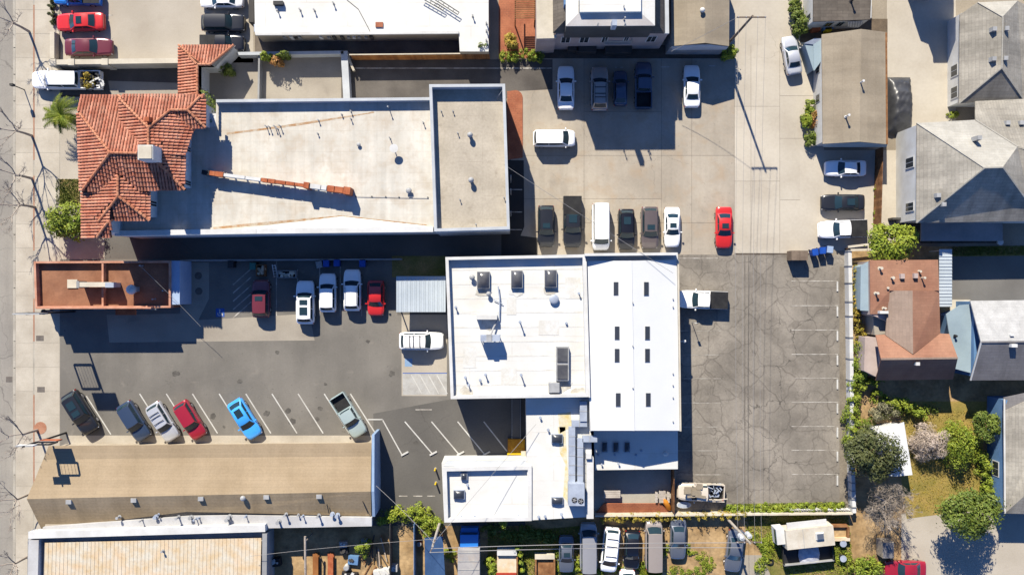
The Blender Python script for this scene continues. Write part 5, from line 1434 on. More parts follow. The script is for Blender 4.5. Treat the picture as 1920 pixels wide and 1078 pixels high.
# ================= houses on the east side
# upper brown house
ub = empty("brown_roof_cottage", P(1580, 20), "cottage with brown shingle roof and pale wall at the top", "house")
walls(ub, [(1527, -80), (1636, -80), (1634, 34), (1527, 38)], 3.4, m_white)
u1 = plane(ub, [(1526, -80, 3.5), (1636, -80, 3.5), (1632, 37, 3.5), (1525, 41, 3.5)], m_drk_sh, .2)
pipe(u1, 1602, -2, 3.5, .9, .09, m_black)
a, c = XY(1527, 38, 3.4), XY(1634, 34, 3.4)
for t0, t1 in ((.28, .42), (.5, .62)): window_on(ub, a, c, t0, t1, 1.0, 2.4, fm=m_bluegrey)
aw = MB(); aw.slab([P(1591, 41, 2.9), P(1618, 40, 2.9), P(1612, 51, 2.3), P(1590, 51, 2.3)], .04); awo = aw.build("striped_awning", m_white, ub)
for k in range(5):
    b = MB(); b.slab([P(1593 + k * 5, 41, 2.93), P(1594.5 + k * 5, 41, 2.93), P(1593.6 + k * 4.8, 51, 2.33), P(1592.2 + k * 4.8, 51, 2.33)], .02); b.build("stripe", m_greywall, awo)
a, c = XY(1527, -80, 3.4), XY(1527, 38, 3.4)
window_on(ub, a, c, .83, .92, 1.2, 2.4, fm=m_greywall)
sheet("cottage_yard", R(1500, 36, 1664, 80), 0.012, M("yard_brown", A(140, 112, 80), A(110, 88, 64), .8, fine=.2))
for (x, y, mt, s, lb) in ((1529, 55, m_orange, .9, "orange crate on the cottage yard"), (1551, 51, m_bluewall, 1.1, "pale blue bin on the cottage yard"), (1552, 57, m_yellow, .7, "yellow toy box on the cottage yard")):
    c = P(x, y, .5); b = MB(); b.box((c.x, c.y, .35), (s, s * .6, .65), .1, 0, .94); b.box((c.x, c.y, .72), (s * 1.05, s * .65, .07), .1); b.build("storage_box", mt, label=lb, cat="box")
# tan garage
gg = empty("tan_garage", P(1600, 165), "long garage with smooth tan roof and white side wall", "building")
walls(gg, [(1544, 68), (1660, 66), (1660, 264), (1544, 266)], 3.0, m_white)
g1 = plane(gg, [(1541, 65, 3.1), (1615, 55, 3.7), (1612, 266, 3.7), (1543, 270, 3.1)], m_tan_flat, .15)
g2 = plane(gg, [(1615, 55, 3.7), (1663, 61, 3.2), (1664, 271, 3.2), (1612, 266, 3.7)], m_tan_flat, .15)
plane(gg, [(1543, 270.5, 3.0), (1612, 267, 3.5), (1664, 271.5, 3.1), (1662, 276, 2.2), (1545, 276, 2.2)], m_bluegrey, .1, "gable_fascia")
bar(gg, P(1661, 62, 3.15), P(1662.5, 271, 3.15), .2, .2, m_wood, "gutter")
for x, y in ((1619, 152), (1592, 216)): pipe(g1 if x < 1612 else g2, x, y, 3.5, .9, .08, m_white)
a, c = XY(1544, 68, 3.0), XY(1544, 266, 3.0)
for t0, t1 in ((.25, .32), (.52, .60)): window_on(gg, a, c, t0, t1, .9, 2.0, fm=m_greywall)
sb = empty("blue_shed", P(1522, 95), "small blue grey shed leaning on the tan garage", "shed")
walls(sb, [(1509, 83), (1541, 74), (1541, 110), (1525, 132)], 2.0, m_bluegrey); plane(sb, [(1507, 82, 2.1), (1528, 72, 2.3), (1542, 73, 2.3), (1525, 84, 2.1)], m_galv, .06)
plane(sb, [(1525, 84, 2.1), (1542, 73, 2.3), (1542, 112, 2.3), (1526, 134, 2.1)], m_bluegrey, .06)

# covered car
cc = empty("covered_car", (P(1692, 195).x, P(1692, 195).y, .01), "car hidden under a wrinkled black cover beside the tan garage", "car")
cov = MB(); L_, W_ = 6.4, 2.75; ni, nj = 34, 16; c0 = P(1693, 195, 1.2)
for i in range(ni + 1):
    for j in range(nj + 1):
        u, v = i / ni * 2 - 1, j / nj * 2 - 1
        e = max(abs(u) ** 6, abs(v) ** 5)
        x = v * W_ / 2 * (1 - .05 * u * u); y = u * L_ / 2
        h = 1.0 + .55 * math.exp(-((u + .05) / .55) ** 4)
        z = .25 + (h - .25) * (1 - e) + .05 * math.sin(17 * u + 5 * v * v) * (1 - e) + .06 * abs(math.sin(7 * v - 16 * u + 2 * math.sin(5 * u))) * (1 - e) + random.uniform(-.045, .045)
        cov.v.append((c0.x + x, c0.y + y, z))
for i in range(ni):
    for j in range(nj):
        a = i * (nj + 1) + j; cov.f.append((a, a + 1, a + nj + 2, a + nj + 1)); cov.m.append(0)
cov.build("cover", M("black_tarp", (0.03, 0.03, 0.032), (0.05, 0.05, 0.05), .8, rough=.38, spec=.5, fine=.1), cc, smooth=True)
for sx in (-1, 1):
    for sy in (-1, 1):
        b = MB(); b.tube([(c0.x + sx * .95 - .1, c0.y + sy * 1.9, .34), (c0.x + sx * .95 + .1, c0.y + sy * 1.9, .34)], .33, 12); b.build("wheel", m_tyre, cc)

# big grey hipped house
oh = empty("grey_hip_house", P(1810, 230), "large house with grey hipped roofs and pale west wall", "house")
ZO = 5.0
ZW = 2.9
walls(oh, [(1803, 25), (1990, 5), (1990, 190), (1803, 190)], ZW - .05, m_white)
walls(oh, [(1721, 234), (1829, 232), (1990, 285), (1990, 412), (1721, 412)], ZO - .1, m_white)
plane(oh, [(1800, 28, ZW), (1833, 5, ZW + .7), (1880, 32, 4.8), (1878, 128, 4.8), (1798, 194, ZW)], m_grey_sh90)
plane(oh, [(1833, 5, ZW + .7), (1908, 2, ZW + .7), (1880, 32, 4.8)], m_lgrey_sh)
plane(oh, [(1908, 2, ZW + .7), (1960, 30, ZW), (1960, 190, ZW), (1918, 186, ZW), (1878, 128, 4.8), (1880, 32, 4.8)], m_grey_sh90)
plane(oh, [(1798, 194, ZW), (1878, 128, 4.8), (1918, 186, ZW + .3)], m_grey_sh)
plane(oh, [(1829, 190, 3.6), (1918, 186, 3.8), (1990, 186, 3.8), (1990, 290, 6.4), (1908, 278, 6.3), (1829, 224, ZO - .2)], m_grey_sh90)
plane(oh, [(1719, 231, ZO), (1829, 225, ZO), (1908, 275, 6.3), (1880, 314, 8.7), (1846, 315, 8.7)], m_lgrey_sh)
plane(oh, [(1719, 231, ZO), (1846, 315, 8.7), (1718, 418, ZO)], m_grey_sh90)
plane(oh, [(1718, 418, ZO), (1846, 315, 8.7), (1880, 314, 8.7), (1932, 386, 5.8), (1960, 414, ZO)], m_grey_sh)
plane(oh, [(1880, 314, 8.7), (1908, 275, 6.3), (1990, 290, 6.0), (1990, 400, 5.4), (1932, 386, 5.8)], m_grey_sh90)
for p, q in (((1719, 231, ZO), (1846, 315, 8.7)), ((1718, 418, ZO), (1846, 315, 8.7)), ((1846, 315, 8.7), (1880, 314, 8.7)), ((1880, 314, 8.7), (1932, 386, 5.8)), ((1798, 194, ZW), (1878, 128, 4.8)), ((1878, 128, 4.8), (1918, 186, ZW + .3)), ((1880, 32, 4.8), (1878, 128, 4.8)), ((1833, 5, 3.6), (1880, 32, 4.8)), ((1829, 225, ZO), (1908, 275, 6.3))):
    bar(oh, P(*p) + Vector((0, 0, .04)), P(*q) + Vector((0, 0, .03)), .13, .06, m_lgrey_sh, "ridge_cap")
for x, y in ((1866, 54), (1889, 53), (1865, 110), (1887, 109), (1891, 230), (1917, 230), (1838, 258), (1810, 299), (1819, 316), (1761, 366), (1894, 314), (1858, 332), (1771, 383)):
    q = P(x, y, 6.2); h = None
    zz_ = 4.9 if y < 120 else 5.2 if y < 240 else 7.3 if x > 1800 else 6.6; pbox(oh, x - 4.5, y - 4.5, x + 4.5, y + 4.5, zz_ - 1.2, zz_, m_vent, "roof_vent", .85)
a, c = XY(1721, 232, ZO), XY(1721, 412, ZO)
for t0, t1 in ((.32, .44), (.80, .90)): window_on(oh, a, c, t0, t1, 2.4, 4.2, fm=m_white)
pbox(oh, 1674, 408, 1725, 412, 0, 1.2, m_darkwall, "skirting")
a, c = XY(1803, 60, ZW), XY(1803, 190, ZW)
for t0, t1 in ((.42, .60), (.74, .92)): window_on(oh, a, c, t0, t1, .8, 2.2)
bm = MB(); bm.prism([XY(x, y, 2.6) for x, y in R(1727, 418, 1880, 452)], 2.45, 2.6, bottom=True); bm.build("porch_roof", m_greywall, oh)
dk = empty("timber_deck", P(1765, 440), "dark timber deck below the big grey house", "deck")
for k in range(10):
    pbox(dk, 1690 + k * 19, 415, 1708 + k * 19, 456, .2, .42, m_darkwall, "plank")
for (x, y, mt, lb, cat) in ((1833, 421, m_bluewall, "small blue chair on the dark timber deck", "chair"), (1812, 432, m_darkwall, "dark round table on the dark timber deck", "table"), (1876, 454, m_white, "white pot at the edge of the deck", "pot")):
    c = P(x, y, .9); r = empty("deck_" + cat, (c.x, c.y, .42), lb, cat)
    if cat == "chair":
        b = MB(); b.box((c.x, c.y, .85), (.8, .6, .08)); b.build("seat", mt, r)
        b = MB(); b.box((c.x, c.y + .3, 1.15), (.8, .07, .6)); b.build("backrest", mt, r)
        for sx in (-1, 1):
            for sy in (-1, 1): b = MB(); b.box((c.x + sx * .33, c.y + sy * .24, .62), (.05, .05, .4)); b.build("leg", mt, r)
    elif cat == "table":
        b = MB(); b.cyl((c.x, c.y, 1.1), .6, .05, 16); b.build("top", mt, r); b = MB(); b.cyl((c.x, c.y, .44), .3, .05, 12); b.cyl((c.x, c.y, .44), .05, .68, 8); b.build("pedestal", mt, r)
    else:
        b = MB(); b.cyl((c.x, c.y, .44), .2, .45, 12, r2=.3); b.build("pot_body", mt, r); b = MB(); b.cyl((c.x, c.y, .86), .34, .06, 12); b.build("rim", mt, r)

# brown house
bh = empty("brown_shingle_house", P(1710, 600), "brown shingle house with steep dark south slope and many roof vents", "house")
ZP_ = 3.6
walls(bh, [(1633, 490), (1758, 490), (1758, 640), (1634, 590)], ZP_ - .1, m_pinkwall)
walls(bh, [(1648, 632), (1788, 630), (1784, 698), (1650, 700)], 2.7, m_pinkwall)
pr = plane(bh, [(1631, 488, ZP_), (1759, 487, ZP_), (1761, 545, ZP_ + .2), (1668, 545, ZP_ + .4), (1666, 589, ZP_), (1632, 589, ZP_)], m_brn_sh)
plane(bh, [(1668, 545, ZP_ + .2), (1711, 545, 4.7), (1712, 664, 5.2), (1660, 628, ZP_ + .2)], m_brn_sh2)
plane(bh, [(1711, 545, 4.7), (1761, 545, ZP_), (1763, 625, ZP_), (1712, 664, 5.2)], m_brn_sh)
plane(bh, [(1642, 628, ZP_), (1660, 627, ZP_ + .1), (1712, 664, 5.1), (1762, 625, ZP_), (1780, 626, ZP_), (1796, 671, 5.3), (1652, 673, 5.3)], m_brn_sh)
plane(bh, [(1652, 673, 5.3), (1796, 671, 5.3), (1787, 711, 2.9), (1642, 713, 2.9)], m_brn_sh)
bar(bh, P(1652, 673, 5.32), P(1796, 671, 5.32), .2, .06, m_brn_sh2, "ridge_cap")
for x, y, h, r in ((1653, 503, .5, .10), (1675, 521, .6, .1), (1734, 521, .8, .08), (1646, 550, .6, .09), (1665, 540, .4, .08), (1660, 578, .5, .08), (1726, 509, .4, .08)): pipe(pr, x, y, ZP_ + .1, h, r, m_cream)
for x, y in ((1693, 518), (1718, 517)): pbox(pr, x - 4, y - 5, x + 4, y + 5, ZP_, ZP_ + .6, m_pinkwall, "roof_vent", .9)
pbox(bh, 1718, 679, 1725, 685, 4.2, 5.2, m_white, "roof_vent")
pbox(bh, 1650, 583, 1666, 588, 3.2, 4.2, m_white, "awning")
lw = empty("blue_lean_to", P(1622, 535), "pale blue lean-to along the brown house", "lean-to")
plane(lw, [(1614, 498, 2.4), (1632, 488, 2.9), (1632, 583, 2.9), (1613, 582, 2.4)], m_bluegrey, .08); walls(lw, [(1616, 500), (1630, 492), (1630, 580), (1616, 580)], 2.3, m_bluegrey)
cr = empty("corrugated_side_roof", P(1772, 520), "white corrugated side roof between brown house and grey yard", "roof")
for k in range(17):
    y0 = 468 + k * 6.3
    b = MB(); b.slab([P(1761, y0, 2.5), P(1785, y0, 2.3), P(1785, y0 + 6.1, 2.3), P(1761, y0 + 6.1, 2.5)], .04); b.tube([P(1761, y0, 2.52), P(1785, y0, 2.32)], .05, 4); b.build("roof_panel", m_metalroof, cr)
for x, y in ((1763, 470), (1783, 470), (1763, 572), (1783, 572)):
    c = P(x, y, 2.3); b = MB(); b.box((c.x, c.y, 1.12), (.1, .1, 2.24)); b.build("post", m_white, cr)
sheet("side_paving", [(1615, 585), (1668, 585), (1660, 700), (1618, 690)], 0.03, m_pad)
ps = MB(); ps.prism([XY(x, y, 2.4) for x, y in ((1622, 632), (1644, 632), (1652, 676), (1642, 706), (1620, 695))], 0, 2.4); ps.build("pale_side_shed", m_pinkwall, label="pale flat topped shed against the brown house", cat="shed")
pv = MB(); pv.prism([XY(x, y, 2.6) for x, y in ((1637, 592), (1664, 590), (1662, 626), (1640, 628))], 0, 2.6); pv.build("rear_porch", m_pad, label="grey flat roofed porch of the brown house", cat="porch")

# blue grey house with slate roof
qh = empty("blue_grey_house", P(1850, 640), "blue grey house with speckled pale and dark slate roof", "house")
ZQ = 3.9
walls(qh, [(1780, 592), (1836, 572), (1836, 690), (1793, 692)], 2.55, m_bluewall)
plane(qh, [(1774, 589, 2.9), (1800, 572, 3.2), (1822, 570, 3.4), (1838, 640, 3.4), (1820, 699, 3.2), (1790, 691, 2.9)], m_bluegrey)
walls(qh, [(1826, 566), (1990, 566), (1990, 706), (1826, 706)], ZQ - .1, m_bluewall)
q1 = plane(qh, [(1820, 564, ZQ), (1990, 562, ZQ), (1990, 640, 5.6), (1840, 641, 5.6)], m_speck, .25)
q2 = plane(qh, [(1840, 641, 5.6), (1990, 640, 5.6), (1990, 712, ZQ), (1820, 713, ZQ)], m_slate, .25)
bar(qh, P(1840, 641, 5.62), P(1990, 640, 5.62), .18, .06, m_slate, "ridge_cap")
pbox(qh, 1897, 645, 1908, 651, 4.6, 5.9, m_white, "roof_vent"); pipe(qh, 1793, 630, 3.1, .3, .08, m_black); pbox(qh, 1895, 627, 1902, 630, 5.0, 5.6, m_white, "roof_vent")
bar(qh, P(1820, 713, ZQ), P(1840, 641, 5.6), .12, .1, m_white, "barge_board"); bar(qh, P(1820, 564, ZQ), P(1840, 641, 5.6), .12, .1, m_speck, "barge_board")
tp = MB(); tp.prism([XY(x, y, .3) for x, y in ((1782, 562), (1820, 562), (1800, 592), (1782, 592))], 0, .3); tp.build("cream_terrace", m_cream, kind="structure")

# white roofed shed in the garden and lower right house
ws = empty("white_garden_shed", P(1680, 845), "white roofed garden shed beside the dark olive tree", "shed")
walls(ws, [(1642, 806), (1693, 797), (1706, 888), (1676, 892)], 2.2, m_white)
plane(ws, [(1638, 806, 2.3), (1665, 801, 2.5), (1695, 791, 2.3), (1711, 890, 2.3), (1680, 893, 2.5), (1668, 892, 2.4)], m_wmetal, .08)
rh = empty("grey_house_corner", P(1900, 860), "grey roofed house with blue wall at the right edge", "house")
walls(rh, [(1886, 750), (2020, 750), (2020, 958), (1886, 958)], 3.4, m_bluewall)
plane(rh, [(1882, 771, 3.5), (1990, 720, 5.0), (1990, 850, 6.0), (1920, 930, 4.3), (1884, 962, 3.5)], m_grey_sh90, .15)
plane(rh, [(1884, 962, 3.5), (1920, 930, 4.3), (1990, 850, 6.0), (1990, 965, 3.4)], m_grey_sh, .15)
plane(rh, [(1882, 745, 3.3), (2000, 745, 3.3), (1990, 722, 5.0), (1882, 773, 3.5)], m_slate, .1)
bar(rh, P(1883, 748, 3.5), P(1884, 962, 3.5), .14, .12, m_white, "gutter")
window_on(rh, XY(1886, 870, 3.4), XY(1886, 900, 3.4), 0, 1, 1.0, 2.2)

# ================= walls and fences on the east side of the lot
ef = empty("white_boundary_wall", P(1596, 700), "long white block wall along the east edge of the cracked car park", "wall")
ys = [470, 498, 530, 565, 592, 632, 672, 712, 752, 795, 838, 868, 889, 905, 920, 935, 950, 962]
for k in range(len(ys) - 1):
    p, q = P(1592 + k * .5, ys[k] + .4, 1.1), P(1592 + (k + 1) * .5, ys[k + 1] - .4, 1.1)
    bar(ef, (p.x + .1, p.y, .55), (q.x + .1, q.y, .55), .40, 1.1, m_white, "wall_panel")
    b = MB(); b.box((p.x + .1, p.y, .6), (.5, .12, 1.2)); b.build("post", m_greywall, ef)
sf = empty("south_retaining_wall", P(1400, 962), "low pale wall at the south end of the cracked car park", "wall")
for k in range(12):
    p, q = P(1116 + k * 40.3, 967.5 - k * .35, 1.3), P(1116 + (k + 1) * 40.3 - .4, 967.2 - (k + 1) * .35, 1.3); bar(sf, (p.x, p.y, .65), (q.x, q.y, .65), .16, 1.3, m_cream, "wall_panel")
pfn = empty("white_picket_fence", P(1540, 955), "short white picket fence in the corner of the cracked car park", "fence")
for k in range(26):
    p = P(1483 + k * 4.4, 955.5 + (k % 2) * .3, .9); b = MB(); b.box((p.x, p.y, .45), (.20, .05, .9), random.uniform(-.15, .15)); b.build("picket", m_white, pfn)
p, q = P(1483, 957.5, .7), P(1594, 957.5, .7); bar(pfn, p, q, .06, .1, m_white, "rail")
gf = empty("garden_fence", P(1655, 455), "leaning timber boundary rails under the spiky tree", "fence")
for (ax, ay, bx, by) in ((1590, 463, 1640, 457), (1595, 469, 1640, 468)): bar(gf, P(ax, ay, 1.2), P(bx, by, 1.2), .25, .12, m_cream, "rail")
for x, y in ((1592, 466), (1638, 462)):
    c = P(x, y, 1.1); b = MB(); b.box((c.x, c.y, .56), (.12, .12, 1.12)); b.build("post", m_wood, gf)
wsf = empty("brown_side_fence", P(1658, 380), "tall brown plank fence between the parked cars and the big house", "fence")
for k in range(30):
    p = P(1656 - k * .15, 278 + k * 5, 1.9); b = MB(); b.box((p.x, p.y, .95), (.06, .285, 1.9)); b.build("plank", m_wood, wsf)

nh = empty("north_neighbour_house", P(1710, -160), "grey house just beyond the top edge, shading the concrete driveway", "house")
b = MB(); b.prism([P(x, y).to_2d() for x, y in ((1650, -300), (1742, -300), (1742, -9), (1708, -9), (1708, -40), (1684, -50), (1670, -90))], 0, 6.0); b.build("wall", m_bluegrey, nh)
b = MB(); b.prism([P(x, y).to_2d() for x, y in ((1648, -302), (1744, -302), (1744, -7), (1706, -7), (1706, -38), (1682, -48), (1668, -90))], 6.0, 6.15, bottom=True); b.build("roof", m_grey_sh, nh)

# ------------------------------------------------------------------ vegetation
def leafmat(name, c1, c2, c3):
    m = M(name, c1, c2, 0.9, rough=0.6, fine=0.35, fscale=4.5, spec=0.25, extra=ex_stains(2.2, 0.7, c3, 0.52, 0.68))
    return m
m_leaf_y = leafmat("leaf_yellow_green", (0.20, 0.24, 0.022), (0.10, 0.15, 0.014), (0.32, 0.32, 0.035))
m_leaf_g = leafmat("leaf_mid_green", (0.12, 0.155, 0.022), (0.065, 0.10, 0.014), (0.21, 0.225, 0.045))
m_leaf_d = leafmat("leaf_dark_olive", (0.075, 0.085, 0.026), (0.04, 0.05, 0.016), (0.16, 0.155, 0.06))
m_leaf_lime = leafmat("leaf_lime", (0.20, 0.24, 0.02), (0.12, 0.17, 0.015), (0.32, 0.30, 0.04))
m_leaf_grey = leafmat("leaf_grey", (0.20, 0.19, 0.11), (0.13, 0.125, 0.06), (0.30, 0.27, 0.19))
m_leaf_pink = leafmat("leaf_pale_twig", (0.42, 0.34, 0.28), (0.26, 0.21, 0.165), (0.56, 0.48, 0.41))
m_leaf_gold = leafmat("leaf_gold", (0.30, 0.22, 0.03), (0.16, 0.15, 0.02), (0.40, 0.22, 0.04))
m_leaf_or = leafmat("leaf_orange", (0.42, 0.17, 0.06), (0.22, 0.13, 0.03), (0.5, 0.3, 0.12))
m_bark = M("bark", (0.10, 0.08, 0.062), (0.16, 0.13, 0.10), 1.5, fine=.25)
m_bark_pale = M("pale_bark", (0.34, 0.29, 0.24), (0.25, 0.21, 0.175), 1.5, fine=.25)

def leaf_cloud(mb, c, rx, ry, rz, n, size, rng, clump=10, up=0.35, thin=0.45):
    cs = []
    for _ in range(clump):
        while True:
            v = Vector((rng.uniform(-1, 1), rng.uniform(-1, 1), rng.uniform(-.5, 1)))
            if v.length < 1: break
        v = v.normalized() * rng.uniform(.45, .95)
        cs.append((Vector((c[0] + v.x * rx, c[1] + v.y * ry, c[2] + v.z * rz)), rng.uniform(.28, .48)))
    for k in range(n):
        q, rr = cs[rng.randrange(clump)]
        if k % 8 == 0: q, rr = Vector(c), .9
        while True:
            v = Vector((rng.uniform(-1, 1), rng.uniform(-1, 1), rng.uniform(-1, 1)))
            if v.length < 1: break
        v = v.normalized() * (v.length ** .45)
        if k % 9 == 0: v *= rng.uniform(1.05, 1.4)
        p = q + Vector((v.x * rx * rr, v.y * ry * rr, v.z * rz * rr))
        nrm = (v + Vector((0, 0, up)) + Vector((rng.uniform(-.6, .6), rng.uniform(-.6, .6), rng.uniform(-.6, .6)))).normalized()
        t = nrm.cross(Vector((rng.uniform(-1, 1), rng.uniform(-1, 1), rng.uniform(-1, 1)))).normalized(); bt = nrm.cross(t)
        s = size * rng.uniform(.6, 1.3)
        b0 = len(mb.v)
        mb.v += [tuple(p - t * s), tuple(p + bt * s * thin), tuple(p + t * s), tuple(p - bt * s * thin)]
        mb.f.append((b0, b0 + 1, b0 + 2, b0 + 3)); mb.m.append(0)

def branches(mb, p, d, L, r, depth, rng, spread=.6, up=.25, tips=None):
    q = p + d * L
    mid = p + d * L * .5 + Vector((rng.uniform(-1, 1), rng.uniform(-1, 1), rng.uniform(-1, 1))) * L * .06
    r = max(r, .013)
    mb.tube([p, mid, q], [r, r * .85, r * .7], 5 if depth > 1 else 3, cap=False)
    if depth == 0:
        if tips is not None: tips.append(q)
        return
    for k in range(rng.choice((2, 3, 3)) if depth > 1 else 3):
        nd = (d + Vector((rng.uniform(-1, 1), rng.uniform(-1, 1), rng.uniform(-.5, 1) * .7 + up)) * spread).normalized()
        branches(mb, p + d * L * rng.uniform(.55, 1.0), nd, L * rng.uniform(.58, .8), r * .55, depth - 1, rng, spread, up, tips)

def tree(name, label, cx, cy, rx_px, ry_px, h, mat, cat="tree", n=3500, size=.16, seed=1, base=None, trunk=True, group=None, clump=14, flat=.5, bark=None, thin=.45):
    rng = random.Random(seed)
    zc = h * (1 - flat * .5) if trunk else h * .5
    top = P(cx, cy, zc); b = P(*base) if base else Vector((top.x, top.y, 0)); b = Vector((top.x, top.y, 0)) if base is None else b
    r = empty(name, (b.x, b.y, 0), label, cat, group)
    k = (1 - zc / CAM_H) / PPM
    rz = h * flat * .5 if trunk else h * .5
    if trunk:
        tb_ = MB(); tb_.tube([b, b.lerp(top, .4) + Vector((.05, .05, 0)), top - Vector((0, 0, rz * .4))], [.05 * h * .5, .04 * h * .5, .03 * h * .5], 7)
        for q in range(5):
            a = q * 1.26 + rng.uniform(-.3, .3); d = Vector((math.cos(a) * rx_px * k, math.sin(a) * ry_px * k, rz * .6)) * .75
            tb_.tube([top - Vector((0, 0, rz * .9)), top - Vector((0, 0, rz * .9)) + d * .5 + Vector((0, 0, .1)), top - Vector((0, 0, rz * .6)) + d], [.03 * h * .4, .02 * h * .4, .008 * h * .4], 5)
        tb_.build("trunk", bark or m_bark, r)
    mb = MB(); leaf_cloud(mb, top, rx_px * k, ry_px * k, rz, n, size, rng, clump, thin=thin)
    mb.build("crown" if trunk else "foliage", mat, r)
    return r

def bush(name, label, cx, cy, rx, ry, h, mat, n=900, size=.13, seed=1, cat="shrub", group=None, clump=8):
    rng = random.Random(seed); top = P(cx, cy, h * .5); k = (1 - h * .5 / CAM_H) / PPM
    r = empty(name, (top.x, top.y, 0), label, cat, group)
    mb = MB(); leaf_cloud(mb, (top.x, top.y, h * .45), rx * k, ry * k, h * .5, n, size, rng, clump); mb.build("foliage", mat, r)
    st = MB()
    for q in range(5):
        a = q * 1.257; st.tube([(top.x, top.y, 0), (top.x + math.cos(a) * rx * k * .5, top.y + math.sin(a) * ry * k * .5, h * .55)], [.04, .015], 5)
    st.build("stem", m_bark, r)
    return r

def bare_tree(name, label, bx, by, h, seed, depth=5, group=None, bark=None, lean=(0, 0)):
    rng = random.Random(seed); b = P(bx, by, 0); r = empty(name, (b.x, b.y, 0), label, "tree", group)
    mb = MB(); d = Vector((lean[0], lean[1], 1)).normalized(); H0 = h * .42
    mb.tube([b, b + d * H0 * .5 + Vector((.04, .03, 0)), b + d * H0], [.16, .13, .11], 8); mb.build("trunk", bark or m_bark, r)
    cb = MB()
    for k in range(4):
        a = k * 1.57 + rng.uniform(-.4, .4)
        branches(cb, b + d * H0 * rng.uniform(.85, 1), Vector((math.cos(a) * .75, math.sin(a) * .75, .75)).normalized(), h * .24, .07, depth - 1, rng, .55, .18)
    cb.build("crown", bark or m_bark, r)
    return r

GT = "bare street trees along the sidewalk"
for i, (x, y, h, s, lb) in enumerate(((55, 60, 7.5, 3, "bare street tree level with the red sedan"), (60, 255, 7.0, 5, "bare street tree beside the fan palm"), (60, 335, 7.2, 8, "bare street tree level with the green lawn patch"),
        (66, 389, 7.2, 11, "bare street tree beside the round bush"), (58, 925, 6.5, 14, "bare street tree before the pointed tan roof end"), (52, 1043, 6.0, 17, "bare street tree at the bottom left corner"), (70, 806, 6.5, 21, "bare street tree in the round brick well"))):
    bare_tree("street_tree", lb, x, y, h, s, 5, GT, m_bark_pale)
# fan palm
pr_ = random.Random(4)
pc = P(112, 216, 3.2); pa = empty("palm_tree", (pc.x, pc.y, 0), "yellow green palm with long arching fronds beside the tiled house", "palm")
b = MB(); b.tube([(pc.x, pc.y, 0), (pc.x, pc.y, 1.6), (pc.x, pc.y, 3.0)], [.24, .20, .22], 10); b.build("trunk", m_bark, pa)
for k in range(20):
    a = k * 2.399; Lf_ = pr_.uniform(1.2, 2.5); el = pr_.uniform(.1, .9)
    b = MB(); pts = []
    for t in [i / 7 for i in range(8)]:
        rr = Lf_ * t; zz = 3.0 + el * Lf_ * .5 * math.sin(t * 2.4) - .5 * t * t
        pts.append(Vector((pc.x + rr * math.cos(a), pc.y + rr * math.sin(a), zz)))
    b.tube(pts, [.03 - .003 * i for i in range(8)], 4)
    sd = Vector((-math.sin(a), math.cos(a), 0))
    for i in range(1, 8):
        for s_ in (-1, 1):
            for o_ in (0, .5):
                p0 = pts[i] - (pts[i] - pts[i - 1]) * o_; ln = .55 * (1 - abs(i / 7 - .45))
                tip = p0 + sd * s_ * ln + (pts[i] - pts[i - 1]).normalized() * ln * .8 - Vector((0, 0, .12))
                w2 = (pts[i] - pts[i - 1]).normalized() * .085
                b.add([p0 - w2, p0 + w2, tip], [(0, 1, 2), (2, 1, 0)])
    b.build("frond", m_leaf_lime if k % 3 else m_leaf_y, pa)
tree("round_bush", "dense round yellow green bush at the corner of the tiled house", 131, 413, 42, 34, 3.2, m_leaf_y, "bush", 4500, .17, 31, trunk=False, clump=22)
tree("spiky_tree", "bright spiky leaved tree above the brown house", 1668, 452, 46, 34, 4.2, m_leaf_lime, "tree", 4200, .20, 33, clump=20)
tree("dark_olive_tree", "dense dark olive tree at the corner of the east car park", 1640, 850, 50, 46, 5.5, m_leaf_d, "tree", 8500, .17, 35, clump=24)
tree("broad_green_tree", "broad green tree casting shade over the lower driveway", 1818, 960, 62, 44, 6.0, m_leaf_g, "tree", 8500, .17, 37, clump=22)
tree("pale_shrub_tree", "pale twiggy grey shrub on the dry lawn", 1743, 832, 36, 32, 2.8, m_leaf_pink, "shrub", 5200, .24, 39, trunk=False, clump=26, thin=.10)
tree("green_topiary", "rounded bright green bush beside the pale shrub", 1797, 832, 33, 40, 3.0, m_leaf_y, "bush", 5500, .12, 41, trunk=False, clump=30)
tree("round_garden_tree", "round dark green tree beside the blue wall", 1849, 798, 26, 26, 3.5, m_leaf_g, "tree", 3500, .14, 43, clump=16)
bare_tree("bare_garden_tree", "grey bare tree between the olive tree and the drive", 1640, 928, 6.0, 45, 7, None, m_bark_pale, (.1, -.08))
bt_ = bpy.data.objects["bare_garden_tree"]; b = MB(); q_ = P(1662, 950, 3.8); leaf_cloud(b, q_, 2.6, 2.9, 1.5, 2600, .30, random.Random(46), 26, thin=.05); b.build("twigs", M("twig_brown", (0.17, 0.14, 0.11), (0.26, 0.215, 0.17), 1.2, fine=.3), bt_)
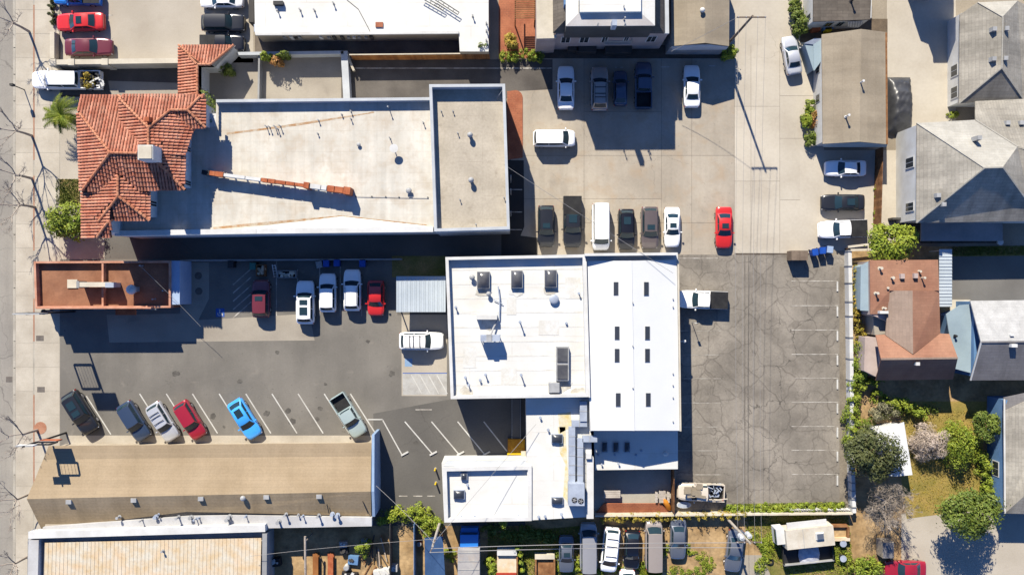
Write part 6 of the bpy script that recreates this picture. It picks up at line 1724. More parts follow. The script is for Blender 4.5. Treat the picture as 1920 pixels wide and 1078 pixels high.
# hedges
def hedge(name, label, pts, w_, h, mat, n=1500, size=.12, seed=1, cat="hedge"):
    rng = random.Random(seed); c = P(*pts[len(pts) // 2]); r = empty(name, (c.x, c.y, 0), label, cat)
    mb = MB(); seg = len(pts) - 1
    for i in range(seg):
        m_ = int((Vector(pts[i + 1]) - Vector(pts[i])).length / 16) + 1
        for q in range(m_):
            t = (q + .5) / m_; x = pts[i][0] + (pts[i + 1][0] - pts[i][0]) * t; y = pts[i][1] + (pts[i + 1][1] - pts[i][1]) * t
            o = P(x, y, h * .5); leaf_cloud(mb, (o.x, o.y, h * .4), w_ / PPM * rng.uniform(.8, 1.25), w_ / PPM * rng.uniform(.8, 1.25), h * .6, n // (seg * m_), size, rng, 6)
    mb.build("foliage", mat, r)
    b = MB()
    for i in range(seg + 1):
        o = P(*pts[i]); b.tube([(o.x, o.y, 0), (o.x + .1, o.y, h * .6)], [.05, .02], 5)
    b.build("stem", m_bark, r)
hedge("ivy_hedge", "bright green ivy hedge along the white boundary wall", [(1612, 645), (1612, 690), (1607, 720), (1600, 760), (1599, 800), (1599, 835)], 16, 1.9, m_leaf_y, 9000, .11, 51)
hedge("dry_border", "golden dry border plants beside the pale blue lean-to", [(1610, 500), (1608, 540), (1606, 580), (1612, 620), (1614, 650)], 10, 1.2, m_leaf_gold, 2200, .12, 52)
hedge("garden_hedge", "lime green hedge crossing the shaded garden", [(1640, 742), (1680, 755), (1712, 768), (1740, 775)], 12, 1.8, m_leaf_y, 3000, .12, 53)
bush("grey_bush", "grey green bush at the end of the lime hedge", 1660, 770, 24, 20, 1.8, m_leaf_grey, 2400, .10, 54, clump=14)
hedge("driveway_hedge", "green hedge along the blue house wall", [(1838, 850), (1850, 880), (1855, 910), (1855, 935)], 15, 1.8, m_leaf_y, 4200, .12, 55)
hedge("shaded_branches", "thin green branches reaching into the dark garden", [(1618, 775 - 60), (1640, 708 + 10), (1655, 707)], 8, 1.6, m_leaf_y, 900, .11, 56)
hedge("alley_hedge", "green hedge beside the slanted silver car", [(1490, -10), (1494, 15), (1497, 40), (1499, 62)], 14, 2.0, m_leaf_g, 4200, .13, 57)
bush("alley_shrub", "green and rusty shrub at the corner of the tan garage", 1520, 200, 11, 14, 1.4, m_leaf_y, 900, .12, 58)
bush("rusty_shrub", "rusty orange shrub beside the tan garage wall", 1530, 226, 14, 16, 1.6, m_leaf_or, 1300, .12, 59)
bush("lime_shrub", "lime shrub left of the rusty shrub", 1514, 228, 11, 20, 1.5, m_leaf_lime, 1200, .12, 60)
bush("shaded_shrub", "shaded green shrub behind the white sedan", 1520, 258, 14, 16, 1.5, m_leaf_g, 1000, .12, 61)
hedge("grass_verge_plants", "bright green plants between parked cars and brown fence", [(1646, 345), (1646, 375), (1645, 405), (1648, 430)], 6, .7, m_leaf_lime, 1800, .10, 62)
bush("corner_bush", "round bush at the foot of the utility pole by the alley", 1368, 98, 15, 14, 2.4, m_leaf_y, 1800, .12, 63, clump=12)
hedge("red_patio_shrubs", "green shrubs edging the red brick patio", [(940, 108), (965, 104), (995, 104), (1015, 104)], 11, 1.2, m_leaf_y, 2600, .11, 64)
bush("golden_shrub", "golden shrub on the red brick patio", 957, 78, 14, 18, 1.8, m_leaf_gold, 1400, .11, 65)
bush("wall_climber", "green climber on the corner of the white roof", 902, 92, 14, 7, 3.6, m_leaf_g, 700, .10, 66)
bush("courtyard_plant", "orange flowered plant in the courtyard corner", 519, 116, 11, 10, 2.6, m_leaf_or, 900, .12, 67)
bush("courtyard_plant", "green plant beside the orange flowers in the courtyard", 500, 108, 12, 8, 2.4, m_leaf_y, 800, .12, 68)
bush("courtyard_plant", "green plant on the upper courtyard wall", 534, 105, 14, 6, 2.6, m_leaf_g, 800, .12, 69)
bush("court_shrub", "dark green shrub in the shaded inner court", 423, 130, 14, 16, 2.0, m_leaf_g, 1400, .12, 70)
hedge("gap_shrubs", "narrow line of shrubs between tiled house and cream roof", [(395, 178), (412, 212), (412, 240), (395, 252)], 8, 6.6, m_leaf_g, 1800, .12, 71)
hedge("lot_corner_shrubs", "shrubs on the street corner of the beige car park", [(98, -5), (97, 20), (100, 48)], 6, .9, m_leaf_d, 1300, .11, 72)
# vine thicket by the annex
hedge("vine_thicket", "bright lime thicket at the foot of the long dark car park", [(712, 972), (740, 966), (770, 962), (800, 968), (818, 985), (790, 990)], 17, 1.8, m_leaf_lime, 6500, .12, 73)
bush("wall_sprig", "small sprig hanging over the annex parapet", 944, 978, 9, 7, 4.8, m_leaf_lime, 500, .10, 74)
hedge("verge_weeds", "weedy green verge along the south retaining wall", [(1362, 957), (1430, 956), (1490, 954), (1585, 952)], 10, 1.0, m_leaf_y, 10000, .10, 75)
hedge("bank_weeds", "ragged weeds hanging over the brick bank", [(1125, 971), (1190, 970), (1240, 969), (1330, 966), (1400, 965)], 8, 1.7, m_leaf_gold, 5000, .10, 76)
hedge("yard_shrubs", "tall lime shrubs beside the cluttered trailer", [(920, 1050), (925, 1075)], 11, 1.8, m_leaf_lime, 1400, .13, 77)
hedge("yard_vine", "thin line of bright shrubs in the shaded yard", [(972, 1020), (976, 1045), (980, 1075)], 6, 1.6, m_leaf_y, 1500, .12, 78)
hedge("yard_weeds", "low weeds around the sedan in the dirt yard", [(1248, 1022), (1290, 1030), (1335, 1055), (1310, 1075), (1250, 1070)], 12, .25, m_leaf_y, 3600, .09, 79)
hedge("camper_weeds", "bright weeds around the old camper", [(1440, 1030), (1448, 1010), (1580, 1040), (1590, 1065)], 16, .5, m_leaf_lime, 3000, .10, 80)
hedge("corner_shrubs", "leafy shrubs at the bottom beside the red car", [(1600, 1065), (1625, 1050), (1650, 1070), (1615, 1085)], 15, 1.6, m_leaf_y, 3500, .12, 81)
bush("yard_bush", "green bush among the workshop clutter", 682, 1027, 13, 18, 1.8, m_leaf_y, 1300, .12, 82)
bush("yard_lawn_tuft", "patch of tall grass beside the blue box truck", 843, 1040, 14, 14, .5, m_leaf_lime, 900, .10, 83)
bush("yard_tuft", "tuft of grass around the old trailer", 1045, 1050, 9, 20, .6, m_leaf_lime, 800, .10, 84)
bush("cottage_shrub", "lime shrub by the lower corner of the driveway", 1788, 216, 12, 7, .8, m_leaf_lime, 600, .10, 85)

hedge("car_side_weeds", "bright weeds growing between the cars in the dirt yard", [(1078, 1072), (1085, 1050), (1122, 1074), (1160, 1064), (1203, 1062), (1247, 1030)], 9, .5, m_leaf_lime, 3200, .11, 86)
hedge("shade_shrubs", "dark shrubs in the shaded yard behind the annex", [(905, 995), (950, 998), (1000, 1000), (1035, 1010)], 14, 1.2, m_leaf_g, 3600, .12, 87)
hedge("sand_weeds", "scattered weeds on the sandy yard left of the camper", [(1405, 1000), (1432, 1020), (1440, 1045), (1420, 1070)], 12, .4, m_leaf_y, 2600, .10, 88)
hedge("lawn_edge_plants", "low plants along the left edge of the dry lawn", [(1625, 800), (1630, 790), (1690, 770), (1760, 765)], 10, .7, m_leaf_g, 1600, .11, 89)
# grass blades as stuff on the lawns
def grass(name, polys, n, mat, hgt=.12, seed=1, label=None):
    rng = random.Random(seed); mb = MB()
    for pg in polys:
        xs = [p[0] for p in pg]; ys_ = [p[1] for p in pg]; k = 0
        while k < n:
            x, y = rng.uniform(min(xs), max(xs)), rng.uniform(min(ys_), max(ys_))
            if not inpoly(x, y, pg): continue
            k += 1; p = P(x, y); a = rng.uniform(0, 6.28); h = hgt * rng.uniform(.5, 1.5)
            d = Vector((math.cos(a), math.sin(a), 0)) * .05; l = Vector((rng.uniform(-1, 1), rng.uniform(-1, 1), 0)) * h * .8
            mb.add([p - d, p + d, p + l + Vector((0, 0, h))], [(0, 1, 2)])
    o = mb.build(name, mat); tag(o, label, "grass", None, "stuff")
grass("grass", [[(1700, 770), (1840, 770), (1835, 950), (1705, 960)]], 5000, m_leaf_gold, .10, 1, "dry brown grass on the garden lawn")
grass("grass", [[(1398, 962), (1590, 964), (1600, 1078), (1480, 1078), (1440, 1040), (1398, 1000)], [(915, 1000), (1090, 985), (1090, 1078), (915, 1078)], [(1200, 1060), (1240, 1060), (1240, 1078), (1200, 1078)]], 7000, m_leaf_lime, .18, 2, "patchy green grass in the dirt yard")
grass("grass", [[(1370, 944), (1585, 940), (1585, 958), (1365, 960)]], 5000, m_leaf_lime, .16, 3, "bright grass strip at the end of the cracked car park")
grass("grass", [[(105, 336), (150, 336), (150, 385), (105, 385)]], 2500, m_leaf_g, .10, 4, "small green lawn patch beside the tiled house")
grass("grass", [[(1785, 463), (1925, 461), (1925, 478), (1785, 480)]], 2500, m_leaf_g, .12, 5, "strip of green grass beside the grey yard pad")

# ------------------------------------------------------------------ street furniture and yard things
m_pole = M("pole_wood", A(150, 122, 98), A(120, 96, 76), 1.5, fine=.2)
m_wire = M("wire_metal", (0.22, 0.21, 0.2), rough=.6, fine=0)
m_tf = M("transformer_grey", A(226, 226, 226), A(206, 206, 206), 1, fine=.08)
m_glz = M("insulator", (0.3, 0.3, 0.32), rough=.3, fine=0)
def utility_pole(label, bx, by, h, arm_rz, arm_l=2.6, tfs=0, mat=None):
    b0 = P(bx, by); r = empty("utility_pole", b0, label, "utility pole")
    b = MB(); b.tube([b0, b0 + Vector((0, 0, h))], [.17, .11], 10); b.build("shaft", mat or m_pole, r)
    ends = []
    for k, zz in enumerate((h - .35,)):
        ca, sa = math.cos(arm_rz), math.sin(arm_rz)
        b = MB(); b.box((b0.x, b0.y, zz), (arm_l, .12, .12), arm_rz); b.build("crossarm", m_pole, r)
        for t in (-.46, -.2, .2, .46):
            b = MB(); x, y = b0.x + arm_l * t * ca, b0.y + arm_l * t * sa; b.cyl((x, y, zz + .06), .05, .16, 8); b.build("insulator", m_glz, r); ends.append(Vector((x, y, zz + .2)))
    for k in range(tfs):
        a = .7 + k * 2.2; c = b0 + Vector((math.cos(a) * .45, math.sin(a) * .45, 0)); b = MB(); b.cyl((c.x, c.y, h - 2.2), .27, .85, 14); b.cyl((c.x, c.y, h - 1.35), .2, .1, 12, r2=.1); b.build("transformer", m_tf, r)
    return r, ends
up1, e1 = utility_pole("wooden utility pole with crossarm beside the alley bush", 1355, 94, 11.2, 0.0, 2.9)
up2, e2 = utility_pole("utility pole with two grey transformers in the dirt yard", 1362, 970, 9.0, 0.0, 2.6, 2, M("pole_pale", A(214, 196, 172), A(190, 170, 146), 1.2, fine=.15))
up3, e3 = utility_pole("pale utility pole behind the white annex", 826, 975, 9.0, 1.2, 1.6, 0, MATS["pole_pale"])
def wire(a, c, sag=.5, r=.022, label=None, grp="overhead wires"):
    a, c = Vector(a), Vector(c); n = 14; pts = [a.lerp(c, i / n) - Vector((0, 0, sag * 4 * (i / n) * (1 - i / n))) for i in range(n + 1)]
    b = MB(); b.tube(pts, r, 5); o = b.build("overhead_wire", m_wire, label=label, cat="wire", group=grp); return o
for i, (a, c, l) in enumerate(zip(e1, e2, ("leftmost wire along the alley between the two poles", "second wire from the left along the alley poles", "third wire from the left along the alley poles", "rightmost wire along the alley between the two poles"))): wire(a, c, 1.0, .014, l)
wire(e3[1], e2[0], .5, .035, "upper overhead wire crossing the dirt yard"); wire(e3[0], e2[1] - Vector((0, .9, 1.2)), .5, .035, "lower overhead wire crossing the dirt yard")
wire(e1[0], P(1258, 97, 5.5), .3, .02, "wire from the alley pole to the tiered building"); wire(P(945, 309, 7.5), P(1262, 512, 6.8), .4, .02, "thin wire from parapet block down to the white gable roof")
wire(e3[2], P(1005, 795, 5.2), .2, .02, "wire from the pale pole to the annex roof"); wire(e3[2], P(705, 910, 4.4), .3, .02, "wire from the pale pole to the tan roof end"); wire(P(262, 498, 5.2), P(376, 612, 3.0), .2, .02, "cable from the brown roof to the west car park")
wire(e3[3], P(470, 1042, 4.6), .4, .018, "wire from the pale pole over the workshop yard")
# pole signs
def pole_sign(label, bx, by, h, panels, frames):
    b0 = P(bx, by); r = empty("pole_sign", b0, label, "sign")
    b = MB(); b.tube([b0, b0 + Vector((0, 0, h))], [.12, .09], 8); b.build("pole", m_black, r)
    for (x0, x1, z0, z1, mt) in panels:
        b = MB(); b.box((b0.x + (x0 + x1) / 2, b0.y + .02, (z0 + z1) / 2), (x1 - x0, .12, z1 - z0)); b.build("sign_panel", mt, r)
        b = MB(); b.box((b0.x + (x0 + x1) / 2, b0.y + .02, z1 + .03), (x1 - x0 + .04, .15, .05)); b.build("panel_cap", m_vent, r)
    for (x0, x1, z0, z1) in frames:
        for (xa, za, xb, zb2) in ((x0, z0, x1, z0), (x0, z1, x1, z1), (x0, z0, x0, z1), (x1, z0, x1, z1)):
            bar(r, (b0.x + xa, b0.y, za), (b0.x + xb, b0.y, zb2), .14, .16, m_black, "frame_bar")
        for k in range(1, 6):
            x = x0 + (x1 - x0) * k / 6; b = MB(); b.tube([(b0.x + x, b0.y, z0), (b0.x + x, b0.y, z1)], .018, 4); b.build("rod", m_black, r)
pole_sign("tall pole sign with panel and open frame by the brown roofed building", 140, 584, 9.0, [(-1.35, 1.35, 7.5, 9.0, m_greywall)], [(-2.2, -.2, 4.9, 7.1)])
pole_sign("tall pole sign with red and white panels over the pointed tan roof", 124, 811, 8.0, [(-.15, 1.9, 4.1, 5.3, m_orange), (-.9, .9, 7.0, 7.7, m_white)], [(-.15, 2.1, 5.4, 6.8)])
c = P(97, 584); r = empty("street_bollard", c, "stout grey post on the sidewalk beside the brown roofed building", "post")
b = MB(); b.cyl((c.x, c.y, 0), .22, 1.45, 14); b.build("shaft", m_greywall, r); b = MB(); b.cyl((c.x, c.y, 1.45), .30, .18, 14); b.dome((c.x, c.y, 1.63), .30, .15, 14); b.build("cap", m_darkwall, r)
c = P(46, 169); r = empty("sidewalk_post", c, "slim dark street post on the sidewalk near the white truck", "post")
b = MB(); b.tube([c, c + Vector((0, 0, 2.3))], .06, 8); b.build("shaft", m_darkwall, r); b = MB(); b.box((c.x, c.y, 2.2), (.35, .25, .5)); b.build("head", m_darkwall, r)
c = P(1297, 604); r = empty("stall_post", c, "slim post standing just below the white pickup with black bed", "post")
b = MB(); b.tube([c, c + Vector((0, 0, 2.2))], .04, 7); b.build("shaft", m_greywall, r); b = MB(); b.box((c.x, c.y, 2.0), (.30, .04, .42)); b.build("plate", m_white, r)
# wheel stops
GW = "wheel stops on the east car park"
for i, y in enumerate((528, 575, 620.5, 666, 711, 756, 801, 846, 891)):
    p = P(1569.5, y + 9); b = MB(); b.prism([(p.x - .08, p.y - .55), (p.x + .08, p.y - .55), (p.x + .08, p.y + .55), (p.x - .08, p.y + .55)], .02, .13)
    b.build("wheel_stop", m_stop, label="white wheel stop, number %s down the east boundary wall" % ("one two three four five six seven eight nine".split()[i]), cat="wheel stop", group=GW)
for i, (x, y) in enumerate(((759, 850), (812.5, 849.5), (863.5, 849.5), (912, 849.5))):
    p = P(x, y); b = MB(); b.box((p.x, p.y, .08), (.95, .18, .13), math.radians(28), 0, .92)
    b.build("wheel_stop", m_stop, label="slanted wheel stop, %s from the tan building's blue end wall" % ("first second third fourth".split()[i]), cat="wheel stop", group="wheel stops on the dark slanted bays")
# bins and dumpster
m_binb = M("bin_blue", A(40, 96, 200), A(28, 76, 170), 1, fine=.1, rough=.45)
def wheelie(label, px, py, rz, lidm, bodym=None, h=1.1, lean=0):
    p = P(px, py, h); r = empty("wheeled_bin", (p.x, p.y, .024), label, "bin", "wheeled bins")
    b = MB(); b.box((p.x, p.y, .024 + h * .47), (.56, .62, h * .86), rz, 0, 1.12); b.build("body", bodym or lidm, r)
    b = MB(); b.box((p.x, p.y, h - .03), (.70, .78, .08), rz, 0, .9); lid = b.build("lid", lidm, r)
    b = MB(); ca, sa = math.cos(rz), math.sin(rz); b.tube([(p.x - .3 * ca - .40 * sa, p.y - .3 * sa + .40 * ca, h - .08), (p.x + .3 * ca - .40 * sa, p.y + .3 * sa + .40 * ca, h - .08)], .03, 6); b.build("handle", m_black, r)
    for s_ in (-1, 1):
        x, y = p.x + s_ * .3 * ca - .3 * sa, p.y + s_ * .3 * sa + .3 * ca
        b = MB(); b.tube([(x - .05 * ca, y - .05 * sa, .13), (x + .05 * ca, y + .05 * sa, .13)], .11, 10); b.build("wheel", m_tyre, r)
wheelie("blue wheeled bin nearest the brown dumpster", 1529, 473, .15, m_binb); wheelie("blue wheeled bin in the middle of the three below the white pickup", 1543, 470, .05, m_binb); wheelie("blue wheeled bin with pale lid nearest the boundary wall", 1557, 468, -.1, M("bin_pale", A(170, 190, 220), fine=.1), m_binb)
wheelie("blue bin in the alley shade left of the pair behind the white cars", 611, 494, 0, m_binb); wheelie("blue bin in the alley shade, right of the pair", 631, 493, 0, m_binb); wheelie("lone blue bin behind the tallest white car", 679, 494, 0, m_binb); wheelie("grey green bin in the alley shade above the striped bay", 473, 499, 0, M("bin_green", A(70, 130, 120), fine=.1)); wheelie("black bin in the shade beside the striped bay", 432, 496, 0, m_black)
wheelie("small grey bin in the alley shade", 598, 496, .2, m_greywall)
for nm, lb, x0, y0, x1, y1, h, mt in (("dumpster", "brown steel dumpster beside the blue bins", 1484, 470, 1515, 488, 1.5, M("dumpster_brown", A(158, 128, 100), A(136, 108, 84), 1, fine=.15)),
                                  ("scrap_skip", "open grey skip of scrap in the shade beside the maroon car", 520, 507, 555, 521, .8, m_greywall), ("crate_stack", "brown crate behind the maroon car", 480, 496, 496, 518, .9, m_wood)):
    a, c = P(x0, y0, h), P(x1, y1, h); cx, cy = (a.x + c.x) / 2, (a.y + c.y) / 2; sx, sy = c.x - a.x, a.y - c.y
    r = empty(nm, (cx, cy, .024), lb, nm.split("_")[-1] if nm != "crate_stack" else "crate")
    t = .08
    for k, (ox, oy, wx, wy) in enumerate(((0, sy / 2 - t / 2, sx, t), (0, -sy / 2 + t / 2, sx, t), (sx / 2 - t / 2, 0, t, sy - 2 * t), (-sx / 2 + t / 2, 0, t, sy - 2 * t))):
        b = MB(); b.box((cx + ox, cy + oy, .024 + h / 2), (wx, wy, h)); b.build("side", mt, r)
    if nm == "dumpster":
        for k in range(2): b = MB(); b.box((cx + (k - .5) * sx / 2, cy, h + .03), (sx / 2 - .03, sy, .06)); b.build("lid", mt, r)
    else:
        b = MB(); b.box((cx, cy, .3), (sx - .18, sy - .18, .1)); b.build("floor", m_black, r)
        b = MB(); rr = random.Random(3)
        for k in range(14): b.box((cx + rr.uniform(-.4, .4) * sx, cy + rr.uniform(-.3, .3) * sy, .45 + rr.uniform(0, .25)), (rr.uniform(.15, .5), rr.uniform(.1, .3), rr.uniform(.08, .25)), rr.uniform(0, 3))
        b.build("scrap", m_rust, r)
b = MB(); c = P(514, 508, .8)
r = empty("folded_ladder", (c.x, c.y, .02), "white ladder leaning in the shade beside the scrap skip", "ladder")
for s_ in (-.2, .2):
    b = MB(); b.tube([(c.x + s_, c.y - .7, .1), (c.x + s_ * .8, c.y + .7, 1.0)], .04, 5); b.build("rail", m_white, r)
for k in range(5):
    t = k / 4.0; b = MB(); b.tube([(c.x - .2, c.y - .6 + 1.2 * t, .16 + .8 * t), (c.x + .2, c.y - .6 + 1.2 * t, .16 + .8 * t)], .03, 5); b.build("rung", m_white, r)
# low chain kerb wall along the alley and fence posts
aw_ = empty("alley_wall", P(540, 488), "low grey wall between the dark alley and the west car park", "wall")
for k in range(12):
    p, q = P(338 + k * 34.6, 488.5 - k * .2, .9), P(338 + (k + 1) * 34.6 - .4, 488.3 - (k + 1) * .2, .9); bar(aw_, (p.x, p.y, .45), (q.x, q.y, .45), .16, .9, m_greywall, "wall_panel")
# yellow bollards by the annex
for i, (x, y) in enumerate(((815, 882), (816, 908))):
    c = P(x, y, 1.0); r = empty("yellow_bollard", (c.x, c.y, 0.02), "yellow bollard by the annex's left wall, %s of two" % ("upper", "lower")[i], "bollard", "yellow bollards")
    b = MB(); b.cyl((c.x, c.y, .02), .10, .95, 12); b.dome((c.x, c.y, .97), .10, .08, 12, 3); b.build("post", m_yellow, r); b = MB(); b.cyl((c.x, c.y, .012), .17, .03, 12); b.build("base_plate", m_greywall, r)
# load of plants on the white truck, scrap on the cream truck
rg_ = random.Random(9)
c = P(170, 151, 1.4); r = empty("plant_load", (c.x, c.y, .7), "tangled potted plants and tools piled in the white truck's bed", "plants")
b = MB(); leaf_cloud(b, (c.x - .4, c.y, 1.35), 1.0, .8, .5, 900, .12, rg_, 8); b.build("foliage", m_leaf_gold, r)
b = MB()
for k in range(26): b.box((c.x + rg_.uniform(-1.2, 1.1), c.y + rg_.uniform(-.8, .8), 1.0 + rg_.uniform(0, .4)), (rg_.uniform(.15, .6), rg_.uniform(.1, .3), rg_.uniform(.1, .3)), rg_.uniform(0, 3))
b.build("tools", m_black, r)
b = MB()
for k in range(8): b.box((c.x + rg_.uniform(-.2, 1.4), c.y + rg_.uniform(-.9, .2), 1.15 + rg_.uniform(0, .35)), (rg_.uniform(.2, .7), rg_.uniform(.08, .2), .1), rg_.uniform(0, 3))
b.build("pale_boards", m_white, r)
c = P(1337, 922, 1.2); r = empty("scrap_load", (c.x, c.y, .7), "heap of scrap and frames in the cream pickup's bed", "scrap")
b = MB()
for k in range(22): b.box((c.x + rg_.uniform(-.9, .9), c.y + rg_.uniform(-.7, .7), .85 + rg_.uniform(0, .5)), (rg_.uniform(.2, .8), rg_.uniform(.05, .2), rg_.uniform(.05, .2)), rg_.uniform(0, 3))
b.build("frames", m_galv, r)
b = MB()
for k in range(10): b.box((c.x + rg_.uniform(-.8, .8), c.y + rg_.uniform(-.6, .6), .8 + rg_.uniform(0, .4)), (rg_.uniform(.2, .5), rg_.uniform(.2, .4), rg_.uniform(.1, .3)), rg_.uniform(0, 3))
b.build("boxes", m_black, r)
for k in range(12):
    b = MB(); b.box((c.x + rg_.uniform(-1.0, 1.0), c.y + rg_.choice((-.85, .85)) + rg_.uniform(-.08, .08), 1.1 + rg_.uniform(0, .25)), (rg_.uniform(.4, 1.4), rg_.uniform(.05, .14), .08), rg_.uniform(-.1, .1)); b.build("board", m_cream, r)
c2_ = P(1300, 921, 1.9); r = empty("roof_load", (c2_.x, c2_.y, 1.8), "tan tarpaulin and boards tied over the cream pickup's cab", "load")
b = MB()
for k in range(9): b.box((c2_.x + rg_.uniform(-.9, .9), c2_.y + rg_.uniform(-.6, .6), 1.88 + rg_.uniform(0, .18)), (rg_.uniform(.3, 1.2), rg_.uniform(.15, .6), .08), rg_.uniform(-.2, .2))
b.build("boards", m_tan_flat, r)
# low boat-like tub beside the cream truck
c = P(1282, 946, .4); r = empty("bath_tub", (c.x, c.y, .02), "white tub on the ground below the cream pickup", "tub")
b = MB(); b.cyl((0, 0, 0), .5, .45, 18, r2=.62); b.v = [(c.x + v[0] * 1.35, c.y + v[1] * .6, v[2] + .02) for v in b.v]; b.build("shell", m_white, r)
b = MB(); b.cyl((0, 0, 0), .53, .01, 18); b.v = [(c.x + v[0] * 1.35, c.y + v[1] * .6, v[2] + .475) for v in b.v]; b.build("water", m_galv, r)

# ---- box truck, camper, trailers, sheds in the dirt yard
def boxy(name, label, cat, cx, cy, deg):
    p = P(cx, cy, 1.5); r = empty(name, (p.x, p.y, .02), label, cat); r.rotation_euler = (0, 0, math.radians(deg)); return r
def lp(r, name, c, s, mat, top=1.0, rz=0):
    b = MB(); b.box(c, s, rz, 0, top); me = b.mesh(name, [mat]); return child(name, me, r)
m_boxtop = M("box_roof", A(206, 196, 186), A(176, 168, 170), .6, fine=.1, extra=ex_stains(.8, .4, (.35, .25, .16), .5, .7))
bt = boxy("box_truck", "box truck with grey box roof and blue cab in the dirt yard", "truck", 880, 1050, 90)
lp(bt, "cargo_box", (-1.0, 0, 1.65), (5.2, 2.4, 2.5), m_boxtop); lp(bt, "cab", (2.35, 0, 1.25), (1.5, 2.2, 1.7), PAINT["deepblue"], .9); lp(bt, "hood", (3.2, 0, .85), (.7, 2.0, .8), PAINT["deepblue"], .92)
lp(bt, "windshield", (3.02, 0, 1.65), (.12, 1.8, .6), m_glass); lp(bt, "chassis", (0, 0, .45), (6.4, .9, .2), m_black)
for x in (2.5, -2.0):
    for s_ in (-1, 1):
        b = MB(); b.tube([(x, s_ * 1.0 - .13, .42), (x, s_ * 1.0 + .13, .42)], .42, 14); child("wheel", b.mesh("wheel", [m_tyre]), bt)
for k in range(6): lp(bt, "roof_rib", (-3.3 + k * .92, 0, 2.92), (.06, 2.3, .04), m_vent)
rv = boxy("old_camper", "old cream camper with open side and blue roof vent in the dirt yard", "camper", 1510, 1004, 6)
m_rvr = M("camper_roof", A(246, 230, 202), A(226, 204, 170), .7, fine=.08, extra=ex_stains(1.1, .35, (.4, .27, .18), .54, .7))
lp(rv, "body", (.25, .0, 1.35), (5.4, 2.2, 1.9), m_rvr, .98); lp(rv, "cab", (-2.85, .3, 1.1), (1.0, 1.9, 1.5), m_white, .9); lp(rv, "side_awning", (.1, 1.45, 2.0), (4.4, .7, .12), m_white)
lp(rv, "roof_vent", (1.3, .1, 2.42), (.95, .85, .22), m_white, .8); lp(rv, "vent_lid", (1.3, .1, 2.56), (.75, .65, .08), PAINT["slate"], .85); lp(rv, "roof_seam", (-.5, 0, 2.31), (.05, 2.1, .02), m_vent)
lp(rv, "windshield", (-3.3, .3, 1.45), (.12, 1.5, .5), m_glass)
for x in (-2.4, 2.0):
    for s_ in (-1, 1):
        b = MB(); b.tube([(x, s_ * .95 - .12, .36), (x, s_ * .95 + .12, .36)], .36, 12); child("wheel", b.mesh("wheel", [m_tyre]), rv)
for k in range(5): lp(rv, "ladder_rung", (2.97, -.5 + k * .25, 1.6), (.06, .06, 1.0), m_vent)
tr = boxy("utility_trailer", "dark open trailer loaded with white sheet beside the camper", "trailer", 1518, 1041, 6)
lp(tr, "floor", (0, 0, .55), (5.5, 1.9, .1), m_black)
for s_ in (-1, 1): lp(tr, "side_rail", (0, s_ * .98, .85), (5.6, .08, .6), m_black if s_ > 0 else m_vent); lp(tr, "end_board", (s_ * 2.76, 0, .85), (.08, 1.85, .6), m_black)
for x in (-.6, .6):
    for s_ in (-1, 1):
        b = MB(); b.tube([(x, s_ * .8 - .1, .3), (x, s_ * .8 + .1, .3)], .3, 12); child("wheel", b.mesh("wheel", [m_tyre]), tr)
sc = MB(); p = P(1519, 1041, 1.1)
for i in range(13):
    for j in range(11):
        u, v = i / 12 * 2 - 1, j / 10 * 2 - 1; sc.v.append((p.x + u * 1.2 * (1 - .2 * v * v), p.y + v * .95, .75 + .35 * (1 - u * u) * (1 - v * v * .6) + .05 * math.sin(7 * u + 9 * v)))
for i in range(12):
    for j in range(10): a = i * 11 + j; sc.f.append((a, a + 11, a + 12, a + 1)); sc.m.append(0)
sc.build("white_tarp", M("tarp_white", A(238, 238, 244), A(206, 206, 220), 2, fine=.15), smooth=True, label="crumpled white sheet on the dark trailer", cat="tarp")
pl_ = empty("planter_box", P(1572, 998), "rusty open planter box beside the camper", "planter")
for (x0, y0, x1, y1) in ((1560, 984, 1590, 988), (1560, 1008, 1594, 1014), (1559, 988, 1563, 1008), (1589, 988, 1593, 1008)): pbox(pl_, x0, y0, x1, y1, 0, .8, m_rust if y1 > 1010 else m_wood, "side")
pbox(pl_, 1563, 988, 1589, 1008, 0, .4, m_dirt, "soil")
cb = empty("dark_cabinet", P(1666, 1030), "dark topped cabinet beside the red car", "cabinet")
pbox(cb, 1655, 1016, 1676, 1046, 0, 1.6, m_tanwall, "body"); pbox(cb, 1656, 1017, 1676, 1046, 1.61, 1.68, m_slate, "top")
bs = empty("blue_tarp_shelter", P(815, 1040), "shelter under a blue sheet roof in the dirt yard", "shelter")
plane(bs, [(796, 1008, 2.2), (830, 1005, 2.3), (836, 1100, 2.2), (797, 1100, 2.1)], M("blue_sheet", A(74, 104, 146), A(60, 88, 128), .8, fine=.1, rough=.5), .06)
for x, y in ((798, 1012), (828, 1009), (833, 1095), (799, 1095)):
    c = P(x, y, 2.0); b = MB(); b.box((c.x, c.y, 1.0), (.08, .08, 2.0)); b.build("post", m_wood, bs)
jt = empty("junk_trailer", P(949, 1055), "rusty trailer with white front panel in the shaded yard", "trailer")
pbox(jt, 932, 1040, 969, 1078, .4, 1.1, m_rust, "floor"); pbox(jt, 932, 1031, 969, 1041, .4, 1.5, m_white, "front_panel"); pbox(jt, 968, 1040, 971, 1080, .4, 1.3, m_wood, "side"); pbox(jt, 930, 1074, 969, 1078, .4, 1.3, M("rust_red", A(190, 70, 50), fine=.2), "rear_bar")
for x in (934, 967):
    c = P(x, 1060, .4); b = MB(); b.tube([(c.x - .1, c.y, .32), (c.x + .1, c.y, .32)], .32, 12); b.build("wheel", m_tyre, jt)
jt2 = empty("wooden_cart", P(1020, 1058), "weathered wooden cart beside the dark grey sedan", "cart")
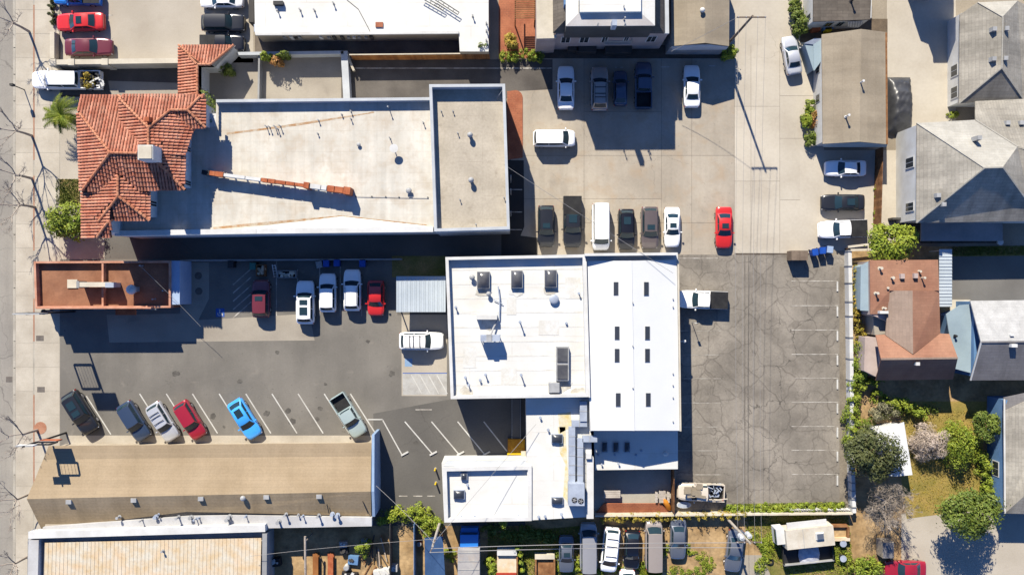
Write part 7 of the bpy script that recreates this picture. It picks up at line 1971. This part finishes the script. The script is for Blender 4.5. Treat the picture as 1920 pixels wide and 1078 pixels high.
pbox(jt2, 1003, 1040, 1040, 1048, 0, 1.0, m_cream, "headboard"); pbox(jt2, 1004, 1048, 1039, 1085, .35, .6, m_wood, "floor")
for x in (1003, 1038): pbox(jt2, x, 1048, x + 3, 1085, .35, 1.0, m_wood, "side")
for x in (1003, 1040):
    c = P(x, 1066, .4); b = MB(); b.tube([(c.x - .08, c.y, .3), (c.x + .08, c.y, .3)], .3, 12); b.build("wheel", m_tyre, jt2)
# workshop yard clutter
for i, (x, mt, lb) in enumerate(((591, m_wood_o, "rusty steel beam lying in the workshop yard, nearer the workshop"), (619, m_orange, "orange steel beam lying in the workshop yard"))):
    p, q = P(x, 1038, .6), P(x + 1, 1120, .6); b = MB(); w_ = .62
    cx, cy, L_ = (p.x + q.x) / 2, (p.y + q.y) / 2, abs(p.y - q.y)
    b.box((cx, cy, .12), (w_, L_, .06)); b.box((cx, cy, .35), (.08, L_, .4)); b.box((cx, cy, .58), (w_, L_, .06)); b.build("steel_beam", mt, label=lb, cat="beam", group="steel beams in the workshop yard")
p, q = P(572, 1005, 3.2), P(573, 1110, 3.0); b = MB(); b.tube([p, q], .13, 8); 
for t in (.1, .9): u = p.lerp(q, t); b.tube([(u.x, u.y, 0), u], .06, 6)
b.build("yard_pole_rack", m_bark_pale, label="long timber pole on props across the workshop yard", cat="rack")
fw = empty("yard_fence", P(735, 1030), "grey dividing fence with post line in the workshop yard", "fence")
for x0 in (731, 776):
    for k in range(9):
        p = P(x0, 990 + k * 14, 1.8); b = MB(); b.box((p.x, p.y, .9), (.06, .8, 1.8)); b.build("panel", m_darkwall if x0 < 750 else m_bluewall, fw)
rg_ = random.Random(12)
CL = [("pale_crate", 644, 1020, .9, .7, m_pinkwall, "pinkish crate in the middle of the workshop clutter"), ("black_crate", 645, 1033, .9, .6, m_black, "black crate below the pinkish crate"), ("metal_drum", 650, 1063, .6, .6, m_white, "white drum on the workshop yard floor"),
      ("blue_cover", 662, 1050, 1.2, 1.0, m_bluewall, "blue covered heap among the workshop clutter"), ("dark_machine", 518, 1053, 1.0, .9, m_black, "dark machine against the workshop wall"), ("small_stove", 739, 1064, .8, .8, m_vent, "grey machine at the bottom of the yard fence"),
      ("white_shelf", 716, 1072, 1.9, .7, m_white, "white shelf at the bottom edge of the yard"), ("scrap_bin", 683, 1014, .7, .4, m_vent, "shallow pale bin above the yard bush"), ("red_can", 786, 1020, .5, .5, M("red_plastic", A(200, 40, 40), fine=.1), "red fuel can beside the blue shelter"), ("dark_cart", 655, 1078, 1.8, .6, m_black, "dark cart at the bottom edge of the workshop yard")]
for nm, x, y, sx, sy, mt, lb in CL:
    c = P(x, y, .5); r = empty(nm, (c.x, c.y, .01), lb, nm.split("_")[-1]); h = rg_.uniform(.5, .9)
    if "drum" in nm or "can" in nm: b = MB(); b.cyl((c.x, c.y, .01), sx / 2, h, 14); b.build("body", mt, r); b = MB(); b.cyl((c.x, c.y, h + .01), sx / 2 + .02, .05, 14, r2=sx / 2 - .06); b.build("lid", m_vent, r)
    else:
        b = MB(); b.box((c.x, c.y, h / 2 + .01), (sx, sy, h), rg_.uniform(-.2, .2), 0, .94); b.build("body", mt, r)
        b = MB()
        for k in range(4): b.box((c.x + rg_.uniform(-.35, .35) * sx, c.y + rg_.uniform(-.3, .3) * sy, h + .06), (sx * rg_.uniform(.15, .4), sy * rg_.uniform(.15, .4), rg_.uniform(.08, .25)), rg_.uniform(0, 3))
        b.build("odds", rg_.choice((m_vent, m_darkwall, m_white)), r)
lb_ = empty("timber_heap", P(700, 1050), "loose timber and scrap heap in the sunny yard strip", "timber")
for k in range(16):
    x, y = 696 + rg_.uniform(0, 22), 1000 + rg_.uniform(0, 70); p = P(x, y, .2); a = rg_.uniform(1.0, 2.2); L_ = rg_.uniform(.8, 3)
    bar(lb_, (p.x, p.y, .08 + .02 * k), (p.x + math.cos(a) * L_, p.y - math.sin(a) * L_, .1 + .02 * k), .12, .06, rg_.choice((m_wood, m_darkwall, m_bark_pale)), "board")
# camper-side barrels
for i, (x, y, mt, lb) in enumerate(((1580, 1018, m_black, "black barrel below the rusty planter"), (1580, 1046, m_black, "dark tub in the weeds right of the trailer"))):
    c = P(x, y, .6); r = empty("barrel", (c.x, c.y, .01), lb, "barrel"); b = MB(); b.cyl((c.x, c.y, .01), .36, .75, 14); b.build("body", mt, r); b = MB(); b.cyl((c.x, c.y, .76), .38, .04, 14); b.build("rim", m_galv, r)
c = P(1445, 1053, .2)
b = MB()
for k in range(20):
    t = k / 20 * 6.283
    for q in range(8): u = q / 8 * 6.283; b.v.append((c.x + (.3 + .1 * math.cos(u)) * math.cos(t), c.y + (.3 + .1 * math.cos(u)) * math.sin(t), .12 + .1 * math.sin(u)))
for k in range(20):
    for q in range(8): b.f.append((k * 8 + q, ((k + 1) % 20) * 8 + q, ((k + 1) % 20) * 8 + (q + 1) % 8, k * 8 + (q + 1) % 8)); b.m.append(0)
b.build("discarded_rubber_ring", m_tyre, smooth=True, label="old black tyre lying on the concrete yard", cat="tyre")
